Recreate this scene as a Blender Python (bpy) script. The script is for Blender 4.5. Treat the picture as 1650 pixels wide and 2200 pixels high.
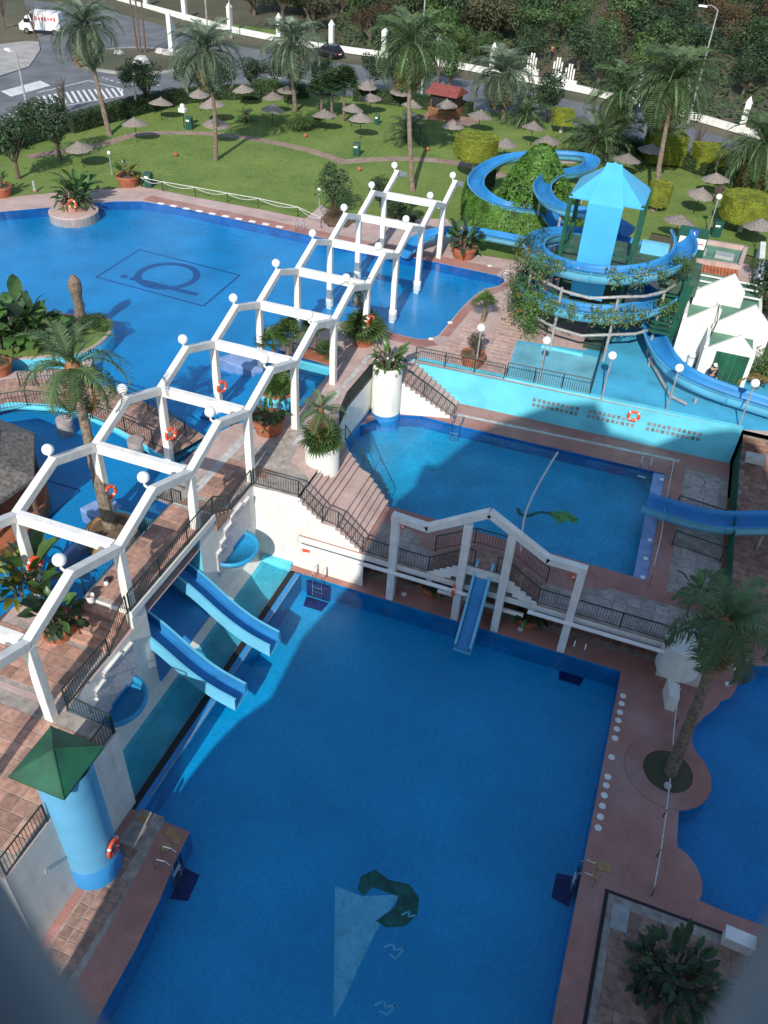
import bpy, bmesh, math, random
from math import sin, cos, pi, radians, hypot, atan2, sqrt
from mathutils import Vector, Matrix
from mathutils.geometry import tessellate_polygon
random.seed(7)
S = bpy.context.scene
COL = S.collection
for o in list(bpy.data.objects): bpy.data.objects.remove(o)

# ------------------------------------------------------------------ camera
U, M = 4.5, 2.2            # levels: upper terrace and garden, middle pool terrace; lower deck is 0
cam = bpy.data.cameras.new('camera'); camo = bpy.data.objects.new('camera', cam); COL.objects.link(camo)
CAM = Vector((20.607, -18.13, 29.285))
yaw, pitch, roll = -0.3169, 0.6903, 0.0656
fwd = Vector((sin(yaw)*cos(pitch), cos(yaw)*cos(pitch), -sin(pitch)))
rt = Vector((cos(yaw), -sin(yaw), 0)); up = rt.cross(fwd)
rt2 = rt*cos(roll) + up*sin(roll); up2 = -rt*sin(roll) + up*cos(roll)
camo.matrix_world = Matrix(((rt2.x, up2.x, -fwd.x, CAM.x), (rt2.y, up2.y, -fwd.y, CAM.y), (rt2.z, up2.z, -fwd.z, CAM.z), (0, 0, 0, 1)))
cam.sensor_fit = 'VERTICAL'; cam.sensor_height = 36.0; cam.lens = 36.0*1787.5/2200.0
cam.clip_start = 0.05; cam.clip_end = 3000
cam.dof.use_dof = True; cam.dof.focus_distance = 52.0; cam.dof.aperture_fstop = 1.15
S.camera = camo

# ------------------------------------------------------------------ light
SUN_AZ, SUN_EL = radians(6.0), radians(36.0)      # sun stands behind the hotel
sd = Vector((sin(SUN_AZ)*cos(SUN_EL), -cos(SUN_AZ)*cos(SUN_EL), sin(SUN_EL)))
sun = bpy.data.lights.new('sun', 'SUN'); sun.energy = 4.0; sun.angle = radians(0.55); sun.color = (1, .955, .88)
suno = bpy.data.objects.new('sun', sun); COL.objects.link(suno)
suno.rotation_euler = sd.to_track_quat('Z', 'Y').to_euler()
W_ = bpy.data.worlds.new('World'); S.world = W_; W_.use_nodes = True
nt = W_.node_tree; bg = nt.nodes['Background']
sky = nt.nodes.new('ShaderNodeTexSky'); sky.sky_type = 'NISHITA'; sky.sun_disc = False
sky.sun_elevation = SUN_EL; sky.sun_rotation = atan2(sd.x, sd.y); sky.air_density = 1.2; sky.dust_density = .6; sky.ozone_density = 1.4
nt.links.new(sky.outputs[0], bg.inputs[0]); bg.inputs[1].default_value = 0.14
S.view_settings.view_transform = 'Standard'; S.view_settings.look = 'None'; S.view_settings.exposure = 0.30; S.view_settings.gamma = 1

# ------------------------------------------------------------------ materials
MATS = {}
def mat(name, col, rough=.6, var=.12, scale=3.0, bump=0.0, bscale=40.0, spec=.5, metal=0, col2=None, rnd=0.0, trans=0.0, stain=0.0):
    m = bpy.data.materials.new(name); m.use_nodes = True; n = m.node_tree.nodes; l = m.node_tree.links
    b = n['Principled BSDF']; b.inputs['Roughness'].default_value = rough; b.inputs['Metallic'].default_value = metal
    b.inputs['Specular IOR Level'].default_value = spec
    g = n.new('ShaderNodeNewGeometry'); t = n.new('ShaderNodeTexNoise'); t.inputs['Scale'].default_value = scale; t.inputs['Detail'].default_value = 6
    l.new(g.outputs['Position'], t.inputs['Vector'])
    mr = n.new('ShaderNodeMapRange'); mr.inputs[1].default_value = .3; mr.inputs[2].default_value = .7
    l.new(t.outputs['Fac'], mr.inputs[0])
    mx = n.new('ShaderNodeMix'); mx.data_type = 'RGBA'
    c2 = col2 if col2 else tuple(c*(1-2*var) for c in col)
    c1 = col if col2 else tuple(min(1, c*(1+var)) for c in col)
    mx.inputs[6].default_value = (*c1, 1); mx.inputs[7].default_value = (*c2, 1)
    l.new(mr.outputs[0], mx.inputs[0]); out = mx.outputs[2]
    if stain:
        t2 = n.new('ShaderNodeTexNoise'); t2.inputs['Scale'].default_value = .45; t2.inputs['Detail'].default_value = 8; t2.inputs['Roughness'].default_value = .7
        if name.startswith('white'):
            mp2 = n.new('ShaderNodeMapping'); mp2.inputs['Scale'].default_value = (5, 5, .7); l.new(g.outputs['Position'], mp2.inputs[0]); l.new(mp2.outputs[0], t2.inputs['Vector'])
        else: l.new(g.outputs['Position'], t2.inputs['Vector'])
        m2 = n.new('ShaderNodeMapRange'); m2.inputs[1].default_value = .5; m2.inputs[2].default_value = .75; m2.inputs[3].default_value = 1.0; m2.inputs[4].default_value = 1-stain
        l.new(t2.outputs['Fac'], m2.inputs[0])
        mm = n.new('ShaderNodeMix'); mm.data_type = 'RGBA'; mm.blend_type = 'MULTIPLY'; mm.inputs[0].default_value = 1
        l.new(out, mm.inputs[6]); l.new(m2.outputs[0], mm.inputs[7]); out = mm.outputs[2]
    if rnd:
        oi = n.new('ShaderNodeObjectInfo'); r2 = n.new('ShaderNodeMapRange'); r2.inputs[3].default_value = 1-rnd; r2.inputs[4].default_value = 1+rnd
        l.new(oi.outputs['Random'], r2.inputs[0])
        mm = n.new('ShaderNodeMix'); mm.data_type = 'RGBA'; mm.blend_type = 'MULTIPLY'; mm.inputs[0].default_value = 1
        l.new(out, mm.inputs[6]); l.new(r2.outputs[0], mm.inputs[7]); out = mm.outputs[2]
    l.new(out, b.inputs['Base Color'])
    if bump:
        t3 = n.new('ShaderNodeTexNoise'); t3.inputs['Scale'].default_value = bscale; t3.inputs['Detail'].default_value = 5
        l.new(g.outputs['Position'], t3.inputs['Vector'])
        bp = n.new('ShaderNodeBump'); bp.inputs['Strength'].default_value = bump; bp.inputs['Distance'].default_value = .02
        l.new(t3.outputs['Fac'], bp.inputs['Height']); l.new(bp.outputs[0], b.inputs['Normal'])
    if trans:
        tr = n.new('ShaderNodeBsdfTranslucent'); l.new(out, tr.inputs[0]); ms = n.new('ShaderNodeMixShader'); ms.inputs[0].default_value = trans
        l.new(b.outputs[0], ms.inputs[1]); l.new(tr.outputs[0], ms.inputs[2]); l.new(ms.outputs[0], n['Material Output'].inputs[0])
    MATS[name] = m; return m

def brickmat(name, c1, c2, mortar, bw, bh, msize=.012, rough=.75, rotz=0.0, offset=.5, bump=.5, stain=.35):
    m = bpy.data.materials.new(name); m.use_nodes = True; n = m.node_tree.nodes; l = m.node_tree.links
    b = n['Principled BSDF']; b.inputs['Roughness'].default_value = rough
    g = n.new('ShaderNodeNewGeometry'); mp = n.new('ShaderNodeMapping'); mp.inputs['Rotation'].default_value = (0, 0, rotz)
    l.new(g.outputs['Position'], mp.inputs['Vector'])
    t = n.new('ShaderNodeTexBrick'); t.offset = offset; t.inputs['Scale'].default_value = 1
    t.inputs['Brick Width'].default_value = bw; t.inputs['Row Height'].default_value = bh; t.inputs['Mortar Size'].default_value = msize; t.inputs['Mortar Smooth'].default_value = .3
    t.inputs['Color1'].default_value = (*c1, 1); t.inputs['Color2'].default_value = (*c2, 1); t.inputs['Mortar'].default_value = (*mortar, 1)
    l.new(mp.outputs[0], t.inputs['Vector'])
    t2 = n.new('ShaderNodeTexNoise'); t2.inputs['Scale'].default_value = .6; t2.inputs['Detail'].default_value = 9; t2.inputs['Roughness'].default_value = .7
    l.new(g.outputs['Position'], t2.inputs['Vector'])
    m2 = n.new('ShaderNodeMapRange'); m2.inputs[1].default_value = .35; m2.inputs[2].default_value = .7; m2.inputs[3].default_value = 1.12; m2.inputs[4].default_value = 1-stain
    l.new(t2.outputs['Fac'], m2.inputs[0])
    mm = n.new('ShaderNodeMix'); mm.data_type = 'RGBA'; mm.blend_type = 'MULTIPLY'; mm.inputs[0].default_value = 1
    l.new(t.outputs['Color'], mm.inputs[6]); l.new(m2.outputs[0], mm.inputs[7])
    # bleached, limey patches
    t4 = n.new('ShaderNodeTexNoise'); t4.inputs['Scale'].default_value = .35; t4.inputs['Detail'].default_value = 7
    mp4 = n.new('ShaderNodeMapping'); mp4.inputs['Location'].default_value = (31, 7, 3); l.new(g.outputs['Position'], mp4.inputs[0]); l.new(mp4.outputs[0], t4.inputs['Vector'])
    m4 = n.new('ShaderNodeMapRange'); m4.inputs[1].default_value = .5; m4.inputs[2].default_value = .68; m4.inputs[4].default_value = .4
    l.new(t4.outputs['Fac'], m4.inputs[0])
    mw = n.new('ShaderNodeMix'); mw.data_type = 'RGBA'; mw.inputs[7].default_value = (*[min(1, x*.5+.22) for x in c1], 1)
    l.new(m4.outputs[0], mw.inputs[0]); l.new(mm.outputs[2], mw.inputs[6])
    l.new(mw.outputs[2], b.inputs['Base Color'])
    bp = n.new('ShaderNodeBump'); bp.inputs['Strength'].default_value = bump; bp.inputs['Distance'].default_value = .01; bp.invert = True
    l.new(t.outputs['Fac'], bp.inputs['Height']); l.new(bp.outputs[0], b.inputs['Normal'])
    MATS[name] = m; return m

def watermat(name, tint, bstr=.25, scale=1.6, caustic=.2):
    m = bpy.data.materials.new(name); m.use_nodes = True; n = m.node_tree.nodes; l = m.node_tree.links
    n.remove(n['Principled BSDF'])
    tr = n.new('ShaderNodeBsdfTransparent'); tr.inputs[0].default_value = (*tint, 1)
    # caustic light of ripples painted into the transparent tint as a cell pattern
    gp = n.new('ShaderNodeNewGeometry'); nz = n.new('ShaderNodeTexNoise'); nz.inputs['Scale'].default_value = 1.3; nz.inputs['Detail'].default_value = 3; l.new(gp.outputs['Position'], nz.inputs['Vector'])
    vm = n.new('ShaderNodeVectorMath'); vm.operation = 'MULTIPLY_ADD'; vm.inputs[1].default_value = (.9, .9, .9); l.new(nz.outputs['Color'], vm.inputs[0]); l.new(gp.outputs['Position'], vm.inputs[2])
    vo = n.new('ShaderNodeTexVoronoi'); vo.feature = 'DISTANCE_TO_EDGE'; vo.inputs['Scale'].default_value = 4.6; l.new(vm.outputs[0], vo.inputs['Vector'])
    vr = n.new('ShaderNodeMapRange'); vr.interpolation_type = 'SMOOTHSTEP'; vr.inputs[1].default_value = 0; vr.inputs[2].default_value = .22; vr.inputs[3].default_value = 1.0; vr.inputs[4].default_value = 1-caustic; l.new(vo.outputs['Distance'], vr.inputs[0])
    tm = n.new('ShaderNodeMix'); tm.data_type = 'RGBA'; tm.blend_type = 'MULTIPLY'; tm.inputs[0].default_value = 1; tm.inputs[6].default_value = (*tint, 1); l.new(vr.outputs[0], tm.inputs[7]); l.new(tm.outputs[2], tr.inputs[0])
    gl = n.new('ShaderNodeBsdfGlossy'); gl.inputs['Roughness'].default_value = .03; gl.inputs[0].default_value = (1, 1, 1, 1)
    lw = n.new('ShaderNodeLayerWeight'); lw.inputs[0].default_value = .5
    pw = n.new('ShaderNodeMath'); pw.operation = 'POWER'; pw.inputs[1].default_value = 5; l.new(lw.outputs['Facing'], pw.inputs[0])
    fr = n.new('ShaderNodeMath'); fr.operation = 'MULTIPLY_ADD'; fr.inputs[1].default_value = .9; fr.inputs[2].default_value = .022; l.new(pw.outputs[0], fr.inputs[0])
    g = n.new('ShaderNodeNewGeometry')
    t = n.new('ShaderNodeTexNoise'); t.inputs['Scale'].default_value = scale; t.inputs['Detail'].default_value = 4; t.inputs['Distortion'].default_value = .6
    l.new(g.outputs['Position'], t.inputs['Vector'])
    t2 = n.new('ShaderNodeTexNoise'); t2.inputs['Scale'].default_value = scale*5; t2.inputs['Detail'].default_value = 3
    l.new(g.outputs['Position'], t2.inputs['Vector'])
    ad = n.new('ShaderNodeMath'); ad.operation = 'MULTIPLY_ADD'; ad.inputs[1].default_value = .3; l.new(t2.outputs['Fac'], ad.inputs[0]); l.new(t.outputs['Fac'], ad.inputs[2])
    bp = n.new('ShaderNodeBump'); bp.inputs['Strength'].default_value = bstr; bp.inputs['Distance'].default_value = .06
    l.new(ad.outputs[0], bp.inputs['Height']); l.new(bp.outputs[0], gl.inputs['Normal']); l.new(bp.outputs[0], lw.inputs['Normal'])
    ms = n.new('ShaderNodeMixShader'); l.new(fr.outputs[0], ms.inputs[0]); l.new(tr.outputs[0], ms.inputs[1]); l.new(gl.outputs[0], ms.inputs[2])
    l.new(ms.outputs[0], n['Material Output'].inputs[0]); MATS[name] = m; return m

mat('white', (.78, .76, .71), .65, .07, 1.6, .2, 22, stain=.2)
mat('white_wall', (.74, .725, .67), .8, .06, .8, .25, 14, stain=.22)
mat('globe', (.85, .85, .83), .25, .03)
mat('cyan', (.13, .58, .72), .65, .07, .7, .1, 20, stain=.22)
mat('slab_blue', (.06, .38, .58), .7, .12, .5, .1, 12, stain=.3)
mat('slab_teal', (.15, .42, .52), .7, .12, .7, .1, 12, stain=.35)
mat('paint_blue', (.03, .24, .55), .55, .1, .6, .1, 20, stain=.2)
mat('basin_blue', (.02, .30, .55), .45, .12, .9, .1, 20, stain=.2)
mat('slide_blue', (.03, .23, .52), .5, .1, .8, stain=.22, spec=.35)
mat('slide_cyan', (.15, .50, .70), .35, .06, .8, stain=.15)
mat('tower_blue', (.11, .37, .60), .6, .06, .8, .15, 30, stain=.1)
mat('roof_blue', (.06, .40, .66), .5, .06, .5, stain=.12)
mat('green_paint', (.012, .085, .05), .5, .15, 2)
mat('roof_strip', (.075, .43, .69), .5, .06, .5, stain=.15)  # same blue as the roof, sunlight on the tilted strip put into the colour
mat('tile_pink', (.47, .32, .27), .8, .14, 4, .2, 30, rnd=.16)
mat('green_roof', (.010, .10, .05), .55, .2, 1.2, .1, 30, stain=.3)
mat('green_deck', (.06, .13, .085), .7, .35, .8, .1, 20, stain=.4)
mat('green_flat', (.11, .24, .16), .8, .15, .8, stain=.25)
mat('rail', (.012, .03, .022), .5, .1)
mat('steel', (.62, .62, .62), .25, .05, metal=1)
mat('galv', (.33, .32, .31), .5, .15, 4)
mat('terracotta', (.36, .115, .055), .8, .15, 3, .15, 30, stain=.25)
mat('tile', (.40, .225, .165), .75, .16, 5, .2, 35, rnd=.28)
mat('tile_grey', (.38, .32, .30), .8, .14, 4, .2, 30, rnd=.16)
mat('tile_brown', (.32, .185, .14), .8, .2, 4, .2, 30, rnd=.25)
mat('tile_gold', (.40, .24, .11), .75, .1, 5)
mat('grout', (.36, .31, .27), .9, .2, 3, stain=.4)
brickmat('ribbed', (.43, .20, .16), (.39, .175, .14), (.27, .135, .11), .30, .085, .012, stain=.3)
brickmat('ribbed_x', (.45, .21, .17), (.41, .19, .155), (.31, .155, .13), .30, .085, .012, rotz=pi/2, stain=.28)
brickmat('paver', (.34, .19, .15), (.27, .14, .11), (.26, .19, .16), .5, .25, .012)
brickmat('paver_pale', (.50, .36, .32), (.46, .32, .28), (.38, .29, .26), .5, .5, .014, offset=0, stain=.25)
brickmat('stone_path', (.36, .24, .19), (.31, .20, .16), (.24, .17, .13), .4, .4, .02)
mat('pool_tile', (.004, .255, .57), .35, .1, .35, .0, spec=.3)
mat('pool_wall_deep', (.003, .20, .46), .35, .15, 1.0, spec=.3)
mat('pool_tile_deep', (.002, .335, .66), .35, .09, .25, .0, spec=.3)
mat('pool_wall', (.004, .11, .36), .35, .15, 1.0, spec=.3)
mat('logo_blue', (.006, .08, .28), .5, .1, spec=.2)
mat('mural_light', (.16, .55, .74), .5, .1, 2, spec=.2)
mat('mural_green', (.012, .13, .10), .5, .3, 3, spec=.2)
mat('mural_yellow', (.12, .34, .06), .5, .3, 4, spec=.2)
mat('ladder_blue', (.004, .02, .13), .5, .2, spec=.2)
mat('pool_tile_mid', (.010, .36, .62), .35, .12, .5, .0, spec=.3)
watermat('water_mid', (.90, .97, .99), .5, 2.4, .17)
mat('trough', (.07, .44, .56), .5, .12, .8, spec=.3)
mat('vent', (.22, .26, .27), .8, .3, 4)
mat('dark', (.012, .012, .015), .7, .2)
mat('kerb_pale', (.50, .48, .46), .8, .15, 3, stain=.3)
mat('strip_blue', (.22, .32, .55), .6, .12, 1.5, stain=.2)
mat('orange', (.75, .09, .03), .45, .08)
mat('ring_white', (.8, .78, .75), .5, .05)
mat('grass', (.165, .225, .045), .95, .22, .25, .6, 60, col2=(.10, .17, .03), stain=.3)
mat('lawn_blade', (.14, .20, .045), .8, .2, 2, rnd=0)
mat('earth', (.13, .085, .05), .95, .25, 2, .5, 20)
mat('dry_ground', (.13, .105, .065), .95, .3, .12, .5, 8, col2=(.045, .06, .025))
mat('asphalt', (.145, .15, .16), .9, .15, .4, .3, 30, stain=.25)
mat('pavement', (.36, .34, .32), .9, .12, .6, .2, 15, stain=.2)
mat('road_paint', (.72, .72, .72), .8, .1, 2, stain=.3)
mat('thatch', (.25, .21, .185), .95, .25, 9, .9, 45, rnd=.15)
mat('thatch_roof', (.17, .155, .14), .95, .3, 6, .9, 40)
mat('bark', (.14, .105, .075), .95, .3, 8, .9, 25)
mat('bark_white', (.5, .47, .42), .9, .2, 6, .5, 25)
mat('palm_trunk', (.19, .145, .105), .95, .28, 7, .9, 18)
mat('frond', (.105, .175, .07), .6, .25, 1.5, rnd=.3, trans=.25)
mat('frond_grey', (.15, .21, .135), .6, .25, 1.5, rnd=.25, trans=.25)
mat('frond_dry', (.28, .17, .05), .8, .25, 2, rnd=.3, trans=.2)
mat('leaf', (.08, .15, .035), .5, .3, 1.0, rnd=.25, trans=.25)
mat('leaf_big', (.075, .16, .04), .38, .3, 1.5, rnd=.35, trans=.25)
mat('leaf_yellow', (.22, .22, .035), .45, .3, 1.5, rnd=.3, trans=.3)
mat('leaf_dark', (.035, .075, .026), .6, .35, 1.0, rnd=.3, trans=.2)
mat('leaf_mid', (.055, .105, .03), .6, .35, .8, rnd=.35, trans=.2)
mat('leaf_olive', (.085, .085, .04), .7, .3, .8, rnd=.3, trans=.2)
mat('leaf_brown', (.10, .065, .03), .8, .3, .8, rnd=.3, trans=.2)
mat('leaf_topiary', (.27, .31, .025), .6, .25, 1.5, trans=.2)
mat('leaf_ivy', (.085, .20, .022), .5, .3, 1.2, trans=.25)
mat('leaf_hedge', (.045, .09, .022), .6, .3, 1.2, trans=.2)
mat('park_floor', (.05, .06, .026), .95, .4, .3, .5, 6, col2=(.10, .08, .05))
mat('core', (.02, .035, .012), .9, .3, 2)
mat('core_topiary', (.15, .18, .015), .9, .3, 2)
mat('flower', (.75, .16, .02), .6, .2, 3)
mat('twig', (.13, .10, .085), .9, .2, 4)
mat('red_roof', (.22, .055, .045), .8, .15, 3, .2, 20)
mat('wood', (.27, .13, .06), .75, .2, 5, .2, 20)
mat('wood_dark', (.12, .07, .045), .75, .2, 5, .2, 20)
mat('mosaic', (.34, .30, .36), .6, .4, 9, .6, 12, col2=(.62, .60, .58))
mat('bin_green', (.008, .07, .05), .45, .1)
mat('car_black', (.01, .011, .014), .2, .1, spec=.7)
mat('car_grey', (.05, .06, .065), .25, .1, spec=.7)
mat('van_white', (.75, .75, .76), .3, .04, spec=.6)
mat('van_red', (.55, .12, .14), .5, .1)
mat('glass_dark', (.01, .012, .015), .08, .05, spec=.8)
mat('rubber', (.012, .012, .012), .8, .1)
mat('lamp_red', (.35, .01, .01), .3, .1)
mat('skin', (.42, .25, .17), .6, .05)
mat('cloth_navy', (.015, .018, .04), .85, .2)
mat('cloth_white', (.7, .7, .7), .85, .05)
mat('cloth_red', (.4, .03, .03), .85, .1)
mat('rope', (.62, .60, .60), .7, .15, 12)
mat('plate', (.7, .7, .65), .5, .05)
mat('sign_blue', (.03, .10, .45), .5, .05)
mat('grey_box', (.35, .36, .36), .6, .1)
mat('hotel', (.62, .60, .56), .8, .06, .6, stain=.1)
mat('balcony_rail', (.13, .16, .19), .5, .05)
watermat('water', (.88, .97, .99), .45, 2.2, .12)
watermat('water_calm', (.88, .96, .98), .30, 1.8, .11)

# ------------------------------------------------------------------ mesh helpers
LOC = {}
class MB:
    def __init__(s): s.v = []; s.f = []
    def add(s, vs, fs):
        k = len(s.v); s.v += [tuple(v) for v in vs]; s.f += [tuple(k+i for i in f) for f in fs]; return s
    def box(s, x0, y0, z0, x1, y1, z1):
        return s.add([(x0,y0,z0),(x1,y0,z0),(x1,y1,z0),(x0,y1,z0),(x0,y0,z1),(x1,y0,z1),(x1,y1,z1),(x0,y1,z1)],
            [(0,3,2,1),(4,5,6,7),(0,1,5,4),(1,2,6,5),(2,3,7,6),(3,0,4,7)])
    def cbox(s, c, d, rz=0):
        ca, sa = cos(rz), sin(rz); vs = []
        for z in (-.5, .5):
            for x, y in ((-.5,-.5),(.5,-.5),(.5,.5),(-.5,.5)):
                a, b = x*d[0], y*d[1]; vs.append((c[0]+a*ca-b*sa, c[1]+a*sa+b*ca, c[2]+z*d[2]))
        return s.add(vs, [(0,3,2,1),(4,5,6,7),(0,1,5,4),(1,2,6,5),(2,3,7,6),(3,0,4,7)])
    def beam(s, p, q, w, h, upv=(0,0,1)):
        p, q = Vector(p), Vector(q); d = (q-p).normalized(); r = d.cross(Vector(upv))
        if r.length < 1e-4: r = d.cross(Vector((0,1,0)))
        r.normalize(); u = r.cross(d); vs = []
        for o in (p, q):
            for a, b in ((-.5,-.5),(.5,-.5),(.5,.5),(-.5,.5)): vs.append(o + r*(a*w) + u*(b*h))
        return s.add(vs, [(0,1,2,3),(7,6,5,4),(0,4,5,1),(1,5,6,2),(2,6,7,3),(3,7,4,0)])
    def tube(s, path, r, n=8, cap=True):
        P = [Vector(p) for p in path]; k = len(s.v); m = len(P); prev = None
        for i, p in enumerate(P):
            d = (P[min(i+1,m-1)] - P[max(i-1,0)]).normalized()
            if prev is None:
                a = d.cross(Vector((0,0,1)));  a = d.cross(Vector((0,1,0))) if a.length < 1e-3 else a
            else: a = prev - d*prev.dot(d)
            a.normalize(); prev = a; b = d.cross(a); rr = r[i] if isinstance(r, (list, tuple)) else r
            for j in range(n):
                t = 2*pi*j/n; s.v.append(tuple(p + a*(cos(t)*rr) + b*(sin(t)*rr)))
        for i in range(m-1):
            for j in range(n): s.f.append((k+i*n+j, k+i*n+(j+1)%n, k+(i+1)*n+(j+1)%n, k+(i+1)*n+j))
        if cap:
            s.f.append(tuple(k+j for j in reversed(range(n)))); s.f.append(tuple(k+(m-1)*n+j for j in range(n)))
        return s
    def lathe(s, c, prof, n=20, cap=True):
        k = len(s.v)
        for r, z in prof:
            for j in range(n): t = 2*pi*j/n; s.v.append((c[0]+r*cos(t), c[1]+r*sin(t), c[2]+z))
        for i in range(len(prof)-1):
            for j in range(n): s.f.append((k+i*n+j, k+i*n+(j+1)%n, k+(i+1)*n+(j+1)%n, k+(i+1)*n+j))
        if cap:
            s.f.append(tuple(k+j for j in reversed(range(n)))); s.f.append(tuple(k+(len(prof)-1)*n+j for j in range(n)))
        return s
    def sphere(s, c, r, n=14, m=8):
        return s.lathe(c, [(max(1e-4, r*sin(pi*i/m)), -r*cos(pi*i/m)) for i in range(m+1)], n, cap=False)
    def sheet(s, poly, z, holes=()):
        loops = [[Vector((p[0], p[1], 0)) for p in L] for L in (poly, *holes)]
        tri = tessellate_polygon(loops); k = len(s.v)
        for L in loops: s.v += [(p.x, p.y, z) for p in L]
        for t in tri:
            a, b, c = [Vector(s.v[k+i]) for i in t]
            t = t if (b-a).cross(c-a).z > 0 else (t[0], t[2], t[1])
            s.f.append(tuple(k+i for i in t))
        return s
    def wall(s, poly, z0, z1, closed=True):
        n = len(poly)
        for i in range(n if closed else n-1):
            a, b = poly[i], poly[(i+1) % n]
            s.add([(a[0],a[1],z0),(b[0],b[1],z0),(b[0],b[1],z1),(a[0],a[1],z1)], [(0,1,2,3)])
        return s
    def prism(s, poly, z0, z1, holes=()):
        if sum(poly[i][0]*poly[(i+1)%len(poly)][1]-poly[(i+1)%len(poly)][0]*poly[i][1] for i in range(len(poly))) < 0: poly = poly[::-1]
        s.sheet(poly, z1, holes); s.wall(poly, z0, z1)
        for h in holes:
            if sum(h[i][0]*h[(i+1)%len(h)][1]-h[(i+1)%len(h)][0]*h[i][1] for i in range(len(h))) > 0: h = h[::-1]
            s.wall(h, z0, z1)
        return s
    def build(s, name, m, parent=None, smooth=False, bevel=0.0, sub=0):
        me = bpy.data.meshes.new(name)
        L = Vector((0,0,0))
        if parent is not None: L = LOC.get(parent.name, L)
        me.from_pydata([(v[0]-L.x, v[1]-L.y, v[2]-L.z) for v in s.v], [], s.f); me.validate(); me.update()
        me.materials.append(MATS[m] if isinstance(m, str) else m)
        if smooth: me.polygons.foreach_set('use_smooth', [True]*len(me.polygons))
        o = bpy.data.objects.new(name, me); COL.objects.link(o)
        if parent is not None: o.parent = parent; LOC[o.name] = L
        if bevel:
            b = o.modifiers.new('bevel', 'BEVEL'); b.width = bevel; b.segments = 2; b.limit_method = 'ANGLE'
        return o
def tag(o, label, cat, group=None):
    o['label'] = label; o['category'] = cat
    if group: o['group'] = group
    return o
def struct(o): o['kind'] = 'structure'; return o
def stuff(o): o['kind'] = 'stuff'; return o
def thing(name, label, cat, loc=(0,0,0), group=None):
    o = bpy.data.objects.new(name, None); COL.objects.link(o); o.location = loc; o.empty_display_size = .2
    LOC[o.name] = Vector(loc); return tag(o, label, cat, group)
def link_copy(src, parent, loc=(0,0,0), rot=(0,0,0), scale=(1,1,1), name=None):
    c = src.copy(); c.parent = parent; c.location = loc; c.rotation_euler = rot; c.scale = scale; COL.objects.link(c)
    if name: c.name = name
    return c
def inst(me, name, parent, loc, rot=(0,0,0), scale=(1,1,1)):
    o = bpy.data.objects.new(name, me); COL.objects.link(o); o.parent = parent
    L = LOC.get(parent.name, Vector((0,0,0))) if parent is not None else Vector((0,0,0))
    o.location = Vector(loc)-L; o.rotation_euler = rot; o.scale = scale if hasattr(scale, '__len__') else (scale,)*3
    return o
def copy_tree(o, loc=None, rz=None, label=None, parent=None):
    c = o.copy(); COL.objects.link(c)
    if parent is not None: c.parent = parent
    if loc is not None: c.location = loc; LOC[c.name] = Vector(loc)
    if rz is not None: c.rotation_euler = (0, 0, rz)
    if label: c['label'] = label
    for ch in list(o.children):
        if ch.name in bpy.data.objects: copy_tree(ch, parent=c)
    return c
def mesh_of(mb, name, m, smooth=False):
    me = bpy.data.meshes.new(name); me.from_pydata(mb.v, [], mb.f); me.update(); me.materials.append(MATS[m])
    if smooth: me.polygons.foreach_set('use_smooth', [True]*len(me.polygons))
    return me
def inside(p, poly):
    r = False; j = len(poly)-1
    for i in range(len(poly)):
        a, b = poly[i], poly[j]
        if (a[1] > p[1]) != (b[1] > p[1]) and p[0] < (b[0]-a[0])*(p[1]-a[1])/(b[1]-a[1])+a[0]: r = not r
        j = i
    return r
def smoothline(pts, n=8):
    P = [Vector(p) for p in pts]; out = []
    for i in range(len(P)-1):
        a, b, c, d = P[max(i-1,0)], P[i], P[i+1], P[min(i+2,len(P)-1)]
        for k in range(n):
            t = k/n; out.append(.5*((2*b)+(c-a)*t+(2*a-5*b+4*c-d)*t*t+(3*b-a-3*c+d)*t**3))
    out.append(P[-1]); return out
TILE = {}
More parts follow.
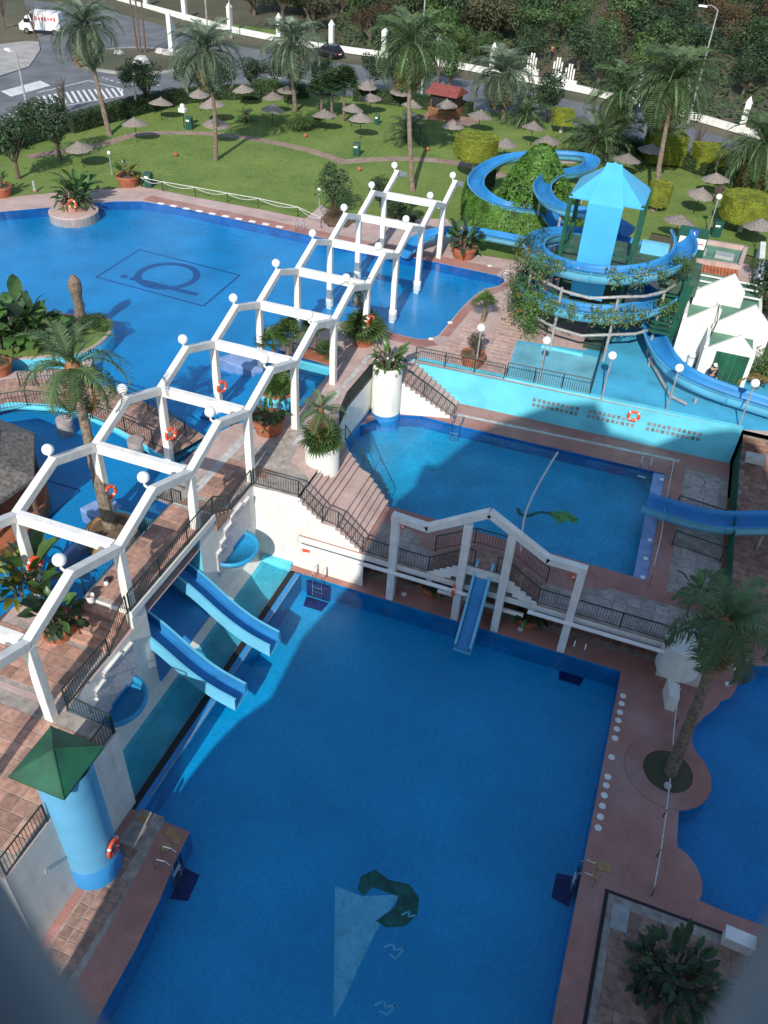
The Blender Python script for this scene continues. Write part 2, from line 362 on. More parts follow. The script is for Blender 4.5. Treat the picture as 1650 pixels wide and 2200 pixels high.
def tiles(parent, poly, z, size, m, keep=None, gap=.035, rot=0.0, maxn=300, h=.022, sy=None, stagger=0.0):
    """separate tiles laid on a deck; those nearest the camera are single parts, the rest one joined part"""
    sy = sy or size; cx = sum(p[0] for p in poly)/len(poly); cy = sum(p[1] for p in poly)/len(poly); ca, sa = cos(rot), sin(rot)
    key = (round(size,3), round(sy,3), m, gap)
    if key not in TILE:
        b = MB(); a, c = (size-gap)/2, (sy-gap)/2; e = .008
        b.add([(-a,-c,0),(a,-c,0),(a,c,0),(-a,c,0),(-a+e,-c+e,h),(a-e,-c+e,h),(a-e,c-e,h),(-a+e,c-e,h)],
              [(4,5,6,7),(0,1,5,4),(1,2,6,5),(2,3,7,6),(3,0,4,7)]); TILE[key] = (mesh_of(b, 'tile', m), b)
    me, b = TILE[key]; R = max(hypot(p[0]-cx, p[1]-cy) for p in poly); spots = []
    nx = int(R/size)+2; ny = int(R/sy)+2
    for j in range(-ny, ny+1):
        for i in range(-nx, nx+1):
            u, v = (i+.5+(stagger if j % 2 else 0))*size, (j+.5)*sy; x, y = cx+u*ca-v*sa, cy+u*sa+v*ca
            q = .45
            if all(inside((x+(su*size*q)*ca-(sv*sy*q)*sa, y+(su*size*q)*sa+(sv*sy*q)*ca), poly) for su in (-1,1) for sv in (-1,1)) and (keep is None or keep(x, y)): spots.append((x, y))
    spots.sort(key=lambda p: hypot(p[0]-CAM.x, p[1]-CAM.y))
    rng = random.Random(len(spots))
    for x, y in spots[:maxn]: inst(me, 'tile', parent, (x, y, z+rng.uniform(-.004, .003)), (rng.uniform(-.006,.006), rng.uniform(-.006,.006), rot))
    if len(spots) > maxn:
        k = MB()
        for x, y in spots[maxn:]:
            dz = rng.uniform(-.004, .003)
            k.add([(x+p[0]*ca-p[1]*sa, y+p[0]*sa+p[1]*ca, z+p[2]+dz) for p in b.v], b.f)
        stuff(k.build('tile_field', m, parent))

# ================================================================== the setting
PB = [(7.45,9.3),(7.45,-4.9),(9.5,-4.9),(9.6,-6.1),(9.85,-7.6),(10.0,-9.2),(10.1,-12),(10.1,-17.4),(23.5,-17.4),(23.5,9.3)]
circ = lambda cx, cy, r, a0, a1, n: [(cx+r*cos(radians(a0+(a1-a0)*i/n)), cy+r*sin(radians(a0+(a1-a0)*i/n))) for i in range(n+1)]
PR = [(40,14.5),(31,12.9),(29.9,12.35),(29.15,12.05),(28.7,11.3),(28.5,10.2),(28.3,9.7),(27.9,9.3),(27.75,8.85),(27.3,8.2),(26.95,7.5),(26.85,6.6)] + circ(26.05,4.7,1.75,55,-70,10) + [(26.65,2.9),(26.7,1.7)] + circ(26.3,.1,1.45,72,-18,7) + [(28.6,-.42),(40,-.42)]
PM = [(6.25,16.9),(5.8,18.9),(6.8,20.7),(8.0,21.9),(9.3,22.35),(11.5,22.3),(23.6,22.55),(23.65,13.35),(11.1,13.6),(10.25,13.5)]
PU = [(-50,14),(-29,32.5),(-26.3,35.1),(-24,37.4),(-22.6,38.7),(-20.9,39.6),(-18,39.85),(9.3,38.9),(9.9,38.6),(10.1,38.1),(9.85,37.2),(9.1,36.3),(8.75,34.9),(8.5,33),(8.25,28.3),(7.9,27.55),(7.2,27.2),(2.2,27.4),(.9,26.4),(.1,24.6),(0,22.2),(3.9,21.6),(3.9,16.2),(2.5,14.9),(1.5,14.0),(.9,12.4),(.8,10.1),(1.1,6.9),(2.6,6.7),(2.6,-.6),(-.1,-.9),(-.8,-3.5),(-1.4,-5.5),(-1.6,-9.4),(-50,-9.4)]
TU = [(-60,-10.3),(6.95,-10.3),(6.95,-4.6),(4.8,-4.6),(4.8,9.72),(7.1,9.72),(7.1,15.2),(6.5,16.2),(6.2,18.0),(6.3,22.6),(7.7,24.35),(26.9,25.15),(45,25.15),(45,50),(-60,50)]
g = MB()
g.add([(-2500,-2500,4.40),(-60,-2500,4.40),(-60,50,4.40),(-2500,50,4.40)], [(0,1,2,3)])
g.add([(45,-2500,4.40),(2500,-2500,4.40),(2500,50,4.40),(45,50,4.40)], [(0,1,2,3)])
g.add([(-2500,50,4.40),(2500,50,4.40),(2500,2500,4.40),(-2500,2500,4.40)], [(0,1,2,3)])
struct(g.build('ground', 'dry_ground'))
struct(MB().sheet([(-60,-90),(80,-90),(80,-17),(-60,-17)], -.30).build('hotel_forecourt', 'pavement'))

# lower level
DL = [(6.79,-22),(45,-22),(45,25),(27.3,25),(27.3,13.4),(6.79,13.4)]
PBh = [(6.80 if abs(x-7.45) < .01 else x, y) for x, y in PB]
low = struct(MB().sheet(DL, 0.0, [PBh, PR]).build('lower_deck', 'ribbed_x'))
def basin(name, poly, ztop, depth, fm, wm, zw, wmat, wname):
    b = MB().sheet(poly, ztop-depth); fl = struct(b.build(name, fm))
    w = MB().wall(poly[::-1] if sum(poly[i][0]*poly[(i+1)%len(poly)][1]-poly[(i+1)%len(poly)][0]*poly[i][1] for i in range(len(poly))) > 0 else poly, ztop-depth, ztop-.002)
    w.build('side_wall', wm, fl)
    struct(MB().sheet(poly, ztop-zw).build(wname, wmat)); return fl
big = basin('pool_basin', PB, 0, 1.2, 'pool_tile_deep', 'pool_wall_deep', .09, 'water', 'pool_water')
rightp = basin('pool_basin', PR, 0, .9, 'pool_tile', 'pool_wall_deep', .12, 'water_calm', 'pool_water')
# light tiled rim under the water line of the big pool
struct(MB().box(7.112,-4.88,-1.19, 7.435,9.285,-.03).build('overflow_ledge', 'paint_blue'))
# shallow runout channel along the slide wall
tr = struct(MB().add([(5.15,-4.55,-.10),(6.78,-4.55,-.42),(6.78,9.7,-.42),(5.15,9.7,-.10)], [(0,1,2,3)]).build('runout_channel', 'trough'))
MB().add([(4.8,-4.55,.32),(5.15,-4.55,-.10),(5.15,9.7,-.10),(4.8,9.7,.32)], [(0,1,2,3)]).build('apron', 'white_wall', tr)
MB().box(5.15,9.45,-.3, 6.8,9.70,.22).build('end_kerb', 'cyan', tr)
struct(MB().add([(5.05,-4.55,-.14),(6.78,-4.55,-.14),(6.78,9.45,-.14),(5.05,9.45,-.14)], [(0,1,2,3)]).build('channel_water', 'water_calm'))
gr = struct(MB().box(6.80,-4.88,-.9, 7.11,9.29,-.05).build('drain_gutter', 'dark'))
MB().tube([(7.38,-4.2,.02),(7.39,2,.02),(7.40,9.0,.02)], .022, 6).build('rope_line', 'galv', gr)
# tiled fields on the lower deck
f1 = struct(MB().sheet([(7.3,-4.75),(8.35,-4.75),(8.6,-7),(8.75,-9),(8.9,-13),(7.3,-13)], .004).build('paving_bed', 'grout'))
tiles(f1, [(7.35,-6.0),(8.4,-6.0),(8.75,-9),(8.85,-13),(7.35,-13)], .004, .40, 'tile_brown')
f2 = struct(MB().sheet([(7.35,10.45),(23.4,10.45),(27.2,10.45),(27.2,13.35),(7.35,13.35)], .004).build('paving_bed', 'grout'))
tiles(f2, [(7.4,10.5),(25.0,10.5),(25.0,13.3),(7.4,13.3)], .004, .55, 'tile_brown')
f3 = struct(MB().sheet([(24.55,-1.3),(36,-1.3),(36,-14),(24.55,-14)], .004).build('paving_bed', 'grout'))
tiles(f3, [(24.6,-1.35),(36,-1.35),(36,-11),(24.6,-11)], .004, .50, 'tile_brown')
MB().box(24.42,-14,0.004, 24.55,-1.2,.03).build('drain_edge', 'dark', f3); MB().box(24.56,-1.3,0.006, 36,-1.2,.03).build('drain_edge', 'dark', f3)
for x, y in ((8.85,-5.2),(8.98,-5.75),(9.2,-5.35),(7.6,-5.1),(24.0,-.4),(24.0,-.85),(24.35,-.38)):
    MB().box(x-.17,y-.17,.002, x+.17,y+.17,.022).build('tile', 'tile_gold', low)

# supporting walls of the upper terrace
tw = struct(MB().wall([(-60,-10.3),(6.95,-10.3),(6.95,-4.6),(4.8,-4.6),(4.8,.55)], -.3, U-.002, closed=False)
   .add([(4.8,4.75,-.3),(4.8,9.72,-.3),(4.8,9.72,U-.002),(4.8,4.75,U-.002)], [(0,1,2,3)])
   .wall([(4.8,9.72),(7.25,9.72),(7.25,13.4)], -.3, U-.002, closed=False).build('terrace_wall', 'white_wall'))
MB().add([(2.9,.55,0),(2.9,4.75,0),(2.9,4.75,5.2),(2.9,.55,5.2)], [(0,1,2,3)]).add([(2.9,.55,0),(4.8,.55,0),(4.8,.55,5.2),(2.9,.55,5.2)], [(3,2,1,0)]).build('alcove_lining', 'paint_blue', tw)
MB().add([(2.9,4.75,0),(4.8,4.75,0),(4.8,4.75,5.2),(2.9,4.75,5.2)], [(0,1,2,3)]).build('alcove_lining', 'cyan', tw)
MB().add([(2.9,.55,1.6),(4.9,.55,.3),(4.9,4.75,.3),(2.9,4.75,1.6)], [(0,1,2,3)]).build('alcove_slope', 'paint_blue', tw)
# upper terrace
up_t = struct(MB().sheet(TU, U, [PU]).build('upper_terrace', 'paver_pale'))
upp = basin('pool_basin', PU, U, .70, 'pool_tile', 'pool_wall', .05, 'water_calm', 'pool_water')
# middle terrace
TM = [(7.2,9.62),(26.95,9.62),(26.95,25.2),(6.2,25.2),(5.7,20),(6.0,16.4),(7.2,15.0)]
mid = struct(MB().sheet(TM, M, [PM]).build('middle_terrace', 'ribbed'))
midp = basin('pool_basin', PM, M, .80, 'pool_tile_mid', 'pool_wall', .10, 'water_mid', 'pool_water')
mf = MB().wall([(7.2,9.62),(26.95,9.62)], M-.35, M-.003, closed=False).wall([(26.95,9.62),(26.95,25.2)], -.2, M-.003, closed=False)
mf.add([(7.2,9.62,M-.35),(26.95,9.62,M-.35),(26.95,13.4,M-.35),(7.2,13.4,M-.35)], [(3,2,1,0)])
mf.build('edge_beam', 'white_wall', mid)
MB().wall([(7.25,13.35),(27.2,13.35)], 0, M-.36, closed=False).build('back_wall', 'white_wall', mid)
# kerb strips and paler paving of the middle terrace
MB().sheet([(11.2,23.3),(24.2,24.05),(24.2,24.3),(11.2,23.55)], M+.004).build('kerb_strip', 'kerb_pale', mid)
MB().sheet([(23.0,13.35),(23.65,13.35),(23.6,22.55),(22.95,22.55)], M-.06).build('pool_shelf', 'strip_blue', mid)
bed = MB().sheet([(10.6,9.66),(26.9,9.66),(26.9,12.1),(22.0,12.1),(20.4,11.2),(13.2,11.2),(12.2,12.3),(10.6,12.3)], M+.004).build('paving_bed', 'grout', mid)
tiles(mid, [(11.3,9.7),(26.85,9.7),(26.85,12.0),(22.0,12.0),(20.4,11.15),(13.2,11.15),(12.2,12.2),(11.3,12.2)], M+.005, .62, 'tile_grey', keep=lambda x, y: not (13.6 < x < 19.4 and y < 11.4))
MB().sheet([(24.6,13.0),(26.9,13.0),(26.9,23.5),(24.6,23.5)], M+.004).build('paving_bed', 'grout', mid)
tiles(mid, [(24.65,13.1),(26.85,13.1),(26.85,16.9),(24.65,16.9)], M+.005, .74, 'tile_grey')
tiles(mid, [(24.65,19.4),(26.85,19.4),(26.85,23.4),(24.65,23.4)], M+.005, .74, 'tile_grey')
# brick path behind the green fence, climbing towards the slab
pth = struct(MB().add([(27.3,13.5,1.2),(30.2,13.5,1.2),(30.2,27,3.2),(27.3,27,3.2)], [(0,1,2,3)]).build('brick_path', 'grout'))
bk = MB().add([(-.29,-.19,0),(.29,-.19,0),(.29,.19,0),(-.29,.19,0),(-.28,-.18,.03),(.28,-.18,.03),(.28,.18,.03),(-.28,.18,.03)], [(4,5,6,7),(0,1,5,4),(1,2,6,5),(2,3,7,6),(3,0,4,7)])
bkm = mesh_of(bk, 'brick', 'tile_brown'); rx = atan2(2, 13.5)
for j in range(33):
    for i in range(5):
        y = 13.75+j*.40; x = 27.6+i*.61+(.3 if j % 2 else 0)
        if x < 30.1: inst(bkm, 'brick', pth, (x, y, 1.2+(y-13.5)*2/13.5), (rx, 0, 0))
# cyan retaining wall and blue slab
cw = tag(MB().prism([(8.15,24.62),(26.9,25.15),(26.9,25.45),(8.15,24.92)], M-.2, U+.10).add([(7.5,24.3,M),(8.15,24.62,M),(8.15,24.62,U+.1),(7.5,24.3,U+.1)], [(0,1,2,3)]).build('retaining_wall', 'cyan'), 'long cyan painted retaining wall with pierced brick strips behind the middle pool', 'wall')
hol = MB()
for x0, x1 in ((15.3,18.2),(18.55,21.6),(21.95,25.3)):
    n = int((x1-x0)/.28)
    for i in range(n):
        for j in range(2):
            x = x0+i*.28; y = 24.62+(x-8.15)*.02827; z = 3.15+j*.34+(x-20)*.01
            MB().box(x,y-.012,z, x+.19,y+.002,z+.23).build('vent_block', 'vent', cw) if i % 1 == 0 else None
slab = struct(MB().sheet([(13.45,24.78),(26.9,25.2),(34,27.5),(31,31.5),(24,31.5),(22,35),(18.8,34.8),(17.2,30.4),(13.0,29.8)], U+.006).build('blue_slab', 'slab_blue'))
MB().sheet([(13.45,24.95),(18.4,25.15),(18.3,29.9),(13.0,29.6)], U+.010).build('pale_panel', 'slab_teal', slab)
MB().box(14.6,29.55,U+.01, 17.2,29.75,U+.16).build('kerb', 'cyan', slab)
# paving right of the garden pool: strips
pv = struct(MB().sheet([(10.3,26.0),(13.3,26.0),(12.9,38.5),(11.2,38.5),(9.9,33.5),(9.3,29.0)], U+.004).build('paving_bed', 'paver_pale'))
tiles(pv, [(11.2,25.2),(13.3,25.2),(12.9,35.5),(11.2,35.5)], U+.006, .45, 'tile_pink', maxn=120)
tiles(pv, [(8.6,25.2),(10.9,25.2),(10.5,31.5),(9.3,31.5)], U+.006, .45, 'tile_pink', maxn=120)
# walkway tiles under the pergola
wb = struct(MB().sheet([(-.9,-4.4),(4.7,-4.4),(4.7,-1.8),(2.0,-1.8),(.2,-1.6)], U+.004).build('paving_bed', 'grout'))
tiles(wb, [(-.8,-4.3),(4.65,-4.3),(4.65,-1.9),(-.2,-1.9)], U+.005, .55, 'tile')
wb2 = struct(MB().sheet([(-1.3,-10.2),(6.9,-10.2),(6.9,-4.65),(-1.2,-4.65)], U+.004).build('paving_bed', 'grout'))
tiles(wb2, [(.5,-10.1),(6.85,-10.1),(6.85,-4.7),(-.5,-4.7)], U+.005, .55, 'tile', maxn=220)
wb3 = struct(MB().sheet([(1.2,7.0),(4.7,7.0),(4.7,9.6),(7.0,9.8),(7.0,11.3),(5.6,12.2),(4.9,16),(4.9,22),(4.4,24.2),(5.6,24.4),(6.2,22.5),(6.15,18.2),(4.2,14.5),(1.4,13.6),(1.0,12)][:7], U+.004).build('paving_bed', 'grout'))
tiles(wb3, [(1.25,7.5),(4.7,7.5),(4.7,9.6),(6.9,9.85),(6.9,11.3),(1.3,11.6)], U+.005, .8, 'tile', keep=lambda x, y: (x < 2.0 or 3.0 < x < 4.8) and y < 11)
# raised platform above the slides
plat = struct(MB().box(2.65,-.35,5.12, 4.85,6.1,5.44).box(2.66,-.34,U-.5, 2.88,6.09,5.11).box(2.89,-.34,U-.2, 4.79,.54,5.11).box(2.89,4.76,U-.2, 4.79,6.09,5.11).build('raised_platform', 'white_wall'))
MB().sheet([(2.7,-.3),(4.8,-.3),(4.8,6.05),(2.7,6.05)], 5.444).build('paving_bed', 'grout', plat)
tiles(plat, [(2.72,-.28),(4.78,-.28),(4.78,6.03),(2.72,6.03)], 5.445, .50, 'tile')
for i in range(4):
    z = 5.25-i*.19
    st = MB().box(2.65-.0,-.35-.36*(i+1),U-.1, 4.55,-.35-.36*i,z-.0).build('step', 'tile', plat, bevel=.02)
    MB().box(2.65,6.1+.34*i,U-.1, 4.85,6.1+.34*(i+1),z).build('step', 'tile', plat, bevel=.02)
# wide stairs from the upper terrace to the middle terrace
sts = struct(MB().wall([(7.1,9.70),(10.6,9.70)], -.25, M-.36, closed=False).build('stair_wall', 'white_wall'))
nr = 12; rise = (U-M)/nr; xs = 7.1
for i in range(nr):
    z = U-rise*(i+1); run = .25 if i != 5 else .75
    a0 = 15.15-(xs-7.1)*.42; a1 = 15.15-(xs+run-7.1)*.42
    if i < nr-1: MB().prism([(xs,9.72),(xs+run,9.72),(xs+run,a1),(xs,a0)], M-.3, z).build('step', 'paver_pale', sts)
    MB().add([(xs,9.705,M-.36),(xs+run,9.705,M-.36),(xs+run,9.705,z-.02),(xs,9.705,z-.02)], [(0,1,2,3)]).build('wall_panel', 'white_wall', sts)
    xs += run
# stairs behind the middle pool up to the garden deck
st2 = struct(MB().wall([(8.2,22.35),(10.6,22.9)], M-.3, M+.02, closed=False).build('stair_wall', 'white_wall'))
xs = 7.9; nr = 11
for i in range(nr):
    z = U-(U-M)/nr*(i+1)+.0; run = .30
    y0 = 22.0+(xs-7.9)*.28; y1 = 24.62+(xs-8.15)*.03
    if i < nr-1: MB().prism([(xs,y0),(xs+run,y0+run*.28),(xs+run,y1+.05),(xs,y1)], M-.2, z).build('step', 'paver_pale', st2)
    MB().add([(xs,y0-.01,M-1.0),(xs+run,y0+run*.28-.01,M-1.0),(xs+run,y0+run*.28-.01,z-.01),(xs,y0-.01,z-.01)], [(0,1,2,3)]).build('wall_panel', 'white_wall', st2)
    xs += run
MB().prism([(5.9,22.3),(7.9,22.0),(8.0,24.5),(6.0,24.5)], M-1.2, U+.005).build('landing', 'paver_pale', st2)
# walkway side wall over the middle pool
sw = struct(MB().wall([(7.3,13.0),(6.55,16.2),(6.25,18.0),(6.35,22.5)], M-1.2, U-.003, closed=False).build('walkway_wall', 'white_wall'))
MB().wall([(7.34,15.3),(6.59,16.2),(6.29,18.0),(6.39,22.0)], M-1.1, M+.25, closed=False).build('dado', 'paint_blue', sw)
# pale centre lines of the walkway
for x0, x1 in ((2.3,2.75),):
    MB().sheet([(x0,7.6),(x1,7.6),(x1,15.5),(x0,14.6)], U+.010).build('pale_strip', 'kerb_pale', up_t)
MB().sheet([(5.0,13.5),(5.3,13.5),(5.4,24),(5.1,24)], U+.010).build('pale_strip', 'kerb_pale', up_t)
# borders of the garden pool
MB().sheet([(-21,39.9),(9.3,38.98),(9.4,40.2),(-21,41.1)], U+.004).build('pool_border', 'ribbed', up_t)
MB().sheet([(8.35,28.3),(8.9,28.3),(9.2,33),(9.5,35),(10.4,36.6),(10.9,38.4),(10.2,38.4),(9.95,37.1),(9.15,36.2),(8.8,34.9),(8.55,33)], U+.004).build('pool_border', 'ribbed', up_t)
MB().sheet([(2.2,27.35),(7.2,27.15),(8.0,27.5),(8.6,27.0),(7.9,26.3),(2.2,26.4)], U+.004).build('pool_border', 'ribbed', up_t)

# logo and lane marks on the pool floors (flat tile work)
zf = U-.70+.006
def fl(poly, z, m, par, nm='floor_mark'): return MB().sheet(poly, z, ()).build(nm, m, par)
def ribbon(pts, w, z, m, par, nm='floor_mark'):
    b = MB()
    for p, q in zip(pts[:-1], pts[1:]):
        d = Vector((q[0]-p[0], q[1]-p[1])); d.normalize(); n = Vector((-d.y, d.x))*w/2
        b.add([(p[0]-n.x,p[1]-n.y,z),(q[0]-n.x,q[1]-n.y,z),(q[0]+n.x,q[1]+n.y,z),(p[0]+n.x,p[1]+n.y,z)], [(0,1,2,3)])
    return b.build(nm, m, par)
q = [(-16.60, 32.57, 3.81), (-7.86, 31.93, 3.81), (-7.69, 26.52, 3.81), (-16.54, 27.13, 3.81)]
ribbon([*q, q[0]], .16, zf, 'logo_blue', upp)
ribbon([(-14.40, 28.06, 3.81), (-8.91, 27.82, 3.81)], .5, zf+.002, 'logo_blue', upp)
ribbon([(-15.18, 28.09, 3.81), (-14.65, 28.10, 3.81)], .5, zf+.002, 'logo_blue', upp)
cc = (-12.33, 29.55, 3.81)
ribbon([(cc[0]+2.05*cos(t*pi/24), cc[1]+2.05*sin(t*pi/24)) for t in range(49)], .5, zf+.004, 'logo_blue', upp)
ribbon([(-6.02, 6.72, 3.81), (-3.01, 6.74, 3.81), (-3.11, 1.25, 3.81)], .13, zf, 'logo_blue', upp)
ribbon([(-0.48, -0.21, 3.81), (-0.31, 5.04, 3.81)], .10, zf, 'logo_blue', upp)
ribbon([(-0.14, -0.06, 3.81), (0.17, 4.89, 3.81)], .10, zf, 'logo_blue', upp)
# mosaic sail and fish on the big pool's floor
zb = -1.2+.006
fl([(15.09, -4.21, -1.19), (16.12, -4.21, -1.19), (17.43, -3.63, -1.19), (17.09, -5.26, -1.19), (16.97, -6.57, -1.19), (16.90, -7.71, -1.19), (16.79, -8.33, -1.19)], zb, 'mural_light', big)
fl([(15.84, -3.51, -1.19), (16.25, -3.07, -1.19), (16.86, -3.25, -1.19), (17.65, -3.12, -1.19), (18.16, -3.48, -1.19), (18.27, -4.08, -1.19), (18.00, -4.64, -1.19), (17.39, -4.92, -1.19), (16.96, -4.84, -1.19), (17.45, -4.10, -1.19), (17.40, -3.71, -1.19), (16.39, -3.73, -1.19), (16.20, -4.18, -1.19), (15.91, -4.02, -1.19)], zb+.003, 'mural_green', big)
ribbon([(17.55, -5.59, -1.19), (17.82, -5.37, -1.19), (17.94, -5.56, -1.19), (18.24, -5.32, -1.19), (18.07, -5.81, -1.19), (17.83, -5.73, -1.19)], .07, zb, 'mural_light', big)
ribbon([(17.92, -7.46, -1.19), (18.16, -7.21, -1.19), (18.28, -7.40, -1.19), (18.56, -7.18, -1.19), (18.43, -7.57, -1.19), (18.13, -7.56, -1.19)], .07, zb, 'mural_light', big)
ribbon([(17.74, -4.30, -1.19), (17.98, -4.07, -1.19), (18.02, -4.27, -1.19), (18.23, -4.11, -1.19)], .06, zb+.006, 'mural_light', big)
zm = M-.80+.006
fl([(18.38, 17.81, 1.41), (18.76, 17.81, 1.41), (18.96, 18.07, 1.41), (19.45, 17.78, 1.41), (19.76, 17.58, 1.41), (19.65, 17.20, 1.41), (19.13, 17.22, 1.41), (18.84, 16.76, 1.41), (18.60, 17.11, 1.41), (18.24, 17.24, 1.41)], zm, 'mural_yellow', midp)
ribbon([(18.32, 17.49, 1.41), (17.72, 17.35, 1.41), (17.21, 16.78, 1.41), (16.80, 16.68, 1.41), (16.54, 17.16, 1.41)], .22, zm+.002, 'mural_green', midp)
# underwater steps of the upper pools
for i in range(4):
    MB().box(-1.6+.55*i,14.6,U-.69, 2.4-.2*i,21.0-.4*i,U-.58+.14*i).build('pool_step', 'pool_tile', upp)
for i in range(3):
    MB().box(.1+.4*i,-.4,U-.69, 2.55,3.0+.8*i,U-.58+.16*i).build('pool_step', 'pool_tile', upp)

# ================================================================== hotel behind and below the camera: its roofline throws the big shadow
hx, hy = sin(SUN_AZ), -cos(SUN_AZ)
prof = [(9.0,-.2),(9.3,10.0),(9.6,11.6),(10.0,13.0),(10.5,14.1),(11.4,15.3),(11.6,18.1),(12.4,20.2),(13.5,22.4),(13.8,24.6),(14.0,26.9),(15.3,29.5),(17.0,32.6),(18.6,34.4),(21.0,36.2),(23.6,37.1),(24.8,35.4),(27.4,35.2),(28.6,36.3),(31.3,37.5),(33.0,37.0),(33.6,34.8),(36,33),(38,30),(39,-.2)]
hb = MB(); n = len(prof); D = 11.0
front = [(x,-20.0,z) for x, z in prof]; back = [(x+hx*D/-hy,-20.0-D,z) for x, z in prof]
hb.v = front+back; hb.f = [tuple(range(n))[::-1], tuple(range(n,2*n))] + [(i,(i+1)%n,n+(i+1)%n,n+i) for i in range(n)]
hotel = thing('hotel', 'pale stepped hotel block with balconies overlooking the pools', 'building', (22,-24,-.2))
hb.build('body', 'hotel', hotel)
for fz in range(1, 11):
    z = fz*3.0
    xa = max(10.2, 13.8 if z > 18 else 11.0); xb = 37.0
    MB().box(xa+1,-20.9,z-1.9, xb-1,-19.97,z-.15).build('window', 'glass_dark', hotel)
# the balcony one stands on: parapet slab and white bars that show, out of focus, in the lower corners
bal = thing('balcony', 'pale balcony slab with out-of-focus grey white rails in front of the lens', 'balcony', (20.6,-19.2,27.6))
MB().box(17.6,-20.0,27.5, 23.8,-18.75,27.68).build('floor_slab', 'hotel', bal)
for a, b in (((20.024, -17.849, 28.336), (20.264, -17.963, 28.350)), ((20.961, -17.545, 28.332), (20.881, -17.731, 28.383))):
    a, b = Vector(a), Vector(b); dv = (b-a).normalized(); MB().tube([a-dv*.35, a, b, b+dv*.55], .045, 12).build('rail_bar', 'balcony_rail', bal, smooth=True)

# ================================================================== pergola
PW, PZ = 4.533, 8.381
pg = thing('pergola', 'long white zigzag pergola with globe lamps running along the terrace into the garden pool', 'pergola', (2.3,17.5,U))
bw, bh = .36, .36
def rbeam(name, p, q, w=bw, h=bh): return MB().beam(p, q, w, h).build(name, 'white', pg, bevel=.025)
baseR = {-2:U,-1:U,0:U-.3,1:5.44,2:5.44,3:U,4:U,5:U,6:U,7:3.3,8:3.3,9:U}
for k in range(-1, 10):                       # right-hand nodes R(k) at y = 5(k-1)
    y = 5.0*(k-1); bz = baseR[k]
    MB().cbox((PW,y,(bz+PZ)/2-.08), (.34,.34,PZ-bz-.05)).build('post', 'white', pg, bevel=.025)
    if k in (7, 8): MB().lathe((PW,y,U-.5), [(.27,0),(.27,.62),(.2,.70)], 16).build('post_base', 'white', pg)
baseL = {-1:3.2,0:3.2,1:3.2,2:3.2,3:3.2,4:3.2,5:3.2,6:3.2,7:3.2,8:U}
for k in range(-1, 9):
    y = 5.0*k; bz = baseL[k]
    MB().cbox((0,y,(bz+PZ)/2-.08), (.34,.34,PZ-bz-.05)).build('post', 'white', pg, bevel=.025)
    if 4 < k < 8: MB().lathe((0,y,U-.5), [(.27,0),(.27,.62),(.2,.70)], 16).build('post_base', 'white', pg)
PK = 9.30
for k in range(-1, 9):
    rbeam('cross_beam', (.19,5.0*k,PZ), (PW-.19,5.0*k,PZ), .34, .46)
for side, x, ks in (('L', 0, range(-1, 9)), ('R', PW, range(-2, 9))):
    for k in ks:
        y = 5.0*k
        if not (side == 'R' and k == -2): pass
        if k < 8:
            rbeam('rafter', (x,y-.0,PZ-.02), (x,y+2.56,PK), .32, .36)
            rbeam('rafter', (x+.003,y+2.44,PK), (x+.003,y+5.0,PZ-.02), .32, .36)
        bx = x-.34 if side == 'R' else x-.12
        if k < 8 or side == 'R':
            yy = y+2.5
            if k == 8 and side == 'R': continue
            br = MB().tube([(x-.1,yy,PK-.05),(bx,yy,PK+.12),(bx,yy,PK+.30)], .05, 8).build('lamp_bracket', 'white', pg)
            MB().sphere((bx,yy,PK+.50), .235, 18, 10).build('globe', 'globe', pg, smooth=True)
# far end bay: gable ends beyond the last cross beam
for x, ks in ((PW, (40,)), (0, (40,))):
    for y in ks:
        rbeam('rafter', (x,y,PZ-.02), (x,y+2.56,PK), .32, .36)
        MB().tube([(x-.1,y+2.4,PK-.05),(x-.2,y+2.4,PK+.3)], .05, 8).build('lamp_bracket', 'white', pg)
        MB().sphere((x-.2,y+2.4,PK+.50), .235, 18, 10).build('globe', 'globe', pg, smooth=True)
        rbeam('rafter', (x,y+2.44,PK), (x,y+4.4,PZ+.2), .32, .36)

# white zigzag frame over the bridge
fr = thing('zigzag_frame', 'white zigzag concrete frame on four posts over the slide bridge of the middle terrace', 'frame', (16.4,9.55,0))
fy = 9.50
for x, zt in ((12.15,5.15),(15.48,5.9),(17.45,6.02),(20.66,5.1)):
    MB().cbox((x,fy,zt/2), (.36,.36,zt)).build('post', 'white', fr, bevel=.025)
for p, q in (((11.95,5.2),(13.72,5.08)),((13.6,5.04),(16.36,6.86)),((16.28,6.86),(19.2,5.16)),((19.06,5.19),(20.84,5.16))):
    MB().beam((p[0],fy-.004,p[1]), (q[0],fy-.004,q[1]), .34, .36).build('beam', 'white', fr, bevel=.025)
# white gutter tubes on the edge of the middle terrace
for k, (x0, x1, z) in enumerate(((7.35,16.2,M-.30),(18.8,25.2,M-.22))):
    t = MB().tube([(x0,9.30,z),(x1,9.30,z)], .10, 10).build('rail_tube', 'ring_white'); tag(t, ['long white tube along the terrace edge left of the short blue slide', 'long white tube along the terrace edge right of the short blue slide'][k], 'tube')
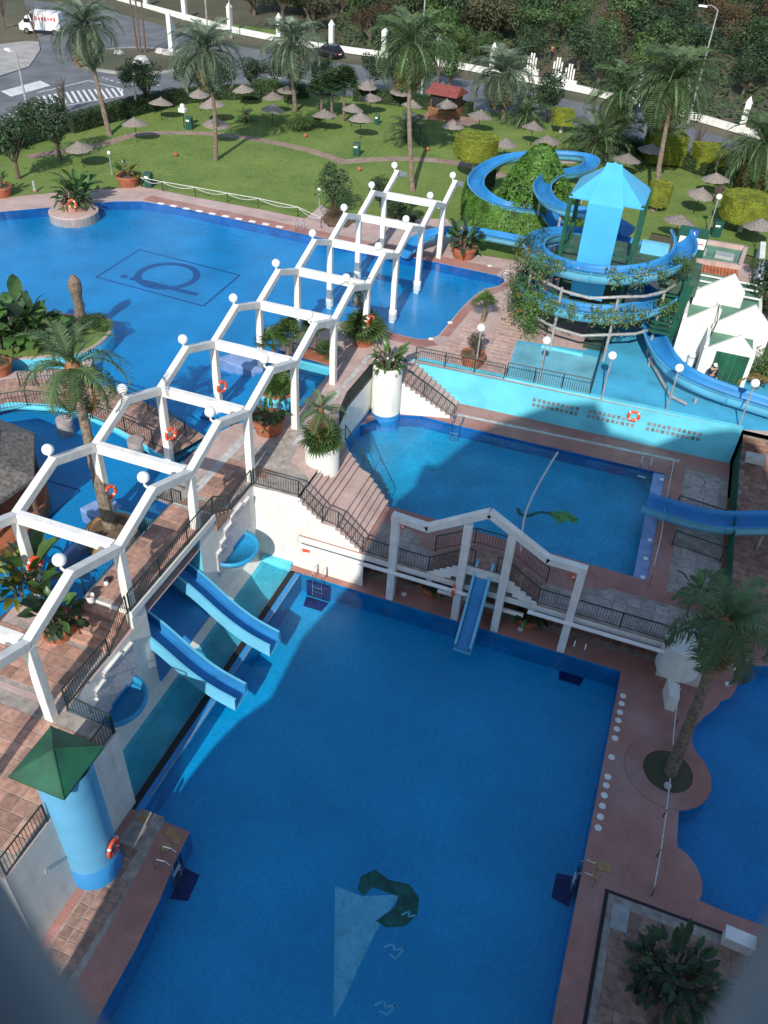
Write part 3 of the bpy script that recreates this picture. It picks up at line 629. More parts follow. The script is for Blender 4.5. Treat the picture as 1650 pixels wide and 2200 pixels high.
# hump of the bridge above the straight slide
hump = thing('slide_platform', 'small raised tiled platform with white stepped sides above the short blue slide', 'platform', (16.4,10.2,M))
PT = 3.35
MB().box(15.55,9.66,PT-.28, 17.35,11.2,PT).build('platform_slab', 'tile_brown', hump)
for s in (-1, 1):
    for i in range(6):
        z = PT-(PT-M)/6*(i+1)+.02; xa = 16.45+s*(.9+.29*i); xb = 16.45+s*(.9+.29*(i+1))
        MB().box(min(xa,xb),9.80,z-.30, max(xa,xb),11.2,z).build('step', 'tile_brown', hump)
        MB().box(min(xa,xb),9.64,z-.52, max(xa,xb),9.79,z+.05).build('stringer_step', 'white', hump)
MB().box(15.55,9.60,PT-.45, 17.35,9.655,PT+.02).build('fascia', 'white', hump)
MB().tube([(14.4,9.9,1.05),(18.6,9.9,1.05)], .12, 10).build('cross_tube', 'ring_white', hump)

# ================================================================== slides
def chute(name, path, w=.9, d=.42, m='slide_blue', rim='slide_cyan', n=8, smooth=True, flat=False, parent=None, label=None, cat='slide', nm2=True):
    """open flume along a centre line: U section with rolled rims; outer skin and inner bed are separate parts"""
    P = smoothline(path, n); m_ = len(P)
    sec = []
    if flat: sec = [(-w/2,d),(-w/2,.0),(w/2,.0),(w/2,d)]
    else:
        for i in range(11):
            t = pi*i/10; sec.append((-cos(t)*w/2, d*(1-sin(t))))
        sec = [(-w/2-.09,d-.03)]+sec+[(w/2+.09,d-.03)]
    out = [(x*1.0+(0 if abs(x) < 1e-3 else .035*(1 if x > 0 else -1)), z-.06) for x, z in sec]
    if flat: out = [(-w/2+.002,d+.002),(-w/2-.11,d),(-w/2-.13,-.14),(w/2+.13,-.14),(w/2+.11,d),(w/2-.002,d+.002)]
    inn, skin = MB(), MB(); k = len(sec); ko = len(out)
    for i in range(m_):
        dv = P[min(i+1,m_-1)]-P[max(i-1,0)]; h = Vector((dv.x,dv.y,0)).normalized(); r = Vector((h.y,-h.x,0))
        for x, z in sec: inn.v.append(tuple(P[i]+r*x+Vector((0,0,z))))
        for x, z in out: skin.v.append(tuple(P[i]+r*x+Vector((0,0,z))))
    for i in range(m_-1):
        for j in range(k-1): a = i*k+j; inn.f.append((a,a+1,a+k+1,a+k))
        for j in range(ko-1): a = i*ko+j; skin.f.append((a,a+ko,a+ko+1,a+1))
    for e in (0, m_-1):
        for j in range(k-1): pass
    root = parent
    if not flat:
        jm = MB(); st_ = 0.0
        for i in range(1, m_):
            st_ += (P[i]-P[i-1]).length
            if st_ > 2.3:
                st_ = 0.0; kk_ = len(jm.v); f_ = (P[i]-P[i-1]).normalized()*.05
                for sgn in (-1, 1):
                    for q in skin.v[i*k:(i+1)*k]:
                        w_ = Vector(q)-P[i]; jm.v.append(tuple(P[i]+w_*1.05+Vector((0,0,-.015))+f_*sgn))
                for j in range(k-1): jm.f.append((kk_+j, kk_+k+j, kk_+k+j+1, kk_+j+1))
        jm.build('joint_flanges', 'roof_blue', root)
    bed = inn.build('slide_bed', m, root, smooth=smooth and not flat); sk = skin.build('outer_shell', rim, root, smooth=smooth and not flat)
    return bed, sk
sA = thing('water_slide', 'short double-walled blue slide leaving the alcove nearer the white stair wall', 'slide', (6.5,4.1,0), 'slides out of the alcove')
chute('', [(3.0,4.15,3.75),(4.8,4.15,2.62),(6.3,4.15,1.42),(7.4,4.15,.78),(8.55,4.15,.42)], .80, .52, flat=True, parent=sA, n=5)
sB = thing('water_slide', 'short double-walled blue slide leaving the alcove nearer the shaded shell basin', 'slide', (6.5,1.0,0), 'slides out of the alcove')
chute('', [(3.0,.95,3.75),(4.8,.95,2.62),(6.3,.95,1.42),(7.4,.95,.78),(8.55,.95,.42)], .80, .52, flat=True, parent=sB, n=5)
sC = thing('water_slide', 'straight blue slide dropping from the bridge platform into the big pool', 'slide', (16.4,8.6,0))
chute('', [(16.42,10.0,PT-.02),(16.42,9.5,2.75),(16.40,8.7,1.25),(16.38,8.0,.2),(16.37,7.75,-.15)], .62, .28, flat=True, parent=sC, n=4)
# big spiral flume
HC, HR = Vector((16.9,33.9,0)), 4.5
path = []
for i in range(0, 53):
    t = radians(28 - i*15); z = 10.15 - i*15/360*2.42
    path.append((HC.x+HR*cos(t), HC.y+HR*sin(t), z))
path = path[:50]
path += [(20.54, 34.75, 6.00), (20.62, 33.05, 5.75), (21.11, 30.78, 5.50), (22.49, 28.16, 5.25), (24.74, 27.08, 5.05), (28.12, 26.70, 4.85), (31.6,26.2,4.7), (33.6,23.6,4.3), (33.0,20.7,3.8), (30.9,19.0,3.4), (28.6,18.25,3.15), (26.6,17.55,3.0), (24.8,17.55,2.85), (22.75,17.95,2.72)]
spiral = thing('spiral_slide', 'cyan spiral flume winding twice round the green tower and running out over the middle pool', 'slide', (17,33.9,U))
spiral_path = path
chute('', path, 1.15, .85, parent=spiral, n=3)
def strut(par, x, y, z0, z1, r=.09): MB().tube([(x,y,z0),(x,y,z1)], r, 8).build('support_post', 'galv', par)
for zc in (9.15, 6.72):
    ring = MB().tube([(HC.x+(HR+.15)*cos(radians(a)), HC.y+(HR+.15)*sin(radians(a)), zc-.42-(.0 if a > -90 else .3)) for a in range(-190, 11, 20)], .09, 8); ring.build('support_ring', 'galv', spiral)
for a in (-150,-112,-70,-30,10,150): strut(spiral, HC.x+(HR+.15)*cos(radians(a)), HC.y+(HR+.15)*sin(radians(a)), U, 8.6)
for (x, y, z) in ((21.2,30.2,5.2),(24.2,26.9,4.8),(27.8,25.9,4.5),(31.8,26.0,4.4),(33.3,22,3.9),(28.6,18.2,2.9)): strut(spiral, x, y, 2.0 if y < 25 else U, z)
MB().tube([(21.11, 30.38, 4.90), (22.77, 26.69, 4.75), (23.73, 26.15, 4.75)], .09, 8).build('support_beam', 'galv', spiral)
# garden flume
garden_path = [(17.6,37.6,9.35),(16.0,39.6,9.2), (14.34, 40.69, 9.00), (12.76, 41.10, 8.85), (11.19, 43.13, 8.70), (10.30, 46.40, 8.55), (10.62, 49.53, 8.40), (11.79, 51.79, 8.20), (12.51, 54.37, 8.00), (12.19, 57.43, 7.80), (10.41, 58.32, 7.60), (7.52, 57.55, 7.40), (5.29, 55.69, 7.20), (4.21, 52.57, 7.00), (4.40, 49.38, 6.85), (5.79, 47.21, 6.70), (7.72, 46.46, 6.50), (10.78, 47.13, 6.20), (12.9,42.6,6.05), (11.4,41.5,5.95), (8.6,41.8,5.8), (5.8,42.3,5.55), (3.9,41.7,5.3), (2.7,40.2,4.95), (2.35,38.5,4.66)]
gs = thing('garden_slide', 'blue winding flume round the ivy mound ending in the garden pool', 'slide', (8,48,U))
chute('', garden_path, 1.15, .6, parent=gs, n=5)
for i in (3,5,8,11,14,16,19,21):
    p = garden_path[i]; strut(gs, p[0], p[1], U, p[2]-.05)
# ================================================================== green slide tower
tw_ = thing('slide_tower', 'green steel slide tower with blue pyramid roof and long hanging blue panel', 'tower', (16.4,34.4,U))
TX0, TX1, TY0, TY1 = 14.3, 18.5, 32.4, 36.0
for x, y in ((TX0,TY0),(TX1,TY0),(TX0,TY1),(TX1,TY1)):
    MB().cbox((x,y,(U+13.1)/2), (.24,.24,13.1-U)).build('column', 'green_paint', tw_)
MB().box(TX0-.2,TY0-.4,9.0, TX1+2.6,TY1+1.2,9.14).build('platform', 'green_deck', tw_)
MB().box(TX0+.2,TY0,6.6, TX1,TY1,6.72).build('platform', 'green_deck', tw_)
apex = (16.25,34.2,14.75)
e = [(TX0-.1,TY0-.15,13.0),(TX1+.05,TY0-.15,13.0),(TX1+.05,36.1,13.0),(TX0-.1,36.1,13.0)]
MB().add([*e, apex, *[(x,y,12.93) for x, y, z in e]], [(0,1,4),(1,2,4),(2,3,4),(3,0,4),(5,6,1,0),(6,7,2,1),(7,8,3,2),(8,5,0,3),(8,7,6,5)]).build('roof', 'roof_blue', tw_)
px0, px1 = 15.45, 17.45
MB().add([(px0,31.75,13.0),(px1,31.75,13.0),(16.7,34.0,14.70),(15.8,34.0,14.70),(px0,31.75,12.9),(px1,31.75,12.9)], [(0,1,2,3),(4,5,1,0)]).build('roof_strip', 'roof_strip', tw_)
MB().box(px0,31.70,7.3, px1,31.80,12.95).build('hanging_panel', 'roof_blue', tw_)
for (p, q) in (((TX0,TY0,9.2),(TX0,TY1,9.2)),((TX0,TY0,10.0),(TX1,TY0,10.0)),((TX0,TY0,10.0),(TX0,TY1,10.0)),((TX1,TY0,U+.2),(TX0,TY0,7.0)),((TX0,TY0,U+.2),(TX1,TY0,7.0)),((TX0,TY0,8.8),(TX1,TY0,8.8)),((TX1,TY0,8.8),(TX1,TY1,8.8)),((TX0,TY0,6.55),(TX1,TY0,6.55))):
    MB().beam(p, q, .10, .12).build('brace', 'green_paint', tw_)
for i in range(13):
    MB().box(17.0,30.6+.28*i,U+.1+.17*i, 18.3,30.9+.28*i,U+.16+.17*i).build('stair_tread', 'green_deck', tw_)
# outer stair wing on the right of the tower
MB().box(TX1+2.0,TY0+.4,8.2, TX1+4.2,TY1-.2,9.2).build('stair_wing', 'green_deck', tw_)
for i in range(9): MB().box(TX1+2.1,TY0-1.6+.24*i,6.4+.2*i, TX1+3.4,TY0-1.3+.24*i,6.5+.2*i).build('stair_tread', 'green_paint', tw_)
MB().add([(21.77, 32.01, 4.50), (22.05, 32.15, 4.50), (22.45,31.5,9.4), (21.85,31.5,9.4)], [(0,1,2,3)]).build('stringer', 'green_paint', tw_)
MB().cbox((22.0,32.1,(U+9.6)/2), (.3,.3,9.6-U)).build('column', 'green_paint', tw_)
sb = MB().box(TX1+2.3,TY1+.6,9.2, TX1+4.1,TY1+.75,11.0).build('sign_panel', 'green_paint', tw_)
for x in (TX1+2.42, TX1+3.3): MB().box(x,TY1+.575,9.75, x+.74,TY1+.598,10.4).build('notice', 'ring_white', tw_)
for x in (TX1+2.55, TX1+3.45): MB().box(x,TY1+.571,10.02, x+.5,TY1+.574,10.10).build('notice_lettering', 'van_red', tw_)
MB().lathe((0,0,0), [(.01,0)], 3)
MB().cbox((TX1+3.22,TY1+.585,10.66), (.48,.02,.46)).build('notice', 'sign_blue', tw_)
MB().add([(TX1+3.14,TY1+.572,10.5),(TX1+3.34,TY1+.572,10.5),(TX1+3.2,TY1+.572,10.82)], [(0,1,2)]).build('notice_symbol', 'ring_white', tw_)
MB().box(TX1+.3,TY1-.2,9.15, TX1+2.0,TY1+.2,9.9).build('start_tub', 'slide_cyan', tw_)

# ================================================================== railings
def railing(label, pts, h=.95, m='rail', cat='railing', dense=.13, name='railing', br=.016, postw=.05):
    P = [Vector(p) for p in pts]; t = thing(name, label, cat, tuple(P[0]))
    MB().tube([p+Vector((0,0,h)) for p in P], .032, 6).build('handrail', m, t)
    MB().tube([p+Vector((0,0,.10)) for p in P], .02, 5).build('bottom_rail', m, t)
    bal = MB()
    for a, b in zip(P[:-1], P[1:]):
        L = (b-a).length; n = max(1, int(L/dense))
        for i in range(1, n):
            q = a+(b-a)*(i/n); bal.box(q.x-br/2,q.y-br/2,q.z+.10, q.x+br/2,q.y+br/2,q.z+h)
        k = max(1, round(L/1.9))
        for i in range(k):
            q = a+(b-a)*(i/k); MB().cbox((q.x,q.y,q.z+h/2), (postw,postw,h)).build('post', m, t)
    q = P[-1]; MB().cbox((q.x,q.y,q.z+h/2), (postw,postw,h)).build('post', m, t)
    if bal.v: stuff(bal.build('balusters', m, t))
    return t
railing('dark green railing on the pool side of the raised slide platform', [(4.77,-.3,5.45),(4.77,6.05,5.45)])
railing('dark green railing on the basin side of the raised slide platform', [(2.72,-.3,5.45),(2.72,6.05,5.45)])
railing('dark green railing climbing beside the tiled steps to the slide platform', [(4.72,-4.4,U),(4.72,-1.85,U),(4.72,-.42,5.42)])
railing('dark green railing along the terrace edge above the shaded shell basin', [(4.85,-4.52,U),(6.88,-4.68,U)])
railing('dark green railing between the round tower and the basin corner', [(6.88,-4.75,U),(6.88,-6.3,U)])
railing('dark railing on the white wall corner beside the round tower', [(6.9,-8.3,U),(6.9,-10.2,U)])
railing('dark green railing sloping down from the slide platform towards the white stair wall', [(4.74,6.15,5.42),(4.74,7.5,U),(4.74,9.62,U)])
railing('long dark railing on top of the white wall following the wide stairs down', [(4.8,9.76,U),(7.15,9.78,U),(8.4,9.78,3.42),(9.2,9.78,3.3),(10.5,9.78,M),(12.0,9.72,M)])
railing('dark railing rising to the slide platform on its left side', [(12.3,9.72,M),(13.85,9.72,M),(15.55,9.76,PT)])
railing('dark railing in two short bays across the slide platform', [(15.6,9.76,PT),(15.95,9.76,PT)])
railing('dark railing falling from the slide platform to the long terrace edge', [(17.0,9.76,PT),(17.35,9.76,PT),(19.1,9.74,M),(20.5,9.74,M)])
railing('long dark railing above the white gutter tube on the right of the bridge', [(20.85,9.74,M),(26.85,9.74,M)])
railing('dark railing arching over the pool side of the slide platform', [(13.7,11.28,M),(15.55,11.28,PT),(17.35,11.28,PT),(19.2,11.28,M)])
railing('dark railing beside the wide stairs on the middle pool side', [(7.35,15.05,U),(8.6,14.5,3.35),(10.2,13.75,M)], dense=.14)
railing('dark green railing along the walkway edge above the middle pool', [(6.5,16.3,U),(6.2,18.0,U),(6.3,22.4,U)], dense=.05)
railing('dark railing beside the narrow stairs behind the middle pool', [(8.0,22.0,U),(9.3,22.35,3.6),(11.1,22.9,M)])
railing('dark railing on top of the cyan wall near the terracotta bowl', [(8.0,24.5,U),(13.4,24.72,U)])
railing('dark green railing at the edge of the pale blue slab panel', [(13.5,24.88,U),(18.4,25.12,U)], h=1.05)
railing('dark green railing running back across the blue slab to the tower', [(18.42,25.15,U),(18.3,29.0,U),(18.2,32.0,U)], h=1.05, dense=.06)
railing('short dark railing across the paving on the far side of the long flume end', [(24.4,19.5,M),(26.85,19.2,M)])
railing('short dark railing across the paving on the near side of the long flume end', [(24.5,16.5,M),(26.85,16.2,M)])
railing('dark railing along the pool-facing side of the arched footbridge', [(-10.73, 9.25, 4.60), (-8.90, 10.64, 4.75), (-7.17, 11.07, 4.80), (-5.14, 11.02, 4.75), (-3.01, 10.76, 4.65), (0.53, 10.25, 4.50)], dense=.16)
railing('dark railing along the garden-facing side of the arched footbridge', [(-10.52, 12.07, 4.65), (-8.98, 13.05, 4.75), (-7.35, 13.30, 4.80), (-5.37, 13.42, 4.75), (-3.07, 12.97, 4.60), (-0.16, 11.85, 4.50)], dense=.16)
railing('dark railing beside the planter box between the pergola posts', [(1.2,21.75,U),(3.85,21.6,U)])
railing('dark green railing around the small basin beside the leaning palm', [(1.15,7.0,U),(2.62,6.85,U)])
railing('dark railing on the brick deck under the spiral slide', [(12.23, 33.11, 4.50), (13.41, 31.15, 4.50), (14.53, 31.20, 4.50)])
for lab, x, y0, y1, z0, z1 in (('tall dark green mesh fence between the middle terrace and the brick path', 27.1, 13.2, 25.0, M, M), ('tall dark green mesh fence on the outer side of the brick path', 30.3, 13.6, 25.4, 1.3, 3.0)):
    t = thing('mesh_fence', lab, 'fence', (x,y0,z0))
    for i in range(7):
        y = y0+(y1-y0)*i/6; z = z0+(z1-z0)*i/6; MB().cbox((x,y,z+.75), (.08,.08,1.5)).build('post', 'green_paint', t)
    g_ = MB()
    for i in range(130):
        y = y0+(y1-y0)*i/129; z = z0+(z1-z0)*i/129; g_.box(x-.012,y-.012,z, x+.012,y+.012,z+1.45)
    for k in range(8): g_.beam((x,y0,z0+.1+.19*k), (x,y1,z1+.1+.19*k), .03, .03)
    stuff(g_.build('mesh', 'green_paint', t))
# rope fence along the garden pool
t = thing('rope_fence', 'low white rope fence on thin posts between lawn and garden pool', 'fence', (-8,41.6,U))
rp = [(-22.74, 42.48, 4.50), (-20.68, 42.45, 4.50), (-17.65, 42.59, 4.50), (-14.62, 42.63, 4.50), (-11.91, 42.77, 4.50), (-8.23, 42.52, 4.50), (-5.60, 41.22, 4.50)]
for p in rp: MB().cbox((p[0],p[1],p[2]+.4), (.05,.05,.8)).build('post', 'rail', t)
for a, b in zip(rp[:-1], rp[1:]):
    a, b = Vector(a), Vector(b); MB().tube([a.lerp(b,k/6)+Vector((0,0,.78-.28*sin(pi*k/6))) for k in range(7)], .02, 5).build('rope', 'rope', t)
    MB().tube([a+Vector((0,0,.80)), b+Vector((0,0,.80))], .028, 5).build('top_rope', 'rope', t)
# ================================================================== footbridge, islands, bar
bp = [(-12.09, 10.08, 4.50), (-10.89, 11.53, 4.50), (-8.97, 12.17, 4.50), (-7.19, 12.59, 4.50), (-5.05, 12.47, 4.50), (-2.37, 11.86, 4.50), (0.31, 11.07, 4.50)]
bp = smoothline([(p[0],p[1],0) for p in bp], 5); fb = thing('footbridge', 'curved tiled footbridge with cyan sides crossing the upper pool', 'bridge', (-5,11.9,U))
L_, R_ = [], []
for i, p in enumerate(bp):
    d = (bp[min(i+1,len(bp)-1)]-bp[max(i-1,0)]).normalized(); n_ = Vector((-d.y,d.x,0))*1.28; a_ = .30*sin(pi*min(1,max(0,i/(len(bp)-1)))); L_.append((p.x+n_.x,p.y+n_.y,U+.03+a_)); R_.append((p.x-n_.x,p.y-n_.y,U+.03+a_))
k = len(bp)
MB().add(L_+R_, [(i,k+i,k+i+1,i+1) for i in range(k-1)]).build('deck', 'grout', fb)
tl = MB()
for i in range(k-1):
    for c in range(6):
        f = lambda s, j: Vector(L_[j]).lerp(Vector(R_[j]), s)
        s0, s1 = c/6+.012, (c+1)/6-.012
        for h0, h1 in ((.03,.47),(.53,.97)):
            q4 = []
            for sx, sy in ((s0,h0),(s0,h1),(s1,h1),(s1,h0)): q4.append(tuple(f(sx,i).lerp(f(sx,i+1),sy)+Vector((0,0,.015))))
            MB().add(q4[::-1] if False else q4, [(3,2,1,0)]).build('tile', 'tile', fb)
for S_, sg in ((L_, 1), (R_, -1)):
    MB().add([(x,y,z+.01) for x, y, z in S_]+[(x,y,z-.42) for x, y, z in S_], [(i,i+1,k+i+1,k+i) for i in range(k-1)]).build('side_beam', 'cyan', fb)
MB().add([(x,y,z-.42) for x, y, z in L_]+[(x,y,z-.42) for x, y, z in R_], [(i,i+1,k+i+1,k+i) for i in range(k-1)]).build('soffit', 'slab_blue', fb)
for p in ((-6.50, 10.42, 4.30), (-2.16, 10.34, 4.30)): MB().lathe((p[0],p[1],U-1.3), [(.42,0),(.42,1.55)], 18).build('pier', 'tile_grey', fb)
# planted island
isl = [(-14.45, 12.19, 4.85), (-13.18, 13.66, 4.85), (-11.35, 14.95, 4.85), (-9.99, 16.09, 4.85), (-9.42, 17.29, 4.85), (-9.63, 19.11, 4.85), (-10.45, 20.39, 4.85), (-11.51, 20.70, 4.85), (-13.25, 20.05, 4.85), (-15.89, 19.45, 4.85), (-19.58, 17.97, 4.85)]
isl = [(p.x, p.y) for p in smoothline([(p[0],p[1],0) for p in isl], 4)]
io = tag(thing('planted_island', 'kidney shaped planted island with cyan sides in the upper pool', 'island', (-12,19,U)), 'kidney shaped planted island with cyan sides in the upper pool', 'island')
cen = Vector((sum(p[0] for p in isl)/len(isl), sum(p[1] for p in isl)/len(isl)))
inner = [tuple(cen+(Vector(p)-cen)*.93) for p in isl]
MB().prism(isl, U-1.3, U+.30).build('side_wall', 'cyan', io)
MB().prism(isl, U+.302, U+.38, [inner]).build('coping', 'paver_pale', io)
MB().prism(inner, U+.2, U+.33).build('planting_bed', 'grass', io)
# low deck strip in front of island (left)
struct(MB().prism([(p[0],p[1]) for p in ((-13.32, 10.47, 4.60), (-14.68, 11.99, 4.60), (-11.47, 13.81, 4.60), (-9.57, 15.01, 4.60), (-9.20, 16.67, 4.60), (-8.33, 15.03, 4.60), (-9.08, 12.74, 4.60), (-10.85, 12.27, 4.60))], U-1.3, U+.06).build('island_deck', 'paver_pale'))
# thatched bar roof and its platform
bar = thing('thatched_bar', 'grey thatched bar roof over a rounded pink platform at the pool', 'bar', (-7.23, 3.61, 4.50))
bc = Vector((-7.08, 2.61, 6.70)); 
for r0, r1, z0, z1, nm in ((4.6,3.0,2.2,2.9,'lower_thatch'),(3.1,.3,2.95,4.3,'upper_thatch')):
    b_ = MB(); n_ = 8
    for r, z in ((r0,z0-.18),(r0,z0),(r1,z1)):
        for i in range(n_): a_ = 2*pi*(i+.35)/n_; b_.v.append((bc.x+r*cos(a_), bc.y+r*sin(a_), U+z))
    for j in range(2):
        for i in range(n_): b_.f.append((j*n_+i, j*n_+(i+1)%n_, (j+1)*n_+(i+1)%n_, (j+1)*n_+i))
    b_.f.append(tuple(range(n_))[::-1]); b_.f.append(tuple(range(2*n_,3*n_))); b_.build(nm, 'thatch_roof', bar)
for i in range(8): a_ = 2*pi*(i+.35)/8; MB().tube([(bc.x+4.3*cos(a_),bc.y+4.3*sin(a_),U-.9),(bc.x+4.3*cos(a_),bc.y+4.3*sin(a_),U+2.2)], .12, 8).build('post', 'wood_dark', bar)
MB().lathe((bc.x,bc.y,U-1.3), [(4.4,0),(4.4,1.32),(4.3,1.38)], 40).build('platform', 'terracotta', bar)
MB().lathe((bc.x,bc.y,U), [(2.4,0),(2.4,1.05)], 24).build('counter', 'wood_dark', bar)
# round planters and basins near the platform
pl = thing('palm_planter', 'round brown planter holding the leaning palm between small basins', 'planter', (.75,4.1,U))
MB().lathe((.75,4.1,U-1.3), [(1.15,0),(1.15,1.55),(1.0,1.6),(.95,1.5)], 24).build('wall', 'tile_gold', pl); MB().lathe((.75,4.1,U), [(.98,.1),(.9,.24)], 20).build('earth', 'earth', pl)
bs = thing('kids_basin', 'small bright blue basin wall beside the palm planter', 'basin', (1.6,2.4,U))
MB().box(.1,5.3,U-1.3, 2.55,5.5,U+.12).build('wall', 'cyan', bs); MB().box(-.3,1.6,U-1.3, -.1,5.5,U+.10).build('wall', 'strip_blue', bs)
tg = tag(MB().prism([(p[0],p[1]) for p in ((-1.50, 4.88, 4.50), (-1.27, 5.53, 4.50), (-0.67, 6.11, 4.50), (0.11, 5.78, 4.50), (0.17, 4.90, 4.50), (-0.55, 4.69, 4.50))], U-1.3, U+.08).build('pool_tongue', 'strip_blue'), 'pale lilac tongue of paving in the pool beside the leaning palm', 'ledge')
tg2 = tag(MB().prism([(p[0],p[1]) for p in ((-2.67, 19.71, 4.50), (-2.20, 20.56, 4.50), (-0.41, 20.68, 4.50), (0.27, 19.62, 4.50), (-0.09, 19.16, 4.50))], U-1.3, U+.05).build('pool_tongue', 'strip_blue'), 'pale lilac paved ledge in the pool beside the pergola palms', 'ledge')
cd = thing('cyan_planter', 'round cyan walled planter with green fans under the pergola', 'planter', (2.1,17.8,U))
MB().lathe((2.15,17.8,U-1.3), [(1.05,0),(1.05,1.5)], 26, cap=False).build('wall', 'cyan', cd); MB().lathe((2.15,17.8,U), [(1.06,.17),(1.06,.28),(.9,.28),(.9,.1)], 26, cap=False).build('rim', 'terracotta', cd); MB().lathe((2.15,17.8,U), [(.95,0),(.9,.15)], 20).build('earth', 'earth', cd)
cwall = tag(MB().box(1.2,21.45,U-1.3, 3.9,21.62,U-.002).build('basin_wall', 'cyan'), 'cyan basin wall under the planter box railing', 'wall')
pbx = tag(MB().box(1.6,21.95,U, 3.6,22.5,U+.45).build('planter_box', 'terracotta', bevel=.02), 'long terracotta planter box behind a railing under the pergola', 'planter')
# white planter drums at the stairs
for lab, x, y in (('big white round planter drum at the head of the wide stairs', 6.95, 13.0), ('big white round planter drum at the far end of the walkway rail', 7.2, 21.75)):
    t = thing('planter_drum', lab, 'planter', (x,y,M-1.1)); MB().lathe((x,y,M-1.1), [(.86,0),(.86,4.35),(.84,4.40),(.72,4.40),(.70,4.25)], 48, cap=False).build('wall', 'white_wall', t, smooth=True); MB().lathe((x,y,M+3.0), [(.73,.1),(.6,.2)], 20).build('earth', 'earth', t)
    if y < 15: MB().lathe((x,y,M-1.1), [(.865,0),(.875,.2)], 32, cap=False)
    MB().lathe((x,y,M-1.1), [(.875,0),(.875,1.35)], 32, cap=False).build('blue_foot', 'paint_blue', t) if y > 15 else None
# ================================================================== shell basins and stepped mosaics on the slide wall
for lab, y0, z0, ya, yb in (('half round cyan basin in the sun on the white slide wall', 7.35, 2.35, 5.9, 9.2), ('half round blue basin in the shade on the slide wall', -2.2, 2.2, -3.9, -.7)):
    t = thing('shell_basin', lab, 'basin', (4.8,y0,z0)); r = 1.3
    b_ = MB(); n_ = 18; rings = [(r,0.0),(r,.16),(r-.14,.16),(r-.2,-.12),(0.02,-.18)]
    for rr, dz in rings:
        for i in range(n_+1): a_ = -pi/2+pi*i/n_; b_.v.append((4.81+rr*cos(a_)*.95, y0+rr*sin(a_), z0+dz))
    for j in range(len(rings)-1):
        for i in range(n_): b_.f.append((j*(n_+1)+i, j*(n_+1)+i+1, (j+1)*(n_+1)+i+1, (j+1)*(n_+1)+i))
    b_.build('bowl', 'basin_blue', t, smooth=True)
    c_ = MB()
    for rr, dz in ((r,0.0),(r*.7,-.45),(.25,-.75)):
        for i in range(n_+1): a_ = -pi/2+pi*i/n_; c_.v.append((4.81+rr*cos(a_)*.95, y0+rr*sin(a_), z0+dz))
    for j in range(2):
        for i in range(n_): c_.f.append((j*(n_+1)+i, (j+1)*(n_+1)+i, (j+1)*(n_+1)+i+1, j*(n_+1)+i+1))
    c_.build('underside', 'slide_cyan', t, smooth=True)
    w_ = MB(); pts = [(4.83+(r-.17)*cos(-pi/2+pi*i/n_)*.95, y0+(r-.17)*sin(-pi/2+pi*i/n_)) for i in range(n_+1)]; w_.sheet(pts, z0+.02).build('water', 'water_calm', t)
    MB().box(4.805,y0-1.25,z0-.1, 4.86,y0+1.25,z0+.55).build('back_panel', 'paint_blue', t)
    dec = thing('mosaic_panel', 'stepped stone mosaic cladding behind the %s basin' % ('sunlit' if y0 > 0 else 'shaded'), 'cladding', (4.82,y0,z0))
    stp = [(ya,.0,.9),(ya+.35,.15,1.25),(ya+.8,.5,1.7),(ya+1.4,.75,2.05),(ya+2.0,.75,2.05),(ya+2.5,.6,1.9)]
    for (yy, za, zb_), y2 in zip(stp, [s[0] for s in stp[1:]]+[min(yb,ya+3.2)]):
        MB().box(4.802,yy,z0+za-.55, 4.88,y2-.006,min(z0+zb_, U-.1)).build('stone', 'mosaic', dec); MB().beam((4.87,yy,min(z0+zb_,U-.1)), (4.87,y2,min(z0+zb_,U-.1)), .14, .07).build('ledge', 'white', dec)
# ================================================================== round tower with green roof
rtw = thing('round_tower', 'round pale blue tower with square green hipped roof beside the lower pool', 'tower', (7.1,-7.3,0))
MB().lathe((7.1,-7.3,0), [(.88,1.15),(.88,6.3)], 48, cap=False).build('drum', 'tower_blue', rtw, smooth=True)
MB().lathe((7.1,-7.3,0), [(.895,.0),(.895,1.15),(.87,1.16)], 48, cap=False).build('dado', 'paint_blue', rtw, smooth=True)
e = [(6.95-1.0,-7.3-1.0,6.42),(6.95+1.0,-7.3-1.0,6.42),(6.95+1.0,-7.3+1.0,6.42),(6.95-1.0,-7.3+1.0,6.42)]
MB().add([*e,(6.95,-7.3,7.05),*[(x,y,6.34) for x,y,z in e]], [(0,1,4),(1,2,4),(2,3,4),(3,0,4),(5,6,1,0),(6,7,2,1),(7,8,3,2),(8,5,0,3),(8,7,6,5)]).build('roof', 'green_roof', rtw)
for a, b in zip(e, e[1:]+e[:1]): MB().tube([a,(6.95,-7.3,7.06)], .03, 6).build('hip', 'green_roof', rtw)
MB().lathe((6.98,-9.0,2.6), [(.06,0),(.10,.08),(.02,.2)], 12).build('floodlight', 'steel', rtw)
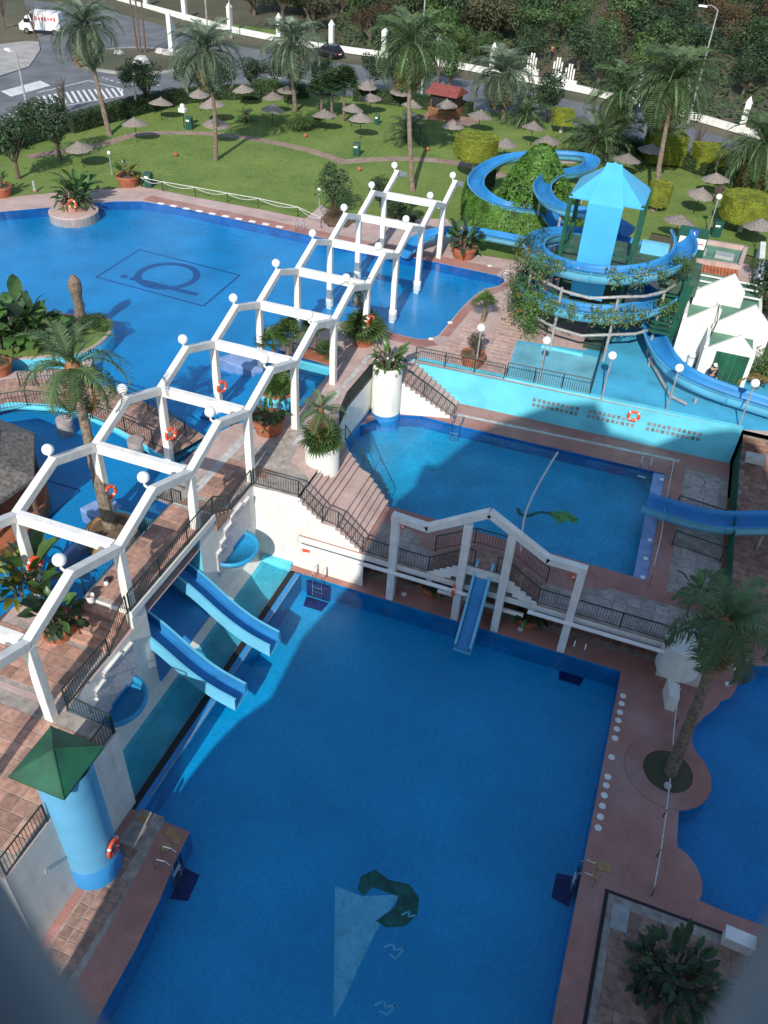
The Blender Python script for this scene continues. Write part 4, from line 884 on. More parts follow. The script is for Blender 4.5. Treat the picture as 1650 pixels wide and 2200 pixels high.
# ================================================================== life rings, lamps, ladders, discs
def ring_mesh(m, a0, a1, R=.29, r=.085, n=16):
    b = MB(); k = 8
    for i in range(n+1):
        a = a0+(a1-a0)*i/n
        for j in range(k): t = 2*pi*j/k; b.v.append(((R+r*cos(t))*cos(a), r*.8*sin(t), (R+r*cos(t))*sin(a)))
    for i in range(n):
        for j in range(k): b.f.append((i*k+j, (i+1)*k+j, (i+1)*k+(j+1)%k, i*k+(j+1)%k))
    return b
RO = mesh_of(ring_mesh('o', 0, 2*pi, n=28), 'ring_body', 'orange', True)
RB = [mesh_of(ring_mesh('w', a-.09, a+.09, .29, .092, 4), 'white_band', 'ring_white', True) for a in (pi/4, 3*pi/4, 5*pi/4, 7*pi/4)]
def lifering(label, p, rz=0, tilt=0, s=1.0):
    t = thing('life_ring', label, 'life ring', p, 'life rings'); t.rotation_euler = (tilt, 0, rz); t.scale = (s,)*3
    o = inst(RO, 'ring_body', t, p)
    for b in RB: c = bpy.data.objects.new('white_band', b); COL.objects.link(c); c.parent = o
    return t
lifering('orange life ring on the pink planter in the garden pool', (-23.94, 34.85, 5.25), .2)
lifering('orange life ring on a pergola post beside the pool steps', (.28,15.0,5.9), pi/2-.3)
lifering('orange life ring on a pergola post at the end of the footbridge', (.28,10.0,6.0), pi/2-.3)
lifering('orange life ring on the pergola post behind the leaning palm', (.28,5.0,6.0), pi/2-.3)
lifering('orange life ring on the pergola post behind the yellow leaved plants', (.28,0.0,6.0), pi/2-.3)
lifering('orange life ring on the pergola post at the garden pool corner', (4.82,25.0,6.2), pi/2-.3)
lifering('faded orange life ring leaning on the railing beside the terracotta bowl', (11.30, 24.81, 4.20), .05)
lifering('orange life ring hanging on the cyan wall between the pierced brick strips', (21.1,24.90,3.95), .03)
lifering('red life ring lying behind the first post of the zigzag frame', (11.48, 12.25, 2.50), .2, -.6)
lifering('red life ring behind the last post of the zigzag frame', (20.49, 12.17, 2.50), .2, -.6)
lifering('orange life ring on the frame post left of the straight slide', (15.28,9.4,1.9), pi/2)
lifering('orange life ring on the round pale blue tower', (8.09,-7.2,1.85), -1.47)
lifering('red life ring tied to the base of the white drum under the palm', (26.09, 10.11, 1.20), .2, -.5)
def globe_lamp(label, p, h=2.6, r=.24):
    t = thing('globe_lamp', label, 'lamp', p, 'globe lamps on poles'); x, y, z = p
    MB().tube([(x,y,z),(x,y,z+h)], .045, 8).build('pole', 'galv', t); MB().lathe((x,y,z), [(.10,0),(.10,.06),(.05,.09)], 10).build('foot', 'galv', t); MB().lathe((x,y,z+h), [(.06,-.04),(.12,.02)], 10).build('collar', 'galv', t); MB().sphere((x,y,z+h+.22), r, 18, 10).build('globe', 'globe', t, smooth=True)
globe_lamp('white globe lamp on a thin pole above the terracotta bowl', (11.61, 24.93, 4.50))
globe_lamp('white globe lamp on a thin pole at the pale slab panel', (15.41, 25.08, 4.50))
globe_lamp('white globe lamp on a thin pole at the middle of the blue slab edge', (19.12, 24.97, 4.50))
globe_lamp('white globe lamp on a thin pole where the flume bends past the hut', (22.72, 25.20, 4.50))
globe_lamp('white globe lamp on a thin pole at the corner of the cyan wall', (26.67, 25.32, 4.50))
globe_lamp('white globe lamp on a pole beside the yellow green drum topiary', (23.12, 54.86, 4.50), 2.9)
globe_lamp('small globe lamp on a dark post beside the round garden tree', (-7.30, 44.68, 4.50), 1.5, .15)
globe_lamp('small globe lamp at the pink planter corner of the lawn', (-26.71, 43.95, 4.50), 1.6, .15)
def ladder(label, p, rz, drop=1.0, pad=True):
    t = thing('pool_ladder', label, 'ladder', p, 'pool ladders'); x, y, z = p; ca, sa = cos(rz), sin(rz)
    L = lambda a, b, c: (x+a*ca-b*sa, y+a*sa+b*ca, z+c)
    for s in (-.25, .25): MB().tube([L(s,-.55,0),L(s,-.55,.55),L(s,-.40,.78),L(s,-.1,.80),L(s,.08,.60),L(s,.10,-drop)], .022, 8).build('rail', 'steel', t)
    for k in range(3): MB().box(*L(-.25,.06,-.25-.28*k)[:2], z-.27-.28*k, *L(.25,.14,0)[:2], z-.23-.28*k).build('rung', 'steel', t)
    if pad:
        q = MB(); q.add([L(-.62,.012,-.03),L(.62,.012,-.03),L(.62,.012,-1.1),L(-.62,.012,-1.1)], [(0,1,2,3)]); q.add([L(-.62,.02,-1.18),L(.62,.02,-1.18),L(.5,.7,-1.185),L(-.5,.7,-1.185)], [(0,1,2,3)]); q.build('blue_pad', 'ladder_blue', t)
ladder('steel ladder at the corner between white wall and big pool', (8.48, 9.04, 0.00), pi)
ladder('steel ladder at the far right corner of the big pool', (21.44, 9.45, 0.00), pi)
ladder('steel ladder on the tiled dock below the round tower', (9.62,-6.3,0), -pi/2+.1)
ladder('steel ladder on the red walkway beside the drain grid', (23.42,-1.1,0), pi/2)
ladder('steel ladder under the narrow stairs at the middle pool', (11.54, 21.86, 2.20), pi, pad=False)
ladder('steel ladder at the far right corner of the middle pool', (22.40, 22.17, 2.20), pi, pad=False)
ladder('steel ladder at the rope end of the garden pool', (-6.83, 39.80, 4.50), pi+.1, pad=False)
ladder('steel ladder at the rounded corner of the garden pool', (9.9,38.0,U), pi/2, pad=False)
DISC = MB().lathe((0,0,0), [(.14,0),(.14,.012),(.10,.022)], 16); DISC = mesh_of(DISC, 'disc', 'ring_white')
def disc(label, p, grp, s=1.0):
    o = inst(DISC, 'round_light', None, p, scale=s); tag(o, label, 'light', grp)
for y in (7.9,7.45,6.95,6.48,6.0,5.5,4.5,3.5,3.08,2.6,2.1,1.6,1.1): disc('white round disc light in the row along the red walkway edge', (23.78,y,.005), 'disc lights in the walkway row')
for p in ((18.6,10.0,.005),(12.7,10.0,.005),(10.0,10.0,.005)): disc('white round disc light on the shaded deck under the bridge', p, 'disc lights under the bridge')
for px, py in ((1422,1030),(1414,1064),(1396,1160),(1387,1200),(1381,1240)): disc('white round disc light on the pale blue strip of the middle pool', [(23.45, 22.02, 2.15), (23.42, 20.46, 2.15), (23.43, 16.50, 2.15), (23.40, 14.99, 2.15), (23.43, 13.57, 2.15)][[1422,1414,1396,1387,1381].index(px)], 'disc lights on the pool strip', .85)
for p in ((28.93, 12.32, 0.00), (28.17, 10.46, 0.01), (28.52, 11.48, 0.00)): disc('white round disc light beside the scalloped pool edge', p, 'disc lights at the scalloped pool')
for p in ((8.41, 30.24, 4.51), (7.97, 27.56, 4.51), (8.39, 40.31, 4.51), (1.13, 38.26, 4.51)): disc('white round disc light on the border of the garden pool', p, 'disc lights at the garden pool', 1.2)
mk = mesh_of(MB().cbox((0,0,.012), (.55,.34,.024)), 'pad', 'ring_white')
for i in range(10):
    p = Vector((-19.26, 39.83, 4.50)).lerp(Vector((-8.58, 39.85, 4.50)), i/9); o = inst(mk, 'edge_pad', None, (p.x,p.y+.05,U+.006)); tag(o, 'small white pad on the edge of the garden pool', 'pad', 'white pads along the garden pool edge')
# hose across the middle pool, pole and hose on the red walkway
tag(MB().tube(smoothline([(17.58, 22.10, 2.18), (17.33, 19.99, 2.12), (17.15, 17.86, 2.12), (17.12, 16.14, 2.12), (17.28, 14.60, 2.12), (17.57, 12.94, 2.18)], 6), .055, 8).build('pool_hose', 'rope'), 'pale ribbed hose floating across the middle pool', 'hose')
t = thing('post_rope', 'white rope on low dark stakes along the red walkway', 'rope', (26.17, -0.32, 0.00))
for pts in ([(26.07, 8.96, 0.45), (26.01, 7.56, 0.40), (26.05, 5.78, 0.42)], [(26.10, 4.08, 0.45), (26.11, 2.62, 0.40), (26.08, 0.85, 0.42), (26.01, -0.70, 0.42)]): MB().tube(smoothline(pts, 5), .025, 6).build('rope', 'rope', t)
for p in ((26.07, 8.73, 0.00), (26.10, 7.13, 0.00), (26.08, 2.54, -0.00), (26.04, 0.78, 0.00), (26.00, -0.85, 0.00)): MB().tube([p,(p[0]+.02,p[1]+.02,.48)], .022, 6).build('stake', 'rail', t)
t = thing('post_rope', 'white rope strung on thin stakes along the right edge of the middle pool', 'rope', (23.91, 17.04, 2.20))
MB().tube([(23.80, 22.85, 3.10), (23.77, 18.50, 3.05), (23.83, 15.95, 3.05), (23.73, 13.49, 3.10)], .02, 6).build('rope', 'rope', t)
for p in ((23.84, 23.07, 2.20), (23.85, 19.46, 2.20), (23.86, 16.44, 2.20), (23.76, 12.91, 2.20), (25.55, 21.53, 2.20)): MB().tube([p,(p[0],p[1],M+.9)], .024, 6).build('stake', 'steel', t)
# drain grids, skimmer boxes
tag(MB().prism([(24.75,-1.6),(25.35,-1.6),(25.35,-2.55),(24.75,-2.55)], .02, .05).build('drain_grid', 'grey_box'), 'pale rectangular drain grid on the tiles beside the red walkway', 'drain grid')
cb_ = thing('white_cabinet', 'small white cabinet on the shaded tiles behind the dark plant', 'cabinet', (28.97, -1.49, 0.00)); p = Vector((28.97, -1.49, 0.00)); MB().cbox((p.x,p.y,.28), (.95,.45,.56), -.05).build('body', 'ring_white', cb_, bevel=.02); MB().cbox((p.x,p.y,.585), (1.0,.5,.04), -.05).build('lid', 'ring_white', cb_)
# white half drum at the end of the bridge under the palm and its wall
wd = thing('white_drum', 'white rounded drum ending the bridge wall under the right palm', 'wall', (25.9,9.9,0)); MB().lathe((25.7,9.75,.9), [(.95,0),(.95,1.7),(.9,1.75)], 28).build('drum', 'white_wall', wd); MB().prism([(25.4,8.9),(25.95,8.7),(26.0,7.9),(25.6,7.9)], 0, .9).build('foot', 'white_wall', wd); MB().box(25.0,9.7,0, 26.9,10.6,.9).build('base', 'white_wall', wd)
# red hydrant by the white wall, paint bucket, small items on the platform
hy_ = thing('hydrant', 'small red hydrant at the foot of the sunlit white wall', 'hydrant', (7.55,9.85,1.1)); MB().tube([(7.4,9.62,1.35),(7.75,9.62,1.35)], .07, 8).build('body', 'orange', hy_); MB().lathe((7.5,9.62,1.3), [(.10,0),(.10,.18),(.03,.24)], 10).build('cap', 'orange', hy_)
bu = thing('bucket', 'white bucket with yellow contents at the top of the tiled steps', 'bucket', (3.10, -0.46, 5.45)); p = (3.10, -0.46, 5.45); MB().lathe(p, [(.13,0),(.17,.34),(.155,.34),(.12,.02)], 16).build('shell', 'ring_white', bu); MB().lathe(p, [(.14,.2),(.02,.24)], 12).build('paint', 'tile_gold', bu)
bg_ = thing('bag', 'small black and white bag lying on the slide platform', 'bag', (3.06, 0.70, 5.45)); p = (3.06, 0.70, 5.45); MB().sphere((p[0],p[1],p[2]+.1), .15, 10, 6).build('body', 'dark', bg_, smooth=True); MB().sphere((p[0]+.05,p[1]-.16,p[2]+.08), .10, 10, 6).build('pouch', 'ring_white', bg_, smooth=True)

# ================================================================== garden setting
LG = [(-35.37, 27.40, 4.50), (-31.85, 32.69, 4.50), (-30.91, 34.76, 4.50), (-29.58, 36.48, 4.50), (-27.76, 38.25, 4.50), (-25.82, 39.97, 4.50), (-24.54, 41.08, 4.50), (-23.04, 42.58, 4.50), (-22.41, 42.67, 4.50), (-17.59, 42.49, 4.50), (-11.60, 42.58, 4.50), (-7.56, 42.42, 4.50), (-7.69, 45.94, 4.50), (-5.74, 44.34, 4.50), (-3.70, 43.36, 4.50), (-2.07, 45.39, 4.50), (2.70, 47.96, 4.50), (6.45, 41.84, 4.50), (9.99, 42.21, 4.50), (9.96, 46.25, 4.50), (13.0,41.5), (18.5,42.5), (18.77, 53.11, 4.50), (22.52, 52.87, 4.50), (27.94, 51.52, 4.50), (36.09, 48.24, 4.50), (37.64, 66.84, 4.50), (29.80, 69.28, 4.50), (27.70, 71.03, 4.50), (19.97, 75.47, 4.50), (12.10, 81.07, 4.50), (5.10, 82.67, 4.50), (-5.80, 82.68, 4.50), (-16.94, 81.67, 4.50), (-24.51, 77.28, 4.50), (-30.98, 73.59, 4.50), (-34.12, 68.67, 4.50), (-36.57, 61.53, 4.50), (-39.32, 52.84, 4.50), (-40.11, 44.53, 4.50), (-40.57, 30.26, 4.50)]
LG = [(p[0], p[1]) for p in LG]
lawn = struct(MB().sheet(LG, U+.03).build('lawn', 'grass'))
def path_strip(pts, w, z, m, name):
    P = smoothline([(p[0],p[1],0) for p in pts], 6); a, b = [], []
    for i, p in enumerate(P):
        d = (P[min(i+1,len(P)-1)]-P[max(i-1,0)]).normalized(); n_ = Vector((-d.y,d.x,0))*w/2; a.append((p.x+n_.x,p.y+n_.y,z)); b.append((p.x-n_.x,p.y-n_.y,z))
    k = len(P); return struct(MB().add(a+b, [(i,k+i,k+i+1,i+1) for i in range(k-1)]).build(name, m))
path_strip([(-35.76, 44.23, 4.50), (-34.06, 47.28, 4.50), (-32.25, 51.18, 4.50), (-31.55, 54.78, 4.50), (-28.82, 57.16, 4.50), (-25.08, 58.86, 4.50), (-20.73, 59.46, 4.50), (-15.99, 59.09, 4.50), (-12.63, 58.19, 4.50), (-9.96, 56.99, 4.50)], 1.25, U+.036, 'stone_path', 'garden_path')
path_strip([(-10.39, 57.22, 4.50), (-8.98, 58.68, 4.50), (-6.40, 60.67, 4.50), (-3.09, 62.10, 4.50), (0.12, 62.33, 4.50), (3.13, 61.39, 4.50), (6.22, 59.71, 4.50)], 1.35, U+.040, 'stone_path', 'garden_path')
# grass blades near the pool so that the lawn has depth
gb = MB(); rg = random.Random(3)
for i in range(26000):
    px = None
    x, y = rg.uniform(-34, 26), rg.uniform(40.5, 74)
    if not inside((x,y), LG): continue
    a = rg.uniform(0, pi); h = rg.uniform(.04,.11); w = .05; dx, dy = cos(a)*w, sin(a)*w; lx, ly = rg.uniform(-.04,.04), rg.uniform(-.04,.04)
    gb.add([(x-dx,y-dy,U+.03),(x+dx,y+dy,U+.03),(x+lx,y+ly,U+.03+h)], [(0,1,2)])
stuff(gb.build('grass_tufts', 'lawn_blade'))
bpatch = struct(MB().sheet([(p[0],p[1]) for p in ((-6.41, 43.04, 4.50), (-6.53, 44.74, 4.50), (-5.48, 45.68, 4.50), (-3.75, 44.48, 4.50), (-3.82, 42.18, 4.50), (-5.19, 41.66, 4.50))], U+.05).build('flower_bed', 'earth'))
# road, pavements, wall
road = struct(MB().sheet([(p[0],p[1]) for p in ((-70.30, 107.73, 4.50), (-60.42, 104.03, 4.50), (-44.05, 97.66, 4.50), (-32.52, 95.85, 4.50), (-22.55, 96.16, 4.50), (-9.81, 96.47, 4.50), (5.25, 93.39, 4.50), (17.26, 89.71, 4.50), (27.55, 84.04, 4.50), (40.55, 76.72, 4.50), (39.01, 61.57, 4.50), (27.74, 68.14, 4.50), (18.65, 74.70, 4.50), (8.02, 81.06, 4.50), (-5.34, 81.11, 4.50), (-16.55, 80.67, 4.50), (-25.42, 79.23, 4.50), (-32.17, 73.56, 4.50), (-34.98, 68.13, 4.50), (-36.48, 60.54, 4.50), (-39.10, 51.13, 4.50), (-38.08, 43.34, 4.50), (-39.02, 28.76, 4.50), (-59.92, 48.94, 4.50), (-57.85, 67.00, 4.50), (-58.27, 72.43, 4.50), (-62.69, 80.52, 4.50), (-66.46, 84.96, 4.50), (-79.15, 98.60, 4.50), (-99.72, 121.90, 4.50), (-93.35, 127.77, 4.50))], U-.06).build('road', 'asphalt'))
struct(MB().sheet([(p[0],p[1]) for p in ((-59.92, 48.94, 4.50), (-57.41, 66.48, 4.50), (-57.72, 71.92, 4.50), (-62.27, 79.80, 4.50), (-65.54, 83.78, 4.50), (-67.03, 83.42, 4.50), (-68.53, 79.78, 4.50), (-73.40, 61.97, 4.50))], U+.02).build('pavement', 'pavement'))
farp = [(-90.82, 123.07, 4.50), (-71.20, 109.05, 4.50), (-61.20, 105.26, 4.50), (-44.80, 99.03, 4.50), (-33.12, 97.15, 4.50), (-23.04, 97.44, 4.50), (-10.18, 97.72, 4.50), (5.04, 94.54, 4.50), (17.14, 90.99, 4.50), (27.54, 85.18, 4.50), (40.68, 78.00, 4.50)]
farw = [(-92.17, 128.86, 4.50), (-75.19, 115.52, 4.50), (-65.54, 112.10, 4.50), (-47.93, 104.81, 4.50), (-35.40, 102.07, 4.50), (-24.80, 101.99, 4.50), (-11.31, 101.62, 4.50), (4.39, 98.14, 4.50), (16.90, 93.61, 4.50), (27.51, 87.50, 4.50), (40.88, 79.98, 4.50)]
struct(MB().add([(p[0],p[1],U+.06) for p in farp]+[(p[0],p[1],U+.06) for p in farw], [(i,i+1,12+i-1,11+i) for i in range(10)]).build('pavement', 'pavement'))
# crossing stripes
stp = mesh_of(MB().cbox((0,0,.004), (.26,2.6,.008)), 'stripe', 'road_paint')
for i in range(17):
    a = Vector((-51.77, 60.83, 4.50)).lerp(Vector((-51.35, 66.56, 4.50)), i/16); inst(stp, 'painted_stripe', road, (a.x,a.y,U-.052), (0,0,1.1))
for i in range(15):
    p = Vector((-47.12, 60.35, 4.50)).lerp(Vector((-42.23, 68.01, 4.50)), i/14); L = 3.2+1.6*sin(pi*i/14)
    MB().cbox((p.x,p.y,U-.045), (L,.26,.008), 2.35).build('painted_stripe', 'road_paint', road)
ribbon([(-49.39, 62.86, 4.50), (-48.09, 70.31, 4.50), (-42.76, 69.16, 4.50), (-41.03, 66.60, 4.50), (-44.91, 57.15, 4.50)], .16, U-.05, 'road_paint', road, 'painted_line')
for i in range(8):
    p = Vector((-44.93, 51.88, 4.50)).lerp(Vector((-45.90, 59.55, 4.50)), i/7); MB().cbox((p.x,p.y,U-.045), (2.4,.28,.008), .5).build('painted_stripe', 'road_paint', road)
for pts in ([(-40.55, 77.28, 4.50), (-34.64, 82.70, 4.50), (-24.18, 84.60, 4.50), (-12.32, 85.16, 4.50)], [(-47.70, 72.47, 4.50), (-45.11, 71.50, 4.50), (-42.07, 71.67, 4.50), (-39.88, 73.12, 4.50)]):
    P = smoothline([(p[0],p[1],0) for p in pts], 6)
    for p, q in zip(P[::2], P[1::2]): MB().beam((p.x,p.y,U-.05), (q.x,q.y,U-.05), .14, .01).build('painted_line', 'road_paint', road)
rc = Vector((-49.05, 81.92, 4.50)); 
ri = struct(MB().lathe((rc.x,rc.y,U-.06), [(7.4,0),(7.4,.18),(7.0,.2)], 40).build('roundabout_island', 'pavement')); MB().lathe((rc.x,rc.y,U-.06), [(6.7,.2),(5,.32),(.1,.4)], 36).build('gravel_bed', 'dry_ground', ri)
mon = thing('monument', 'tall white triangular slab monument on the roundabout', 'monument', (-47.34, 87.06, 4.50)); p = Vector((-47.05, 86.59, 4.50)); q = Vector((-49.20, 93.90, 4.50))
dv = (q-p).normalized(); nr_ = Vector((-dv.y,dv.x,0))*.25
pr = [p, p+dv*2.6, p+dv*2.2+Vector((0,0,3.0)), p+dv*.1+Vector((0,0,5.0))]
MB().add([tuple(a-nr_) for a in pr]+[tuple(a+nr_) for a in pr], [(3,2,1,0),(4,5,6,7),(0,1,5,4),(1,2,6,5),(2,3,7,6),(3,0,4,7)]).build('slab', 'white_wall', mon)
MB().cbox((p.x+dv.x,p.y+dv.y,U+.25), (4.2,1.6,.5), atan2(dv.y,dv.x)).build('plinth', 'kerb_pale', mon)
for k, (dx, dy) in enumerate(((-1.5,-1.0),(-2.6,.3),(-3.4,-1.8),(-.6,-2.2))):
    pass
for lab, px in (('pale boulder at the foot of the dry palms on the roundabout', 0), ('low grey boulder beside the white monument', 1), ('flat pale boulder at the edge of the roundabout gravel', 2)):
    pp = [(-47.23, 80.06, 4.50), (-48.46, 86.27, 4.50), (-52.46, 82.77, 4.50)][px]; b_ = MB(); rr_ = random.Random(px)
    b_.sphere((pp[0],pp[1],U+.4), [1.1,.7,.6][px], 9, 6); b_.v = [(x+rr_.uniform(-.15,.15), y+rr_.uniform(-.15,.15), (z-U)*.75+U) for x, y, z in b_.v]
    tag(b_.build('boulder', 'kerb_pale'), lab, 'boulder')
# white boundary wall with posts
for i in range(len(farw)-1):
    pass
bwall = thing('boundary_wall', 'low white wall with pointed posts along the far side of the road', 'wall', farw[4])
for a, b in zip(farw[:-1], farw[1:]):
    a, b = Vector(a), Vector(b); MB().beam((a.x,a.y,U+.38), (b.x,b.y,U+.38), .35, .76).build('wall_run', 'white_wall', bwall)
def wpost(p, h=3.1, w=.62): 
    x, y, z = p; MB().cbox((x,y,U+h/2), (w,w,h)).add([(x-w*.6,y-w*.6,U+h),(x+w*.6,y-w*.6,U+h),(x+w*.6,y+w*.6,U+h),(x-w*.6,y+w*.6,U+h),(x,y,U+h+.7)], [(0,1,4),(1,2,4),(2,3,4),(3,0,4),(3,2,1,0)]).build('wall_post', 'white_wall', bwall)
for p in ((-68.21, 113.60, 4.50), (-58.54, 109.24, 4.50), (-48.53, 105.21, 4.50), (-39.04, 102.10, 4.50), (-31.05, 102.23, 4.50), (-23.40, 102.63, 4.50), (-15.21, 101.54, 4.50), (-7.60, 100.99, 4.50), (11.89, 96.35, 4.50), (17.53, 93.77, 4.50), (24.48, 89.57, 4.50)): wpost(p)
gt = thing('gate_screens', 'white pierced ornamental gate screens at the park entrance', 'gate', (1.16, 100.83, 4.50))
for px in ((-2.97, 104.12, 4.50), (0.63, 103.46, 4.50), (2.76, 100.44, 4.50)):
    for k in range(4):
        MB().cbox((px[0]+.34*k-.55,px[1],U+1.4-.25*abs(k-1.5)), (.2,.15,2.8-.5*abs(k-1.5))).build('bar', 'white_wall', gt)
    MB().cbox((px[0],px[1],U+.35), (2.1,.5,.7)).build('base', 'white_wall', gt)
struct(MB().sheet([(p[0],p[1]) for p in ((-3.44, 100.73, 4.50), (4.03, 98.46, 4.50), (-0.23, 119.73, 4.50), (-7.22, 140.40, 4.50), (-13.73, 170.00, 4.50), (-14.75, 169.14, 4.50), (-8.92, 139.10, 4.50), (-5.05, 116.33, 4.50))], U+.03).build('park_path', 'earth'))
# ================================================================== plants
def frond_mesh(L, droop, wid, m, seed, nl=26, up0=.35):
    b = MB(); r = random.Random(seed); pts = []; n = 12; x = z = 0.0; a = up0
    for i in range(n+1):
        pts.append((x, z)); x += L/n*cos(a); z += L/n*sin(a); a -= droop/n*(1+i/n)
    def pos(t): f = t*n; i = min(int(f), n-1); f -= i; return (pts[i][0]+(pts[i+1][0]-pts[i][0])*f, pts[i][1]+(pts[i+1][1]-pts[i][1])*f)
    for i in range(n):
        w0, w1 = .035*(1-i/n)+.008, .035*(1-(i+1)/n)+.008; (x0,z0), (x1,z1) = pts[i], pts[i+1]
        b.add([(x0,-w0,z0),(x0,w0,z0),(x1,w1,z1),(x1,-w1,z1)], [(0,1,2,3)])
    for i in range(nl):
        t = .10+.88*i/(nl-1); x0, z0 = pos(t); x1, z1 = pos(min(1, t+.02)); l = wid*(sin(pi*min(1,(t*.85+.15)))**.6+.12)*r.uniform(.85,1.1)
        for s in (-1, 1):
            fw = r.uniform(.45,.75)*l; dz = -r.uniform(.15,.45)*l; hw = .0085+.004*r.random()
            e = (x0+fw, s*l*.85, z0+dz+ .12*l); mid_ = (x0+fw*.5, s*l*.5, z0+.10*l)
            b.add([(x0-hw,0,z0),(x0+hw,0,z0),(mid_[0]+hw,mid_[1],mid_[2]),(mid_[0]-hw,mid_[1],mid_[2]),e], [(0,1,2,3),(3,2,4)])
    return mesh_of(b, 'frond', m)
FR = {k: [frond_mesh(1.0, d, .24, k, i, up0=u) for i, (d, u) in enumerate(((1.2,.5),(1.6,.4),(2.0,.2)))] for k in ('frond', 'frond_grey', 'frond_dry')}
def palm(label, base, top, L=3.0, n=46, r0=.26, kind='frond', dry=7, seed=0, lean=None, group='palms', r1=None):
    L *= 1.22 if L > 2 else 1; rr = random.Random(seed); base, top = Vector(base), Vector(top); t = thing('palm_tree', label, 'palm', tuple(base), group)
    mid_ = base.lerp(top, .5)+Vector((rr.uniform(-.25,.25), rr.uniform(-.25,.25), 0))
    P = smoothline([base-Vector((0,0,.3)), mid_, top], 10); r1 = r1 or r0*.62; rad = []
    for i in range(len(P)):
        f = i/(len(P)-1); rad.append((r0+(r1-r0)*min(1,f*1.3))*(1+(.05 if i % 2 else -.05))+(.16*r0*(1-f*8) if f < .12 else 0)+(r1*.45*(f-.86)/.14 if f > .86 else 0))
    MB().tube(P, rad, 12).build('trunk', 'palm_trunk', t)
    hd = MB(); hd.lathe((top.x,top.y,top.z-.55), [(r1*1.2,0),(r1*1.9,.35),(r1*1.7,.7),(r1*.6,1.0)], 12).build('leaf_base', 'wood', t)
    for i in range(n):
        f = i/(n-1); az = i*2.39996+rr.uniform(-.2,.2); el = radians(78-118*f**.85)+rr.uniform(-.12,.12)
        k = kind; 
        if f > 1-dry/n: k = 'frond_dry'
        me = FR[k][0 if f < .3 else (1 if f < .7 else 2)]; s = L*rr.uniform(.85,1.1)*(.75+.25*min(1,f*3))
        inst(me, 'frond', t, (top.x+cos(az)*r1*.6, top.y+sin(az)*r1*.6, top.z+.25-.35*f), (rr.uniform(-.3,.3), -el+.35, az), (s,s,s))
    return t
PT_ = lambda b, h: (b[0], b[1], b[2]+h)
palm('tall palm beside the hedge corner, its trunk curving towards the roundabout', (-33.50, 53.42, 4.50), (-35.63, 54.91, 13.20), 3.6, 48, .27, 'frond_grey', 5, 1)
palm('slim tall palm standing alone in the open lawn near the green bin', (-20.92, 51.76, 4.50), (-21.19, 51.86, 13.40), 3.3, 44, .23, 'frond_grey', 4, 2)
palm('palm with a full grey green crown beside the clipped bushes', (-21.76, 70.82, 4.50), (-21.74, 70.36, 11.00), 3.6, 50, .27, 'frond_grey', 3, 3)
palm('tall palm with arching yellowing fronds between lawn and pergola', (-1.92, 52.76, 4.50), (-4.62, 57.56, 14.80), 3.7, 48, .26, 'frond', 7, 4)
palm('shorter palm with hanging dry skirt beside the wooden kiosk', (-0.40, 79.29, 4.50), (-1.28, 80.17, 9.00), 3.7, 52, .34, 'frond_grey', 8, 5)
palm('palm behind the blue tower roof leaning towards the street', (12.27, 69.33, 4.50), (12.36, 72.92, 10.40), 3.7, 50, .26, 'frond', 6, 6)
palm('tallest palm with orange fruit stalks leaning over the right garden', (18.27, 58.24, 4.50), (17.22, 63.83, 13.60), 4.2, 54, .26, 'frond', 5, 7)
palm('palm behind the yellow green drum topiary at the garden edge', (25.96, 67.86, 4.50), (25.91, 66.76, 8.90), 4.0, 50, .28, 'frond', 6, 8)
palm('near palm leaning out of the round planter by the small basins', (.75,4.1,U), (-1.76, 6.60, 10.90), 2.4, 24, .30, 'frond', 3, 9, r1=.2)
palm('dark shaded palm growing from the round bed in the red walkway', (26.16, 4.65, 0.00), (26.21, 6.83, 6.80), 2.35, 28, .27, 'frond', 2, 10, r1=.19)
palm('low bushy palm with long arching fronds behind the ivy mound', (11.09, 70.32, 4.50), PT_((11.09, 70.32, 4.50), 1.6), 4.0, 40, .35, 'frond', 3, 11)
palm('young short palm casting a feathery shadow on the lawn', (-7.08, 66.14, 4.50), PT_((-7.08, 66.14, 4.50), .9), 2.6, 30, .22, 'frond', 2, 12)
palm('low palm clump at the foot of the kiosk palm', (1.85, 79.39, 4.50), PT_((1.85, 79.39, 4.50), .8), 3.2, 34, .25, 'frond', 3, 13)
palm('small palm at the parasols beside the round bush', (-24.50, 64.46, 4.50), PT_((-24.50, 64.46, 4.50), .4), 1.5, 22, .18, 'frond', 2, 14)
# topped palm stump on the island
stt = thing('palm_stump', 'topped palm trunk without fronds standing on the island', 'palm', (-12.07, 19.59, 4.85)); sp = Vector((-11.97, 19.50, 4.85)); MB().tube([sp-Vector((0,0,.2)), sp+Vector((0,0,.9)), sp+Vector((0,0,1.7)), sp+Vector((0,0,2.2)), sp+Vector((.03,0,2.7)), sp+Vector((0,0,3.05))], [.33,.30,.30,.40,.36,.10], 12).build('trunk', 'palm_trunk', stt)
# round bed of the right palm
rb_ = thing('round_bed', 'round planting bed edged with red ribbed tiles in the lower walkway', 'planter', (26.05,4.7,0)); MB().lathe((26.05,4.7,-.2), [(1.72,0),(1.72,.235),(1.0,.235),(1.0,.1)], 40, cap=False).build('tile_ring', 'ribbed', rb_); MB().lathe((26.05,4.7,0), [(1.0,.01),(.6,.05),(.05,.06)], 24).build('grass_bed', 'park_floor', rb_); MB().sphere((26.1,3.95,.10), .16, 10, 6).build('stone', 'kerb_pale', rb_)
